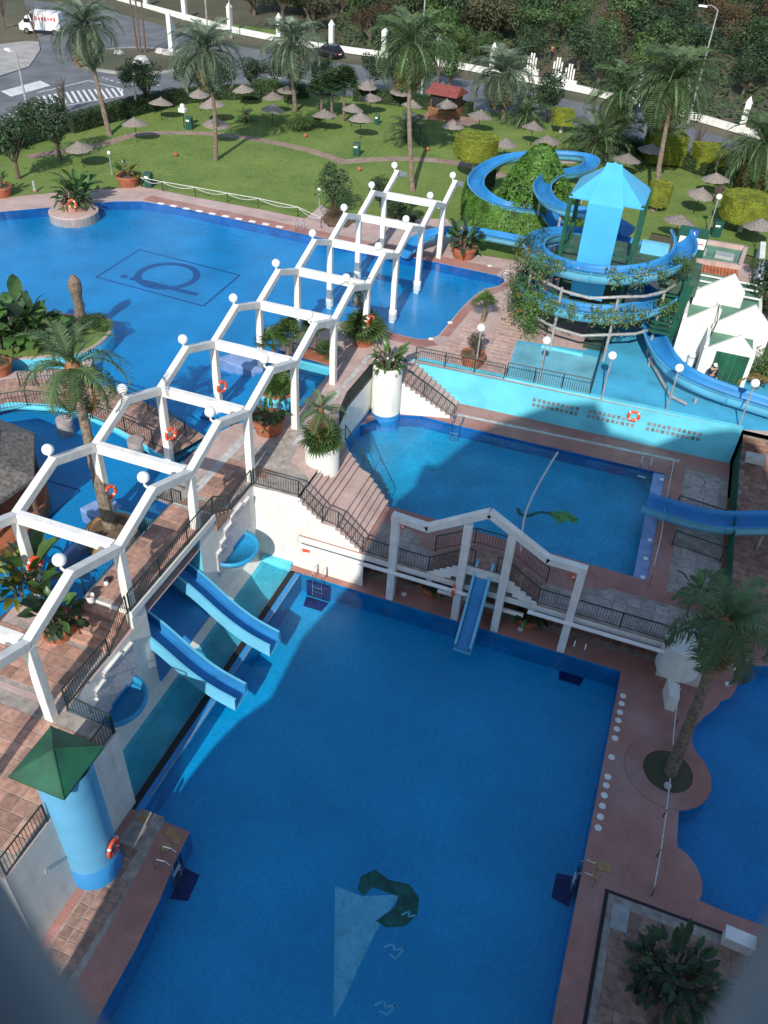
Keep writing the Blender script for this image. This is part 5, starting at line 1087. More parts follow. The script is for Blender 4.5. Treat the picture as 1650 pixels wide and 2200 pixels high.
# broad-leaved plants
def paddle(m, seed, L=1.0, W=.30):
    b = MB(); n = 7; r = random.Random(seed); a = .9; x = z = 0.0; row = []
    for i in range(n+1):
        f = i/n; w = 0.018 if f < .34 else W/2*sin(pi*((f-.34)/.66)**.75)**.8+.012
        row.append((x, z, w)); x += L/n*cos(a); z += L/n*sin(a); a -= .22*f+.05
    for x, z, w in row: b.v += [(x,-w,z+w*.35),(x,0,z),(x,w,z+w*.35)]
    for i in range(n): b.f += [(i*3,i*3+1,i*3+4,i*3+3),(i*3+1,i*3+2,i*3+5,i*3+4)]
    return mesh_of(b, 'leaf', m, True)
PD = {k: [paddle(k, i, W=w) for i, w in enumerate((.26,.34,.22))] for k in ('leaf_big', 'leaf_yellow', 'leaf_dark', 'leaf')}
def broadleaf(label, p, H=2.0, n=22, kinds=('leaf_big',), seed=0, spread=.5, cat='plant', group=None, r=.35, stems=True, lf=.62):
    rr = random.Random(seed); t = thing('leafy_plant', label, cat, tuple(p), group); x, y, z = p
    if stems: 
        b = MB()
        for i in range(max(2, n//6)): a = rr.uniform(0,2*pi); b.tube([(x+r*.5*cos(a),y+r*.5*sin(a),z-.05),(x+r*.9*cos(a),y+r*.9*sin(a),z+H*.4)], .05, 6)
        b.build('stem', 'bark', t)
    for i in range(n):
        az = i*2.39996+rr.uniform(-.4,.4); f = i/n; el = radians(80-95*spread*f)+rr.uniform(-.15,.15); s = H*lf*rr.uniform(.65,1.0)*(1.0-.2*f); q = r*rr.random()**.6
        inst(rr.choice(PD[rr.choice(kinds)]), 'leaf', t, (x+cos(az)*q, y+sin(az)*q, z+H*(1-lf)*rr.random()*(1-f*.4)), (rr.uniform(-.5,.5), -el+.9, az), (s,s,s))
    return t
def fan(m, seed):
    b = MB(); r = random.Random(seed); n = 15
    b.add([(0,-.012,0),(0,.012,0),(.45,.01,.10),(.45,-.01,.10)], [(0,1,2,3)])
    for i in range(n):
        a = -1.9+3.8*i/(n-1); l = .55*r.uniform(.85,1.05); c, s = cos(a), sin(a); w = .035
        b.add([(.45,0,.10),(.45+c*l*.6-s*w,s*l*.6+c*w,.13),(.45+c*l,s*l,.02),(.45+c*l*.6+s*w,s*l*.6-c*w,.13)], [(0,1,2,3)])
    return mesh_of(b, 'leaf', m)
FN = {k: [fan(k, i) for i in range(2)] for k in ('leaf', 'leaf_dark')}
def fanplant(label, p, H=1.2, n=24, kind='leaf', seed=0, group=None, cat='plant', trunk=0):
    rr = random.Random(seed); t = thing('fan_palm', label, cat, tuple(p), group); x, y, z = p
    if trunk: MB().tube([(x,y,z-.1),(x+.05,y,z+trunk)], [.16,.13], 8).build('trunk', 'palm_trunk', t)
    for i in range(n):
        az = i*2.39996; f = i/n; el = radians(80-85*f); s = H*rr.uniform(.8,1.1)
        inst(rr.choice(FN[kind]), 'leaf', t, (x,y,z+trunk+.1*rr.random()), (rr.uniform(-.4,.4), -el, az), (s,s,s))
    return t
def pot(label, p, r=.65, h=.65):
    t = thing('terracotta_pot', label, 'pot', tuple(p)); MB().lathe(p, [(r*.8,0),(r,h*.8),(r*1.06,h*.82),(r*1.06,h),(r*.92,h),(r*.9,h*.85)], 24, cap=False).build('bowl', 'terracotta', t); MB().lathe(p, [(r*.91,h*.86),(.05,h*.9)], 18).build('earth', 'earth', t)
    return (p[0], p[1], p[2]+h*.85)
q = pot('wide terracotta pot of fan leaves on the walkway under the pergola', (3.38, 14.19, 4.50), .85, .85); broadleaf('green broad leaves growing from the wide walkway pot', q, 1.7, 50, ('leaf_big','leaf'), 1, 1.1, r=.6, lf=.55)
q = pot('terracotta pot below the tiled steps with tall broad leaves', (2.32, -1.64, 4.50), .75, .72); broadleaf('dark broad leaved bush in the pot below the tiled steps', q, 1.9, 54, ('leaf_big','leaf_dark'), 2, 1.1, r=.5)
broadleaf('tall torn banana leaves rising beside the pergola post', (0.14, -0.25, 4.50), 3.6, 20, ('leaf_big','leaf'), 3, .5, r=.3)
broadleaf('yellowing broad leaved plant leaning over the pool edge', (-0.33, -0.74, 4.50), 2.9, 26, ('leaf_yellow','leaf_yellow','leaf_big'), 4, .9, r=.3)
q = pot('terracotta pot at the garden pool corner by the pergola post', (4.34, 25.14, 4.50), .7, .7); fanplant('tall fronded plant in the garden pool corner pot', q, 1.9, 30, 'leaf', 5); palm('thin young palm rising above the garden pool corner pot', (3.96, 25.16, 4.50), PT_((3.96, 25.16, 4.50), 3.4), 1.2, 16, .10, 'frond', 3, 15)
q = pot('terracotta pot at the deck corner beside the ivy mound', (6.14, 40.99, 4.50), .95, .85); broadleaf('large upright broad leaved plant in the pot beside the ivy mound', q, 2.9, 40, ('leaf_big','leaf_dark'), 6, .75, r=.6)
q = pot('terracotta pot of yellow green leaves at the lawn corner by the bin', (-23.94, 42.35, 4.50), .95, .85); broadleaf('leafy yellow green plant with a tall stalk in the lawn corner pot', q, 2.4, 30, ('leaf_big','leaf_yellow'), 7, .9, r=.5)
q = pot('terracotta pot with thin plant at the left lawn edge', (-31.30, 35.40, 4.50), .95, .8); broadleaf('thin upright plant in the left lawn edge pot', q, 2.2, 18, ('leaf_big',), 8, .5, r=.4)
pk = thing('pool_planter', 'round pink tiled planter jutting into the garden pool', 'planter', (-24.19, 35.13, 4.50)); p = Vector((-24.37, 35.38, 4.50)); MB().lathe((p.x,p.y,U-1.3), [(1.9,0),(1.9,1.31),(1.85,1.33)], 32).build('base', 'paver_pale', pk); MB().lathe((p.x-.2,p.y+.4,U), [(1.05,.0),(1.0,.55)], 28).build('drum', 'ribbed', pk)
broadleaf('dense dark shrub filling the pink planter in the garden pool', (p.x-.2,p.y+.4,U+.5), 2.2, 70, ('leaf_dark','leaf_big'), 9, 1.15, r=.9)
broadleaf('tall grey green plant behind the pink planter', (p.x-.6,p.y+1.6,U), 4.2, 26, ('leaf_big','leaf'), 10, .6, r=.5)
q = pot('terracotta pot with a small bush beside the footbridge', (-12.62, 12.98, 4.60), .7, .7); broadleaf('small bush in the footbridge pot', q, 1.2, 16, ('leaf_big',), 11, .9)
q = pot('rounded terracotta bowl of ball shaped bush on the far deck railing', (11.21, 25.59, 4.50), .72, .75)
for i, (px, py, H, sd_) in enumerate(((10,745,3.0,20),(50,735,4.6,21),(95,740,4.2,22),(20,720,4.2,23),(-30,740,4.4,24),(75,715,3.6,25),(115,738,3.0,26))):
    pp = [(-14.04, 15.09, 4.83), (-13.47, 15.99, 4.83), (-12.23, 16.28, 4.83), (-14.73, 16.32, 4.83), (-15.16, 14.85, 4.83), (-13.61, 17.20, 4.83), (-11.82, 16.60, 4.83)][i]
    broadleaf('tall dark green banana clump on the planted island', pp, H*.92, 24, ('leaf_big','leaf_dark'), sd_, .7, group='banana clumps on the island', r=.5)
broadleaf('dense green broad leaves filling the white drum at the walkway end', (7.2,21.75,M+3.2), 1.7, 90, ('leaf_big','leaf'), 12, 1.3, r=.7, lf=.55)
fanplant('tall yellowing fan palm filling the white drum at the stairs', (6.95,13.0,M+3.2), 1.5, 24, 'leaf', 13); palm('slender palm fronds rising from the drum at the stairs', (6.95,13.0,M+3.2), (6.85,13.0,M+5.1), 1.5, 20, .16, 'frond', 5, 16)
fanplant('green fan palm in the round cyan planter', (2.15,17.8,U+.15), 1.35, 40, 'leaf', 14)
fanplant('taller fan palm behind the round cyan planter', (1.4,20.6,U-.3), 1.3, 24, 'leaf', 15, trunk=2.2)
fanplant('small fan palm over the pool beside the round cyan planter', (.6,20.3,U-.3), 1.2, 22, 'leaf', 16, trunk=1.7)
fanplant('leggy fan palm in the planter box behind the railing', (2.4,22.2,U+.4), 1.0, 22, 'leaf', 17, trunk=1.4)
fanplant('leafy plant spilling from the planter box beside the pergola post', (3.2,22.25,U+.4), 1.1, 20, 'leaf', 18)
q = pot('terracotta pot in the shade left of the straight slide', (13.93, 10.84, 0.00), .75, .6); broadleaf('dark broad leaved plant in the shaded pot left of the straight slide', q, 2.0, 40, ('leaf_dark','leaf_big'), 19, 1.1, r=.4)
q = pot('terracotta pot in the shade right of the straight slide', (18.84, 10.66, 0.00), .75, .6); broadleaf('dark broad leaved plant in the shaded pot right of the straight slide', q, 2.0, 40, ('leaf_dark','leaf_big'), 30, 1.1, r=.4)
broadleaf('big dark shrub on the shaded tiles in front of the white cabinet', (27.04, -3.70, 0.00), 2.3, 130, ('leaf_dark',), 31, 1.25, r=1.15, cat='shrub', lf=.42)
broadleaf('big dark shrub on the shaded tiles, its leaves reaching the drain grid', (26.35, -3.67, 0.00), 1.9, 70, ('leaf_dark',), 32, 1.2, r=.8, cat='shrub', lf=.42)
broadleaf('banana plant with torn leaves behind the right palm', (26.05, 12.97, 2.20), 2.4, 18, ('leaf_big','leaf_dark'), 33, .8, r=.4)
fanplant('small fan palm on a thin stem on the pink deck', (10.29, 31.41, 4.50), 1.05, 18, 'leaf', 34, trunk=1.1)
# ================================================================== leafy masses
def leaves(b, fn, n, s, r):
    for i in range(n):
        p, nrm = fn(r); p = Vector(p); a = Vector((r.uniform(-1,1), r.uniform(-1,1), r.uniform(-1,1))); a = (a-nrm*a.dot(nrm)*.6).normalized(); c = a.cross(nrm+Vector((r.uniform(-.6,.6),r.uniform(-.6,.6),r.uniform(-.6,.6)))); 
        if c.length < 1e-3: continue
        c.normalize(); k = s*r.uniform(.6,1.3)
        b.add([p-a*k, p-c*k*.5, p+a*k, p+c*k*.5], [(0,1,2,3)])
def crown_mesh(seed, R=1.0, Z=1.0, n=2600, s=.06, lobes=9, m='leaf_mid', inner=.35):
    r = random.Random(seed); L = []
    for i in range(lobes):
        a = r.uniform(0,2*pi); q = R*r.uniform(.15,.62); L.append((Vector((cos(a)*q, sin(a)*q, Z*r.uniform(-.45,.55))), r.uniform(.32,.52)))
    def fn(r):
        c, k = r.choice(L); d = Vector((r.gauss(0,1), r.gauss(0,1), r.gauss(0,1))).normalized(); rad = k*(1-inner*r.random()**2)*r.choice((1,1,1,1.12)); return c+Vector((d.x*rad*R, d.y*rad*R, d.z*rad*Z)), d
    b = MB(); leaves(b, fn, n, s, r); return mesh_of(b, 'crown', m)
CR = {k: [crown_mesh(i*7+j, n=2300, s=.055 if k != 'leaf_brown' else .04, m=k) for j in range(3)] for i, k in enumerate(('leaf_mid','leaf_dark','leaf_olive','leaf_brown','leaf'))}
def tree(label, p, R, H, kind='leaf_mid', trunk=1.6, seed=0, group=None, cat='tree', white=False, name='tree', squash=1.0):
    r = random.Random(seed); t = thing(name, label, cat, tuple(p), group); x, y, z = p
    tk = MB().tube([(x,y,z-.2),(x+r.uniform(-.1,.1),y,z+trunk*.6),(x+r.uniform(-.15,.15),y+.1,z+trunk+H*.35)], [.06*R+.06,.05*R+.05,.03*R+.02], 7)
    for k in range(0 if white else 4): a = r.uniform(0,2*pi); tk.tube([(x,y,z+trunk*.8),(x+cos(a)*R*.5,y+sin(a)*R*.5,z+trunk+H*.45)], [.03*R+.02,.015*R+.01], 5)
    tk.build('trunk', 'bark_white' if white else 'bark', t)
    inst(r.choice(CR[kind]), 'crown', t, (x,y,z+trunk+H/2), (0,0,r.uniform(0,6.28)), (R,R*squash,H/2))
    return t
def bush(label, p, R, H, kind='leaf', seed=0, group=None): return tree(label, p, R, H*1.15, kind, .15, seed, group, 'bush', name='bush')
tree('small round garden tree beside the pergola lamp', (-5.87, 44.27, 4.50), 1.7, 3.4, 'leaf_dark', .9, 1, white=False)
tree('garden tree standing behind the far pergola bay', (-3.18, 47.79, 4.50), 1.4, 2.2, 'leaf_mid', .5, 2)
for i, (lab, pp, R, H, k, tr_) in enumerate((
  ('dark round tree nearest the left street lamp', (-32.68, 39.17, 4.50), 2.6, 4.0, 'leaf_dark', 1.6), ('dark tree behind the thin potted plant of the left lawn', (-32.77, 44.89, 4.50), 2.6, 4.0, 'leaf_dark', 1.5), ('dark tree between hedge and crossing', (-38.59, 48.77, 4.50), 2.2, 3.0, 'leaf_dark', 1.0),
  ('bright green tree where the hedge meets the roundabout', (-35.53, 63.26, 4.50), 2.3, 3.6, 'leaf_mid', 1.6), ('second tree at the roundabout hedge, white trunk', (-35.19, 60.72, 4.50), 1.9, 3.0, 'leaf_mid', 1.8), ('dark tree under the slim lawn palm', (-34.22, 69.32, 4.50), 2.4, 3.8, 'leaf_dark', 1.2), ('dark tree behind the parasols by the road hedge', (-32.11, 72.37, 4.50), 2.6, 3.4, 'leaf_dark', 1.0), ('dark bushy tree beside the bright round bush', (-29.99, 76.25, 4.50), 2.3, 3.2, 'leaf_dark', .8),
  ('dark tree with white trunk beside the shaded parasols near the road', (-16.94, 81.67, 4.50), 2.0, 3.6, 'leaf_dark', 1.4), ('dark tree behind the tall yellowing palm', (-14.50, 82.99, 4.50), 2.0, 3.8, 'leaf_dark', 1.3), ('dark tree with white trunk left of the kiosk', (-11.59, 83.86, 4.50), 2.0, 3.6, 'leaf_dark', 1.4), ('dark tree close behind the kiosk roof', (-9.84, 89.40, 4.50), 2.3, 3.8, 'leaf_mid', 1.2), ('dense dark tree right of the kiosk palm', (3.92, 81.95, 4.50), 3.0, 5.0, 'leaf_dark', 1.0), ('tree rising over the road behind the kiosk', (-12.17, 92.00, 4.50), 2.2, 4.4, 'leaf_mid', 1.6),
  ('round tree behind the grey green palm', (-22.22, 78.76, 4.50), 2.2, 3.4, 'leaf', 1.2), ('dark tree left of the grey green palm', (-27.72, 77.73, 4.50), 2.2, 3.0, 'leaf_dark', 1.0))):
    tree(lab, pp, R, H, k, tr_, 40+i, 'trees along the garden hedge', white='white' in lab)
fanplant('tall dense fan palm in the dark clump beside the thatched parasols', (-17.08, 69.86, 4.50), 2.2, 40, 'leaf_dark', 50, trunk=3.0); fanplant('second fan palm of the dark clump, thinner trunk', (-15.68, 69.88, 4.50), 2.2, 40, 'leaf_dark', 51, trunk=3.4); fanplant('third fan palm of the dark clump, lower crown', (-18.61, 70.61, 4.50), 2.2, 36, 'leaf_dark', 52, trunk=2.2)
bush('round olive green bush beside the parasols and the path', (-18.33, 63.88, 4.50), 1.6, 1.9, 'leaf', 60); bush('smaller olive green bush joined to the round bush by the path', (-17.42, 65.79, 4.50), 1.5, 1.7, 'leaf', 61); bush('bright low bush behind the grey green palm', (-27.03, 74.91, 4.50), 2.0, 2.0, 'leaf', 62); bush('low red brown shrub in the flower bed by the round tree', (-5.76, 43.62, 4.50), 1.0, .8, 'leaf_brown', 63); bush('ball shaped bush in the terracotta bowl', ((11.21, 25.59, 4.50)[0], (11.21, 25.59, 4.50)[1], U+.6), .75, 1.2, 'leaf_olive', 64); bush('dark shrub under the far pergola bay', (-1.23, 45.84, 4.50), 1.5, 1.4, 'leaf_dark', 65); bush('dark shrub at the foot of the far pergola post', (0.80, 44.64, 4.50), 1.3, 1.2, 'leaf_dark', 66)
bush('low green shrub on the island around the topped trunk', (-10.93, 19.17, 4.83), 1.1, .8, 'leaf_mid', 67); bush('low green ground shrub on the island below the bananas', (-11.70, 16.22, 4.83), 1.3, .9, 'leaf_mid', 68); bush('low green shrub at the island tip', (-10.32, 19.01, 4.83), .9, .6, 'leaf', 69)
# clipped topiary
def topiary(label, p, R, H, trunk=1.0, seed=0, square=False, rz=0, m='leaf_topiary'):
    r = random.Random(seed); t = thing('topiary', label, 'topiary', tuple(p), 'clipped topiary'); x, y, z = p; z0 = z+trunk
    MB().tube([(x,y,z-.1),(x,y,z0+.2)], [.2,.14], 8).build('trunk', 'bark_white', t)
    ca, sa = cos(rz), sin(rz)
    if square: MB().cbox((x,y,z0+H/2), (R*1.9,R*1.9,H*.96), rz).build('core', 'core_topiary', t)
    else: MB().lathe((x,y,z0), [(R*.88,0),(R*.97,H*.15),(R*.97,H*.9),(R*.8,H*.985)], 28).build('core', 'core_topiary', t)
    def fn(r):
        if r.random() < .42:
            if square: u, v = r.uniform(-R,R), r.uniform(-R,R); return (x+u*ca-v*sa, y+u*sa+v*ca, z0+H+r.uniform(-.06,.04)), Vector((0,0,1))
            a = r.uniform(0,2*pi); q = R*sqrt(r.random()); return (x+q*cos(a), y+q*sin(a), z0+H*(1-.05*(q/R)**3)+r.uniform(-.06,.04)), Vector((0,0,1))
        if square:
            u, v = (r.choice((-R,R)), r.uniform(-R,R)) if r.random() < .5 else (r.uniform(-R,R), r.choice((-R,R))); return (x+u*ca-v*sa, y+u*sa+v*ca, z0+r.uniform(0,H)), Vector((u,v,0)).normalized()
        a = r.uniform(0,2*pi); h = r.uniform(0,1); q = R*(1-.09*(1-min(1,h*6))-.06*max(0,h*8-7))+r.uniform(-.05,.05); return (x+q*cos(a), y+q*sin(a), z0+H*h), Vector((cos(a),sin(a),.1))
    b = MB(); leaves(b, fn, int(min(14000, 1900*R*(R+H))), .05, r); b.build('clipped_leaves', m, t)
topiary('big yellow green drum topiary beside the path and the ivy mound', (1.84, 58.70, 4.50), 1.95, 1.9, 1.9, 1); topiary('big yellow green drum topiary beside the hut roof', (25.56, 56.96, 4.50), 2.05, 1.9, 1.1, 2)
topiary('small square clipped topiary on a white trunk near the road', (6.14, 78.48, 4.50), 1.05, 1.4, .9, 3, True, .3); topiary('tall clipped block topiary beside the parasol and the leaning palm', (17.42, 73.14, 4.50), 1.75, 2.6, .3, 4, True, .3); topiary('wide clipped topiary beyond the tower palms by the road', (21.63, 72.58, 4.50), 1.35, 2.0, .4, 5, True, .4); topiary('second wide clipped topiary, leaning against its larger neighbour', (23.63, 71.80, 4.50), 1.3, 1.7, .4, 6, True, .4); topiary('clipped olive topiary hidden behind the blue tower roof', (18.45, 58.72, 4.50), 1.0, 1.9, .5, 7); topiary('clipped topiary at the far right lawn edge', (28.36, 68.48, 4.50), 1.6, 1.9, .5, 8)
# ivy mound and ivy belt
iv = thing('ivy_mound', 'steep ivy covered mound inside the loop of the garden flume', 'ivy', (9.3,50.2,U)); r = random.Random(5)
MB().lathe((9.3,50.2,U), [(3.2,0),(2.9,1.2),(1.7,4.2),(.2,5.6)], 24).build('core', 'core', iv)
def fi(r):
    a = r.uniform(0,2*pi); h = r.random()**1.2; q = (3.95*(1-h)**.75+.3)*(1+.10*sin(a*3+h*5))+r.uniform(-.1,.12); return (9.3+q*cos(a), 50.2+q*sin(a), U+.1+6.1*h), Vector((cos(a)*.8,sin(a)*.8,.6))
b = MB(); leaves(b, fi, 14000, .13, r); b.build('ivy_leaves', 'leaf_ivy', iv)
ib = thing('ivy_belt', 'thick ivy belt hanging under the front of the garden flume', 'ivy', (6.5,45,U)); P = smoothline(garden_path[12:18], 12)
def fb_(r):
    i = r.randrange(len(P)-1); p = P[i].lerp(P[i+1], r.random()); d = (P[i+1]-P[i]).normalized(); o_ = Vector((d.y,-d.x,0)); 
    if (p+o_-Vector((9.3,50.2,p.z))).length < (p-o_-Vector((9.3,50.2,p.z))).length: o_ = -o_
    h = r.random(); return p+o_*(.72+.25*sin(h*pi))+Vector((0,0,.42-2.9*h)), o_+Vector((0,0,.3))
b = MB(); leaves(b, fb_, 9000, .12, r); b.build('ivy_leaves', 'leaf_ivy', ib)
cb = MB()
for p, q in zip(P[:-1], P[1:]):
    d = (q-p).normalized(); o_ = Vector((d.y,-d.x,0)); o_ = -o_ if (p+o_-Vector((9.3,50.2,p.z))).length < (p-o_-Vector((9.3,50.2,p.z))).length else o_
    a0, b0 = p+o_*.75, q+o_*.75; cb.add([a0+Vector((0,0,.3)), b0+Vector((0,0,.3)), b0-Vector((0,0,2.1)), a0-Vector((0,0,2.1))], [(0,1,2,3)])
cb.build('backing', 'core', ib)
# trumpet vine on the spiral slide
vn = thing('trumpet_vine', 'orange flowered vine draped over both coils of the spiral flume', 'vine', (15,30,U)); VP = smoothline([Vector(p) for p in spiral_path[:50]], 2)
ends = [(i, a) for i, p in enumerate(VP) for a in [degrees_ for degrees_ in [math.degrees(atan2(p.y-HC.y, p.x-HC.x))]]]
front = [VP[i] for i, a in ends if -178 < a < -12]; left = [VP[i] for i, a in ends if a > 150 or a < -125]
def vine(n, s, m, r, pool, hang, seed, nc=46):
    b = MB(); rr = random.Random(seed); clumps = [(rr.choice(pool), rr.uniform(.5,1)) for _ in range(nc)]
    def fn(r):
        p, k = rr.choice(clumps); o_ = (p-Vector((HC.x,HC.y,p.z))).normalized(); h = rr.random()**1.5; return p+o_*(.1+.75*rr.random()**.6)+Vector((rr.gauss(0,.28), rr.gauss(0,.28), .90+rr.gauss(0,.12)-hang*k*h)), o_+Vector((0,0,.5))
    leaves(b, fn, n, s, rr); return b
vine(2600, .10, '', r, front, .9, 1, 22).build('vine_leaves', 'leaf', vn); vine(3800, .10, '', r, left, 2.6, 2).build('vine_leaves', 'leaf', vn); vine(2200, .09, '', r, left, 3.2, 5).build('vine_leaves', 'leaf_ivy', vn); stuff(vine(260, .075, '', r, left, 2.4, 3).build('flowers', 'flower', vn)); stuff(vine(90, .06, '', r, front, .7, 4).build('flowers', 'flower', vn))
# hedges
def hedge(label, pts, w, h, seed, m='leaf_hedge', base=U):
    t = thing('hedge', label, 'hedge', tuple(pts[0]), 'hedges'); rr = random.Random(seed); P = [Vector((p[0],p[1],base)) for p in pts]; c = MB()
    for a, b_ in zip(P[:-1], P[1:]): c.beam(a+Vector((0,0,h*.46)), b_+Vector((0,0,h*.46)), w*.86, h*.9)
    c.build('core', 'core', t)
    def fn(r):
        i = rr.randrange(len(P)-1); a, b_ = P[i], P[i+1]; d = (b_-a).normalized(); n_ = Vector((-d.y,d.x,0)); q = a.lerp(b_, rr.random())
        if rr.random() < .5: return q+n_*rr.uniform(-w/2,w/2)+Vector((0,0,h+rr.gauss(0,.06))), Vector((0,0,1))
        s_ = rr.choice((-1,1)); return q+n_*(s_*w/2+rr.gauss(0,.05))+Vector((0,0,rr.uniform(0,h))), n_*s_
    L = sum((q-p).length for p, q in zip(P[:-1], P[1:])); b = MB(); leaves(b, fn, int(min(9000, 110*L*(w+h))), .10, rr); b.build('clipped_leaves', m, t)
hedge('long dark clipped hedge between lawn and roundabout road', [(-37.25, 52.25, 4.50), (-36.39, 57.13, 4.50), (-35.47, 61.58, 4.50), (-34.05, 67.10, 4.50)], 1.6, 1.5, 1); hedge('dark hedge behind the parasols along the road', [(-34.05, 67.10, 4.50), (-31.41, 71.12, 4.50), (-27.46, 73.66, 4.50), (-23.33, 77.30, 4.50)], 1.6, 1.3, 2); hedge('dark hedge between the tree trunks left of the kiosk', [(-18.17, 78.89, 4.50), (-12.81, 79.91, 4.50), (-7.21, 79.94, 4.50), (-4.33, 79.48, 4.50)], 1.6, 1.3, 3); hedge('dark hedge at the street corner beside the crossing', [(-39.23, 41.14, 4.50), (-38.82, 46.11, 4.50), (-37.89, 50.96, 4.50)], 1.8, 1.6, 4); hedge('dark hedge along the road behind the clipped topiaries', [(7.83, 76.53, 4.50), (13.30, 76.02, 4.50), (18.29, 73.64, 4.50), (22.99, 70.66, 4.50), (28.16, 67.66, 4.50)], 1.6, 1.2, 5)
# ================================================================== parasols
pu = MB(); n_ = 20
for r_, z_ in ((1.16,1.62),(1.12,1.66),(.62,1.93),(.08,2.22)): 
    for i in range(n_): a = 2*pi*i/n_; rr = r_*(1+(.03 if i % 2 else -.02) if r_ > 1 else 1); pu.v.append((rr*cos(a), rr*sin(a), z_-(.03 if i % 2 and r_ > 1 else 0)))
for j in range(3):
    for i in range(n_): pu.f.append((j*n_+i, j*n_+(i+1)%n_, (j+1)*n_+(i+1)%n_, (j+1)*n_+i))
pu.f.append(tuple(range(3*n_,4*n_)))
CAN = mesh_of(pu, 'canopy', 'thatch'); POLE = mesh_of(MB().tube([(0,0,-.1),(0,0,1.75)], .035, 7), 'pole', 'rail'); CAP = mesh_of(MB().lathe((0,0,2.18), [(.10,0),(.07,.10),(.01,.14)], 10), 'cap', 'thatch')
UMB = [(-30.46, 65.52, 6.30), (-27.41, 69.87, 6.30), (-26.95, 62.27, 6.30), (-23.33, 56.23, 6.30), (-32.10, 60.47, 6.30), (-30.00, 52.87, 6.30), (-29.79, 44.23, 6.30), (-23.46, 72.46, 6.30), (-23.20, 68.62, 6.30), (-21.39, 64.31, 6.30), (-15.93, 65.47, 6.30), (-14.36, 68.75, 6.30), (-11.82, 65.02, 6.30), (-16.50, 78.28, 6.30), (-14.23, 74.18, 6.30), (-12.56, 78.87, 6.30), (-9.58, 73.96, 6.30), (-7.91, 69.45, 6.30), (-5.77, 75.05, 6.30), (-1.81, 73.46, 6.30), (-2.93, 67.59, 6.30), (3.08, 65.39, 6.30), (4.26, 71.97, 6.30), (6.73, 67.74, 6.30), (9.39, 63.45, 6.30), (16.24, 70.60, 6.30), (14.50, 66.59, 6.30), (22.89, 64.98, 6.30), (21.65, 59.44, 6.30), (20.55, 52.10, 6.30), (26.89, 53.83, 6.30)]
rr = random.Random(4)
ULAB = ['by the road hedge behind the slim lawn palm', 'beside the small palm near the low bright bush', 'close behind the trunk of the slim lawn palm', 'beside the path, crossed by the slim palm trunk', 'in the hedge corner beside the white box post', 'at the bend of the path near the curving palm trunk', 'between the dark hedge trees and the lawn corner pot', 'behind the trunk of the grey green palm', 'between the grey green palm and the small palm', 'in front of the grey green palm, beside the olive bushes', 'rising over the smaller olive bush by the path', 'beside the fan palm clump trunks', 'standing clear on the lawn above the path fork bin', 'by the road hedge right of the fan palm clump', 'in front of the hedge parasol near the fan palm clump', 'beside the white trunked tree left of the kiosk', 'half hidden behind the tall yellowing palm trunk', 'beside the young short palm on the lawn', 'directly in front of the kiosk counter', 'right of the kiosk beside the dry skirted palm', 'in the shade between kiosk and big drum topiary', 'beside the big drum topiary by the path', 'below the small square topiary', 'between the small square topiary and the ivy mound', 'behind the garden flume beside the low bushy palm', 'against the tall clipped block topiary', 'behind the blue tower roof in palm shade', 'in front of the wide clipped topiary', 'above its round shadow beside the globe lamp pole', 'behind the green sign panel of the slide tower', 'beyond the drum topiary beside the hut']
for p, ul in zip(UMB, ULAB):
    t = thing('thatched_parasol', 'grey thatched parasol '+ul, 'parasol', (p[0],p[1],U+.03), 'thatched parasols on the lawn'); t.rotation_euler = (rr.uniform(-.09,.09), rr.uniform(-.09,.09), rr.uniform(0,6.28)); t.scale = (rr.uniform(.9,1.15), rr.uniform(.9,1.15), rr.uniform(.92,1.1))
    for me, nm in ((CAN,'canopy'),(POLE,'pole'),(CAP,'cap')):
        o = bpy.data.objects.new(nm, me); COL.objects.link(o); o.parent = t
# ================================================================== garden furniture
def bin_(label, p, h=1.1, w=.62):
    t = thing('litter_bin', label, 'bin', tuple(p)); x, y, z = p; MB().cbox((x,y,z+h/2), (w,w*.9,h), .2).build('body', 'bin_green', t, bevel=.03); MB().cbox((x,y,z+h+.05), (w*1.1,w,.1), .2).build('lid', 'bin_green', t, bevel=.03); MB().cbox((x-.02,y-w*.46,z+h*.8), (w*.55,.03,.16), .2).build('sticker', 'ring_white', t)
bin_('dark green litter bin beside the lawn corner pot', (-22.21, 42.78, 4.50)); bin_('dark green litter bin on the lawn beside the white box post', (-28.01, 59.16, 4.50)); bin_('dark green litter bin beside the path fork', (-10.06, 59.69, 4.50)); bin_('dark green litter bin among the parasols near the fan palms', (-12.19, 70.79, 4.50), .9, .45); bin_('dark green litter bin under the drum topiary by the hut', (23.72, 54.84, 4.50), 1.2, .7)
t = thing('box_post', 'small white box on a post near the green lawn bin', 'post', (-28.73, 59.29, 4.50)); p = (-28.73, 59.29, 4.50); MB().tube([p,(p[0],p[1],U+1.5)], .05, 7).build('post', 'rail', t); MB().cbox((p[0],p[1],U+1.7), (.7,.5,.35)).build('box', 'ring_white', t); MB().sphere((p[0],p[1],U+2.05), .25, 10, 6).build('dome', 'ring_white', t)
for i, pp in enumerate(((-24.58, 50.90, 4.50), (-16.78, 62.55, 4.50), (-4.50, 64.65, 4.50), (-8.12, 55.58, 4.50), (-26.72, 63.90, 4.50))):
    t = thing('lawn_marker', 'small terracotta ball on the lawn grass', 'ornament', tuple(pp), 'terracotta lawn balls'); MB().sphere((pp[0],pp[1],U+.22), .2, 12, 8).build('ball', 'terracotta', t, smooth=True); MB().tube([(pp[0],pp[1],U),(pp[0],pp[1],U+.1)], .08, 8).build('foot', 'terracotta', t)
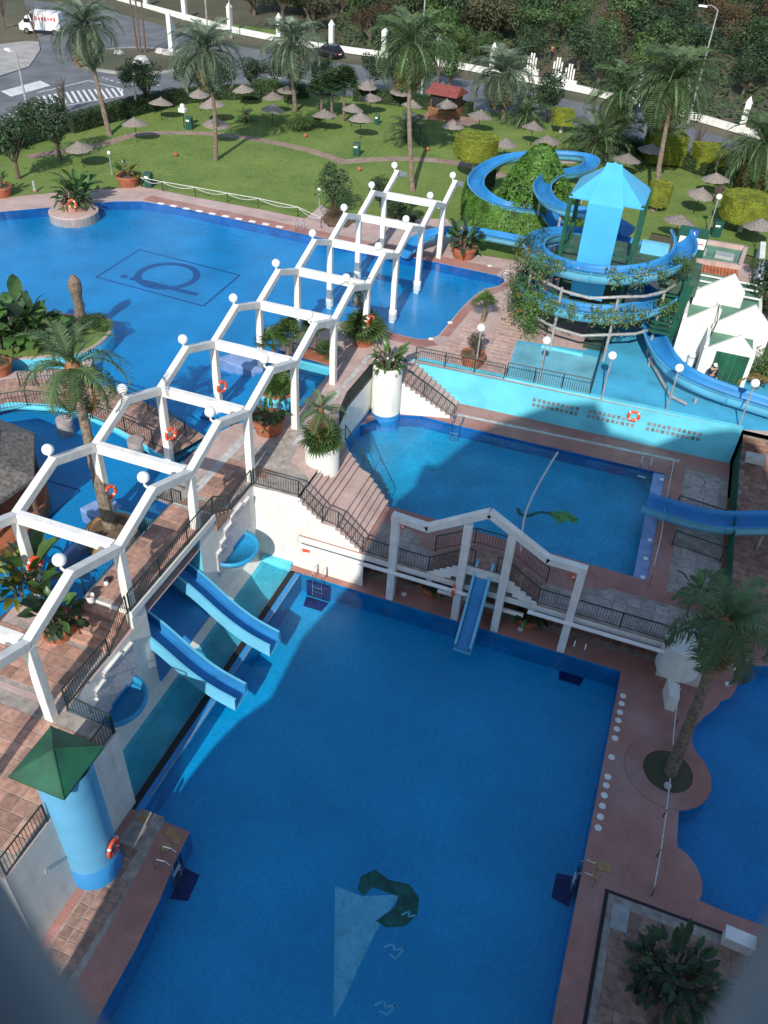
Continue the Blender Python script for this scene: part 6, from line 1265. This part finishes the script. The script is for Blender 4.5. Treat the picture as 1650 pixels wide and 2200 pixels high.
t = thing('bollard', 'short grey bollard light on the deck edge left of the pink planter', 'bollard', (-29.56, 37.37, 4.50)); p = (-29.56, 37.37, 4.50); MB().lathe(p, [(.16,0),(.16,.25),(.11,.28),(.11,.75),(.13,.8),(.02,.9)], 14).build('body', 'galv', t); MB().lathe(p, [(.2,-.02),(.2,.1)], 14).build('foot', 'terracotta', t)
# kiosk
kp = Vector((-6.74, 77.55, 4.50)); kz = -.12; kk = thing('kiosk', 'wooden kiosk with red roof and open counter among the parasols', 'kiosk', (kp.x,kp.y,U))
MB().cbox((kp.x,kp.y,U+.55), (3.0,2.6,1.1), kz).build('lower_wall', 'wood', kk); MB().cbox((kp.x,kp.y+.2,U+1.85), (2.9,2.2,1.5), kz).build('upper_wall', 'wood_dark', kk)
MB().cbox((kp.x,kp.y-1.0,U+1.85), (2.5,.6,1.1), kz).build('counter_shade', 'dark', kk)  # solid dark box, its colour stands for the shade behind the counter
b = MB()
for sx, sy, z in ((-1.9,-1.7,2.5),(1.9,-1.7,2.5),(1.9,1.7,2.5),(-1.9,1.7,2.5),(-1.7,.0,3.3),(1.7,.0,3.3)): b.v.append((kp.x+sx*cos(kz)-sy*sin(kz), kp.y+sx*sin(kz)+sy*cos(kz), U+z))
b.f = [(0,1,5,4),(2,3,4,5),(1,2,5),(3,0,4),(3,2,1,0)]; b.build('roof', 'red_roof', kk)
for i in range(7): MB().cbox((kp.x,kp.y-1.305,U+.12+.15*i), (2.98,.02,.11), 0).build('board', 'wood', kk)
struct(MB().sheet([(kp.x-2.4,kp.y-2.0),(kp.x+3.6,kp.y-2.0),(kp.x+4.2,kp.y+1.8),(kp.x-2.4,kp.y+1.8)], U+.045).build('kiosk_pad', 'stone_path'))
# street lamps
def street_lamp(label, p, top, arm=None):
    t = thing('street_lamp', label, 'street lamp', tuple(p), 'street lamps'); p, top = Vector(p), Vector(top); MB().tube([p, top], [.12,.07], 8).build('pole', 'galv', t); MB().lathe(p, [(.2,0),(.2,.3),(.12,.35)], 10).build('foot', 'galv', t)
    a = Vector(arm or (-1.2,.3,.15)); MB().tube([top, top+a*.5+Vector((0,0,.25)), top+a], .05, 7).build('arm', 'galv', t); MB().cbox(top+a, (.9,.35,.16), atan2(a.y,a.x)).build('lantern', 'ring_white', t)
for lab, b_, h_, a_ in (('grey street lamp at the hedge corner beside the crossing', (-38.98, 49.06, 4.50), 7.2, (-1.2,.5,.1)), ('grey street lamp pole rising past the slim lawn palm crown', (-34.32, 74.69, 4.50), 15, (-1.2,.5,.1)), ('grey street lamp on the far pavement between wall posts', (-46.18, 101.17, 4.50), 9, (1,-.5,.1)), ('grey street lamp behind the tall yellowing palm', (-11.92, 83.64, 4.50), 13, (1,-.5,.1)), ('curved street lamp above the right palms with bright head', (18.67, 90.36, 4.50), 11.3, (-1.6,.2,.2))): street_lamp(lab, b_, (b_[0],b_[1],U+h_), a_)

# ================================================================== pool hut with white gables
ht = thing('pool_hut', 'white gabled pool hut with green doors beside the blue slab', 'building', (24.5,32,U))
def gable(x0, x1, y, th, zl, zp, xp, zr, m='white_wall', nm='gable_wall'):
    pr = [(x0,U),(x1,U),(x1,zr),(xp,zp),(x0,zl)]; n = len(pr)
    return MB().add([(x,y,z) for x, z in pr]+[(x,y+th,z) for x, z in pr], [tuple(range(n)), tuple(range(2*n-1,n-1,-1))]+[((i+1)%n,i,n+i,n+(i+1)%n) for i in range(n)]).build(nm, m, ht)
gable(23.9,26.7,29.3,.22,U+2.2,U+3.5,25.6,U+2.5)
gable(24.1,27.3,31.2,.22,U+3.0,U+4.6,26.0,U+3.4)
gable(22.35,24.35,31.7,.22,U+2.6,U+3.9,24.0,U+3.7)
gable(22.7,25.5,34.2,.22,U+3.6,U+5.0,24.6,U+4.0)
for x0, x1, y0, y1, h in ((23.9,24.1,29.5,31.7,2.6),(26.5,26.7,29.5,33.5,2.6),(22.35,22.55,31.9,38.4,3.0),(24.15,24.33,31.9,34.2,3.2),(26.6,26.8,31.5,38.4,3.0)): MB().box(x0,y0,U, x1,y1,U+h).build('side_wall', 'white_wall', ht)
for x0, x1, y0, y1, h in ((24.1,26.5,29.55,31.18,2.55),(24.35,26.6,31.45,38.3,3.0),(22.55,24.15,31.95,34.15,2.7),(22.55,24.34,34.45,38.3,3.2)): MB().box(x0,y0,U+h-.12, x1,y1,U+h).build('flat_roof', 'green_flat', ht)
for i in range(5): MB().box(24.62+.37*i,29.265,U, 24.62+.37*i+.36,29.295,U+2.3).build('door_panel', 'green_roof', ht)
for y in (35.2,36.4,37.4): MB().box(22.6,y,U+3.32, 26.6,y+.10,U+3.40).build('roof_bar', 'white', ht)
MB().tube([(24.1,30.3,U+2.6),(24.25,31.0,U+3.2),(24.1,31.6,U+4.1)], .03, 6).build('pipe', 'rail', ht)
bb = thing('tiled_building', 'low building with green flat roof, two skylights and terracotta tile eave', 'building', (24.37, 45.85, 4.50))
rz_ = U+3.3; rq = [(22.06, 39.53, 7.80), (25.14, 39.77, 7.80), (25.44, 43.41, 7.80), (22.02, 43.29, 7.80)]
MB().prism([(p[0],p[1]) for p in rq], U, rz_).build('walls', 'white_wall', bb); MB().sheet([(p[0],p[1]) for p in rq], rz_+.006).build('flat_roof', 'green_flat', bb)
for a, b in zip(rq, rq[1:]+rq[:1]): MB().beam((a[0],a[1],rz_+.14), (b[0],b[1],rz_+.14), .28, .30).build('parapet', 'paver_pale', bb)
for p in ((22.30, 41.45, 7.85), (24.12, 41.34, 7.85)): MB().cbox((p[0],p[1],rz_+.12), (1.25,.95,.22), -.05).build('skylight', 'grey_box', bb, bevel=.03)
a, b = Vector(rq[0]), Vector(rq[1]); dv = (b-a).normalized(); nv = Vector((dv.y,-dv.x,0)); L = (b-a).length; n_ = int(L/.21); tm = MB()
for i in range(7):
    t = pi*i/6; tm.v += [(cos(t)*.10,0,sin(t)*.07),(cos(t)*.11,-1.15,sin(t)*.08-.42)]
for i in range(6): tm.f.append((2*i,2*i+1,2*i+3,2*i+2))
TM_ = mesh_of(tm, 'roof_tile', 'terracotta', True); rzr = atan2(dv.y, dv.x)
for i in range(n_): p = a+dv*(L*(i+.5)/n_); inst(TM_, 'roof_tile', bb, (p.x,p.y,rz_-.02), (0,0,rzr))
MB().add([tuple(a-Vector((0,0,.06))), tuple(b-Vector((0,0,.06))), tuple(b+nv*1.1-Vector((0,0,.5))), tuple(a+nv*1.1-Vector((0,0,.5)))], [(0,3,2,1),(0,1,2,3)][:1]).build('eave_board', 'terracotta', bb)
wl = tag(MB().prism([(26.85,33.5),(27.2,33.5),(27.4,52),(27.0,52)], U, U+1.2).build('garden_wall', 'white_wall'), 'low white garden wall behind the hut and the dark conifer', 'wall')
bx_ = thing('white_tub', 'small white upright tub on the slab beside the hut doors', 'tub', (23.56, 31.39, 4.50)); p = (23.56, 31.39, 4.50); MB().lathe(p, [(.22,0),(.25,.7),(.2,.78),(.05,.8)], 14).build('body', 'ring_white', bx_); MB().lathe(p, [(.26,.6),(.26,.66)], 14).build('band', 'grey_box', bx_)
# trees and shrubs right of the hut
for i, (lab, pp, R, H, k, tr_) in enumerate((('dark feathery conifer towering beside the tiled building', (27.57, 37.72, 4.50), 2.4, 6.0, 'leaf_dark', .6), ('second dark conifer behind the white garden wall', (29.28, 40.79, 4.50), 2.6, 6.5, 'leaf_dark', .6), ('bright green shrub beside the green hut door', (27.53, 30.24, 4.50), 1.3, 2.2, 'leaf', .2), ('green shrub mass right of the hut behind the lamp', (28.58, 31.63, 4.50), 1.6, 2.6, 'leaf', .2), ('leafy shrub between hut gables and conifer', (28.09, 34.21, 4.50), 1.2, 2.0, 'leaf', .2), ('low bright bush behind the tiled building', (27.65, 47.53, 4.50), 1.6, 1.6, 'leaf', .1))): tree(lab, pp, R, H, k, tr_, 90+i, 'trees beside the hut')
fr_ = frond_mesh(1.0, 1.4, .24, 'frond_dry', 77); t = thing('dry_frond', 'yellow dry palm frond hanging over the slab beside the hut shrubs', 'frond', (27.95, 29.75, 5.10)); inst(fr_, 'frond', t, (28.13, 29.22, 5.50), (0,-.2,pi), (2.2,2.2,2.2))
tag(MB().cbox((27.9,24.0,U-.9), (1.0,.5,.4)).build('flume_block', 'kerb_pale'), 'pale block under the flume beside the brick path', 'block')
# ================================================================== park beyond the road
pkl = struct(MB().sheet([(p[0],p[1]) for p in ((-75.91, 117.23, 4.50), (-66.64, 113.83, 4.50), (-48.92, 106.64, 4.50), (-37.01, 103.97, 4.50), (-47.34, 119.07, 4.50), (-60.13, 130.62, 4.50), (-78.67, 157.55, 4.50), (-97.00, 139.81, 4.50))], U+.03).build('park_lawn', 'grass'))
rp_ = random.Random(11); W2 = [(p[0], p[1]) for p in farw]
def beyond(x, y, d):
    for a, b in zip(W2[:-1], W2[1:]):
        if a[0] <= x <= b[0]: return y > a[1]+(b[1]-a[1])*(x-a[0])/(b[0]-a[0])+d
    return False
spots = []; kinds = ('leaf_mid','leaf_dark','leaf_dark','leaf_mid','leaf_olive','leaf_brown','leaf')
labs = {'leaf_mid': 'mid green park tree beyond the white wall', 'leaf_dark': 'dark evergreen park tree beyond the white wall', 'leaf_olive': 'dull olive park tree beyond the white wall', 'leaf_brown': 'bare brownish park tree beyond the white wall', 'leaf': 'bright green park tree beyond the white wall'}
for i in range(9000):
    if len(spots) >= 290: break
    y = rp_.uniform(90, 235); x = rp_.uniform(-75, 45)
    if not beyond(x, y, 4.5) or y < 95+(abs(x-20)*0): continue
    if x < -38 and y < 128 and not (x > -52 and y > 112): continue      # the open grass by the roundabout
    if -2.2 < x < 2.2+ (y-96)*.02 and y < 165: continue                    # the park path
    if x > 12 and y < 118-(x-12)*.9: continue                             # dry open strip behind the wall
    if any(hypot(x-a, y-b) < 4.1 for a, b in spots): continue
    spots.append((x, y))
for i, (x, y) in enumerate(spots):
    k = rp_.choice(kinds); R = rp_.uniform(3.0,5.0); H = rp_.uniform(4.5,8.0)
    if y < 112: R *= .75; H *= .75
    tree(labs[k], (x,y,U+max(0,(y-110)*.05)-.2), R, H, k, rp_.uniform(.4,1.6), 300+i, 'park trees beyond the wall', name='park_tree')
hl = struct(MB().add([(-400,108,U-.1),(400,108,U-.1),(400,420,U+18),(-400,420,U+18)], [(0,1,2,3)]).build('hillside', 'park_floor'))
un = MB(); ru = random.Random(12)
def fu(r):
    while True:
        y = ru.uniform(94, 200); x = ru.uniform(-70, 45)
        if beyond(x, y, 1.5) and not (x < -38 and y < 125) and not (-2 < x < 2.2 and y < 160): break
    return (x, y, U+max(0,(y-108)*.058)+ru.random()**2*1.3), Vector((0,0,1))
leaves(un, fu, 30000, .34, ru); stuff(un.build('undergrowth', 'leaf_mid'))
# bare thin trees
def bare(label, p, H, seed):
    r = random.Random(seed); t = thing('bare_tree', label, 'tree', tuple(p), 'bare trees'); b = MB(); x, y, z = p; b.tube([(x,y,z-.1),(x,y,z+H*.35)], [.12,.08], 6); b.build('trunk', 'twig', t); c = MB()
    for i in range(46):
        a = r.uniform(0,2*pi); q = Vector((x,y,z+H*r.uniform(.12,.45))); d = Vector((cos(a)*.35,sin(a)*.35,1)).normalized(); L = H*r.uniform(.3,.6); m_ = q+d*L*.5; c.tube([q, m_, m_+(d+Vector((r.uniform(-.3,.3),r.uniform(-.3,.3),.1)))*L*.4], [.03,.02,.008], 4)
    c.build('twigs', 'twig', t)
bare('bare twiggy tree between the topiaries and the road', (20.32, 75.67, 4.50), 4.4, 1); bare('bare shrub standing in the crossing verge by the left palm', (-42.13, 58.05, 4.50), 4.2, 2); bare('bare shrub beside the drum topiary and the parasol', (23.22, 62.89, 4.50), 2.2, 3); bare('bare tree at the left street corner', (-74.96, 88.43, 4.50), 6.5, 4); bare('second bare tree at the left street corner kerb', (-67.83, 85.84, 4.50), 5.5, 5)
dp = thing('dry_palms', 'bundle of brown dead palm trunks on the roundabout', 'palm', (-50.48, 84.84, 4.50)); p = Vector((-50.48, 84.84, 4.50))
for k, (dx, dy, lx) in enumerate(((0,0,.3),(.5,.3,.6),(-.6,.2,-.4))): MB().tube([(p.x+dx,p.y+dy,U),(p.x+dx+lx*.4,p.y+dy,U+5),(p.x+dx+lx,p.y+dy,U+11)], [.16,.12,.10], 7).build('trunk', ('twig','bark','bark')[k], dp)
# ================================================================== vehicles
def wheel(x, y, z, r, w, par):
    o = MB(); n = 16
    for s in (-1, 1):
        for i in range(n): a = 2*pi*i/n; o.v.append((x+r*cos(a), y+s*w/2, z+r*sin(a)))
    o.f = [(i,(i+1)%n,n+(i+1)%n,n+i) for i in range(n)]+[tuple(range(n))[::-1], tuple(range(n,2*n))]
    wh = o.build('wheel', 'rubber', par); h = MB()
    for s in (-1, 1):
        k = len(h.v); h.v += [(x+r*.6*cos(2*pi*i/10), y+s*(w/2+.01), z+r*.6*sin(2*pi*i/10)) for i in range(10)]; h.f.append(tuple(range(k,k+10)))
    h.build('rim', 'steel', wh)
def loft(sections):
    b = MB(); n = len(sections[0])
    for s in sections: b.v += s
    for i in range(len(sections)-1):
        for j in range(n): b.f.append((i*n+j, i*n+(j+1)%n, (i+1)*n+(j+1)%n, (i+1)*n+j))
    b.f.append(tuple(range(n))[::-1]); b.f.append(tuple((len(sections)-1)*n+j for j in range(n))); return b
def car(label, p, rz, m):
    t = thing('parked_car', label, 'car', (0,0,0))
    sec = lambda x, w, z0, z1, wt: [(x,-w,z0),(x,-w,z0+(z1-z0)*.55),(x,-wt,z1),(x,wt,z1),(x,w,z0+(z1-z0)*.55),(x,w,z0)]
    loft([sec(-2.0,.74,.42,.78,.66),sec(-1.9,.84,.28,.88,.76),(sec(-1.3,.87,.22,.92,.80)),sec(0,.88,.22,.93,.82),sec(.9,.87,.22,.90,.80),sec(1.75,.82,.25,.76,.72),sec(2.0,.68,.40,.66,.6)]).build('body', m, t, smooth=False, bevel=.04)
    loft([sec(-1.75,.74,.86,1.0,.66),sec(-1.35,.74,.88,1.38,.58),sec(-.6,.75,.9,1.46,.60),sec(.2,.75,.9,1.42,.58),sec(.95,.70,.88,.95,.62)]).build('cabin', 'glass_dark', t)
    loft([sec(-1.30,.62,1.37,1.42,.58),sec(-.6,.64,1.44,1.49,.60),sec(.22,.62,1.40,1.45,.56)]).build('roof', m, t)
    for x in (-1.25, 1.3):
        for y in (-.80, .80): wheel(x, y, .31, .31, .2, t)
    for y in (-.6, .6): MB().cbox((-2.0,y,.72), (.06,.24,.16)).build('tail_light', 'lamp_red', t); MB().cbox((1.97,y,.58), (.1,.28,.12)).build('headlight', 'steel', t)
    MB().cbox((-2.02,0,.60), (.03,.52,.12)).build('number_plate', 'plate', t); t.location = p; t.rotation_euler = (0,0,rz); t.scale = (1.1,1.1,1.1)
car('black hatchback driving on the road beside the wall post', (-29.83, 98.45, 4.44), radians(158), 'car_black')
car('dark grey car on the road behind the leaning palm fronds', (12.20, 88.66, 4.44), radians(-25), 'car_grey')
vn_ = thing('delivery_van', 'white box van with red lettering at the left street corner', 'van', (0,0,0))
MB().box(-2.6,-1.0,.55, 1.3,1.0,2.75).build('cargo_box', 'van_white', vn_, bevel=.06)
loft([[(1.32,-.95,.4),(1.32,-.95,1.4),(1.32,-.85,2.3),(1.32,.85,2.3),(1.32,.95,1.4),(1.32,.95,.4)],[(2.0,-.95,.4),(2.0,-.95,1.4),(2.0,-.82,2.2),(2.0,.82,2.2),(2.0,.95,1.4),(2.0,.95,.4)],[(2.7,-.93,.4),(2.7,-.93,1.25),(2.7,-.85,1.45),(2.7,.85,1.45),(2.7,.93,1.25),(2.7,.93,.4)],[(3.2,-.85,.45),(3.2,-.85,1.0),(3.2,-.8,1.15),(3.2,.8,1.15),(3.2,.85,1.0),(3.2,.85,.45)]]).build('cab', 'van_white', vn_)
MB().add([(2.06,-.8,2.15),(2.06,.8,2.15),(2.68,.8,1.5),(2.68,-.8,1.5)], [(0,3,2,1),(0,1,2,3)][:1]).build('windscreen', 'glass_dark', vn_)
for s in (-1, 1):
    MB().cbox((1.95,s*.945,1.62), (.9,.03,.5)).build('side_window', 'glass_dark', vn_)
    for k in range(7): MB().cbox((-2.0+.42*k,s*1.005,1.95), (.3,.012,.5-.12*(k % 3))).build('lettering', 'van_red', vn_)
    MB().cbox((3.2,s*.6,.85), (.06,.3,.2)).build('headlight', 'steel', vn_)
for x in (-1.7, 2.2):
    for y in (-.88, .88): wheel(x, y, .38, .38, .25, vn_)
vn_.location = (-68.47, 88.90, 4.44); vn_.rotation_euler = (0,0,radians(196))
# ================================================================== people
def person(label, p, rz, top, legs, head='skin', cap=None, s=1.0):
    t = thing('person', label, 'person', tuple(p)); t.rotation_euler = (0,0,rz); t.scale = (s,s,s)
    J = {'pel':(0,0,.95),'ch':(0,.02,1.28),'nk':(0,.02,1.48),'hd':(0,-.02,1.60),'ht':(0,-.03,1.72),'sl':(-.19,.02,1.40),'sr':(.19,.02,1.40),'el':(-.25,.02,1.12),'er':(.25,-.02,1.12),'wl':(-.25,-.14,.92),'wr':(.24,-.18,.95),'fl':(-.25,-.20,.84),'frr':(.23,-.25,.88),'hl':(-.10,0,.90),'hr':(.10,0,.90),'kl':(-.11,-.04,.50),'kr':(.12,.03,.50),'al':(-.11,.02,.09),'ar':(.13,.10,.09),'tl':(-.12,-.14,.04),'tr':(.14,-.06,.04)}
    R_ = {'pel':.14,'ch':.16,'nk':.06,'hd':.095,'ht':.085,'sl':.075,'sr':.075,'el':.055,'er':.055,'wl':.04,'wr':.04,'fl':.035,'frr':.035,'hl':.10,'hr':.10,'kl':.065,'kr':.065,'al':.05,'ar':.05,'tl':.04,'tr':.04}
    def skin(name, ks, es, m, root, grow=1.0):
        me = bpy.data.meshes.new(name); idx = {k: i for i, k in enumerate(ks)}; me.from_pydata([J[k] for k in ks], [(idx[a], idx[b]) for a, b in es], []); o = bpy.data.objects.new(name, me); COL.objects.link(o); o.parent = t
        o.modifiers.new('skin', 'SKIN'); sv = me.skin_vertices
        if not sv: 
            bm = bmesh.new(); bm.from_mesh(me); bm.verts.layers.skin.verify(); bm.to_mesh(me); bm.free(); sv = me.skin_vertices
        for k in ks: sv[0].data[idx[k]].radius = (R_[k]*grow,)*2; sv[0].data[idx[k]].use_root = (k == root)
        sb = o.modifiers.new('sub', 'SUBSURF'); sb.levels = sb.render_levels = 2; me.materials.append(MATS[m]); return o
    skin('body', list(J), [('pel','ch'),('ch','nk'),('nk','hd'),('hd','ht'),('ch','sl'),('ch','sr'),('sl','el'),('sr','er'),('el','wl'),('er','wr'),('wl','fl'),('wr','frr'),('pel','hl'),('pel','hr'),('hl','kl'),('hr','kr'),('kl','al'),('kr','ar'),('al','tl'),('ar','tr')], 'skin', 'pel')
    skin('jacket', ['pel','ch','sl','sr','el','er','wl','wr'], [('pel','ch'),('ch','sl'),('ch','sr'),('sl','el'),('sr','er'),('el','wl'),('er','wr')], top, 'pel', 1.2)
    skin('trousers', ['pel','hl','hr','kl','kr','al','ar'], [('pel','hl'),('pel','hr'),('hl','kl'),('hr','kr'),('kl','al'),('kr','ar')], legs, 'pel', 1.17)
    sh = MB()
    for x, y in ((-.12,-.07),(.14,.01)): sh.cbox((x,y,.045), (.11,.27,.09))
    sh.build('shoes', 'dark', t, bevel=.03) if False else None
    o = bpy.data.objects.new('shoes', mesh_of(sh, 'shoes', 'dark')); COL.objects.link(o); o.parent = t
    hm = mesh_of(MB().lathe((0,-.01,1.62), [(.112,.0),(.115,.06),(.09,.125),(.02,.15)], 14), 'hat', cap or 'dark', True); o = bpy.data.objects.new('cap' if cap else 'hair', hm); COL.objects.link(o); o.parent = t
    if cap: pk = mesh_of(MB().cbox((0,-.15,1.655), (.17,.14,.02)), 'peak', cap); q_ = bpy.data.objects.new('peak', pk); COL.objects.link(q_); q_.parent = o
    fc = MB(); fc.sphere((-.035,-.108,1.63), .012, 6, 4); fc.sphere((.035,-.108,1.63), .012, 6, 4); fc.cbox((0,-.12,1.60), (.022,.03,.045)); o = bpy.data.objects.new('face', mesh_of(fc, 'face', 'skin')); COL.objects.link(o); o.parent = t
    return t
person('person in a dark jacket and white cap at the green hut door', (24.75,28.75,U+.006), .3, 'cloth_navy', 'cloth_navy', cap='cloth_white', s=1.02)
person('person in a red top walking on the park path behind the gate', (-2.44, 114.94, 4.55), 2.6, 'cloth_red', 'cloth_navy', s=1.05)
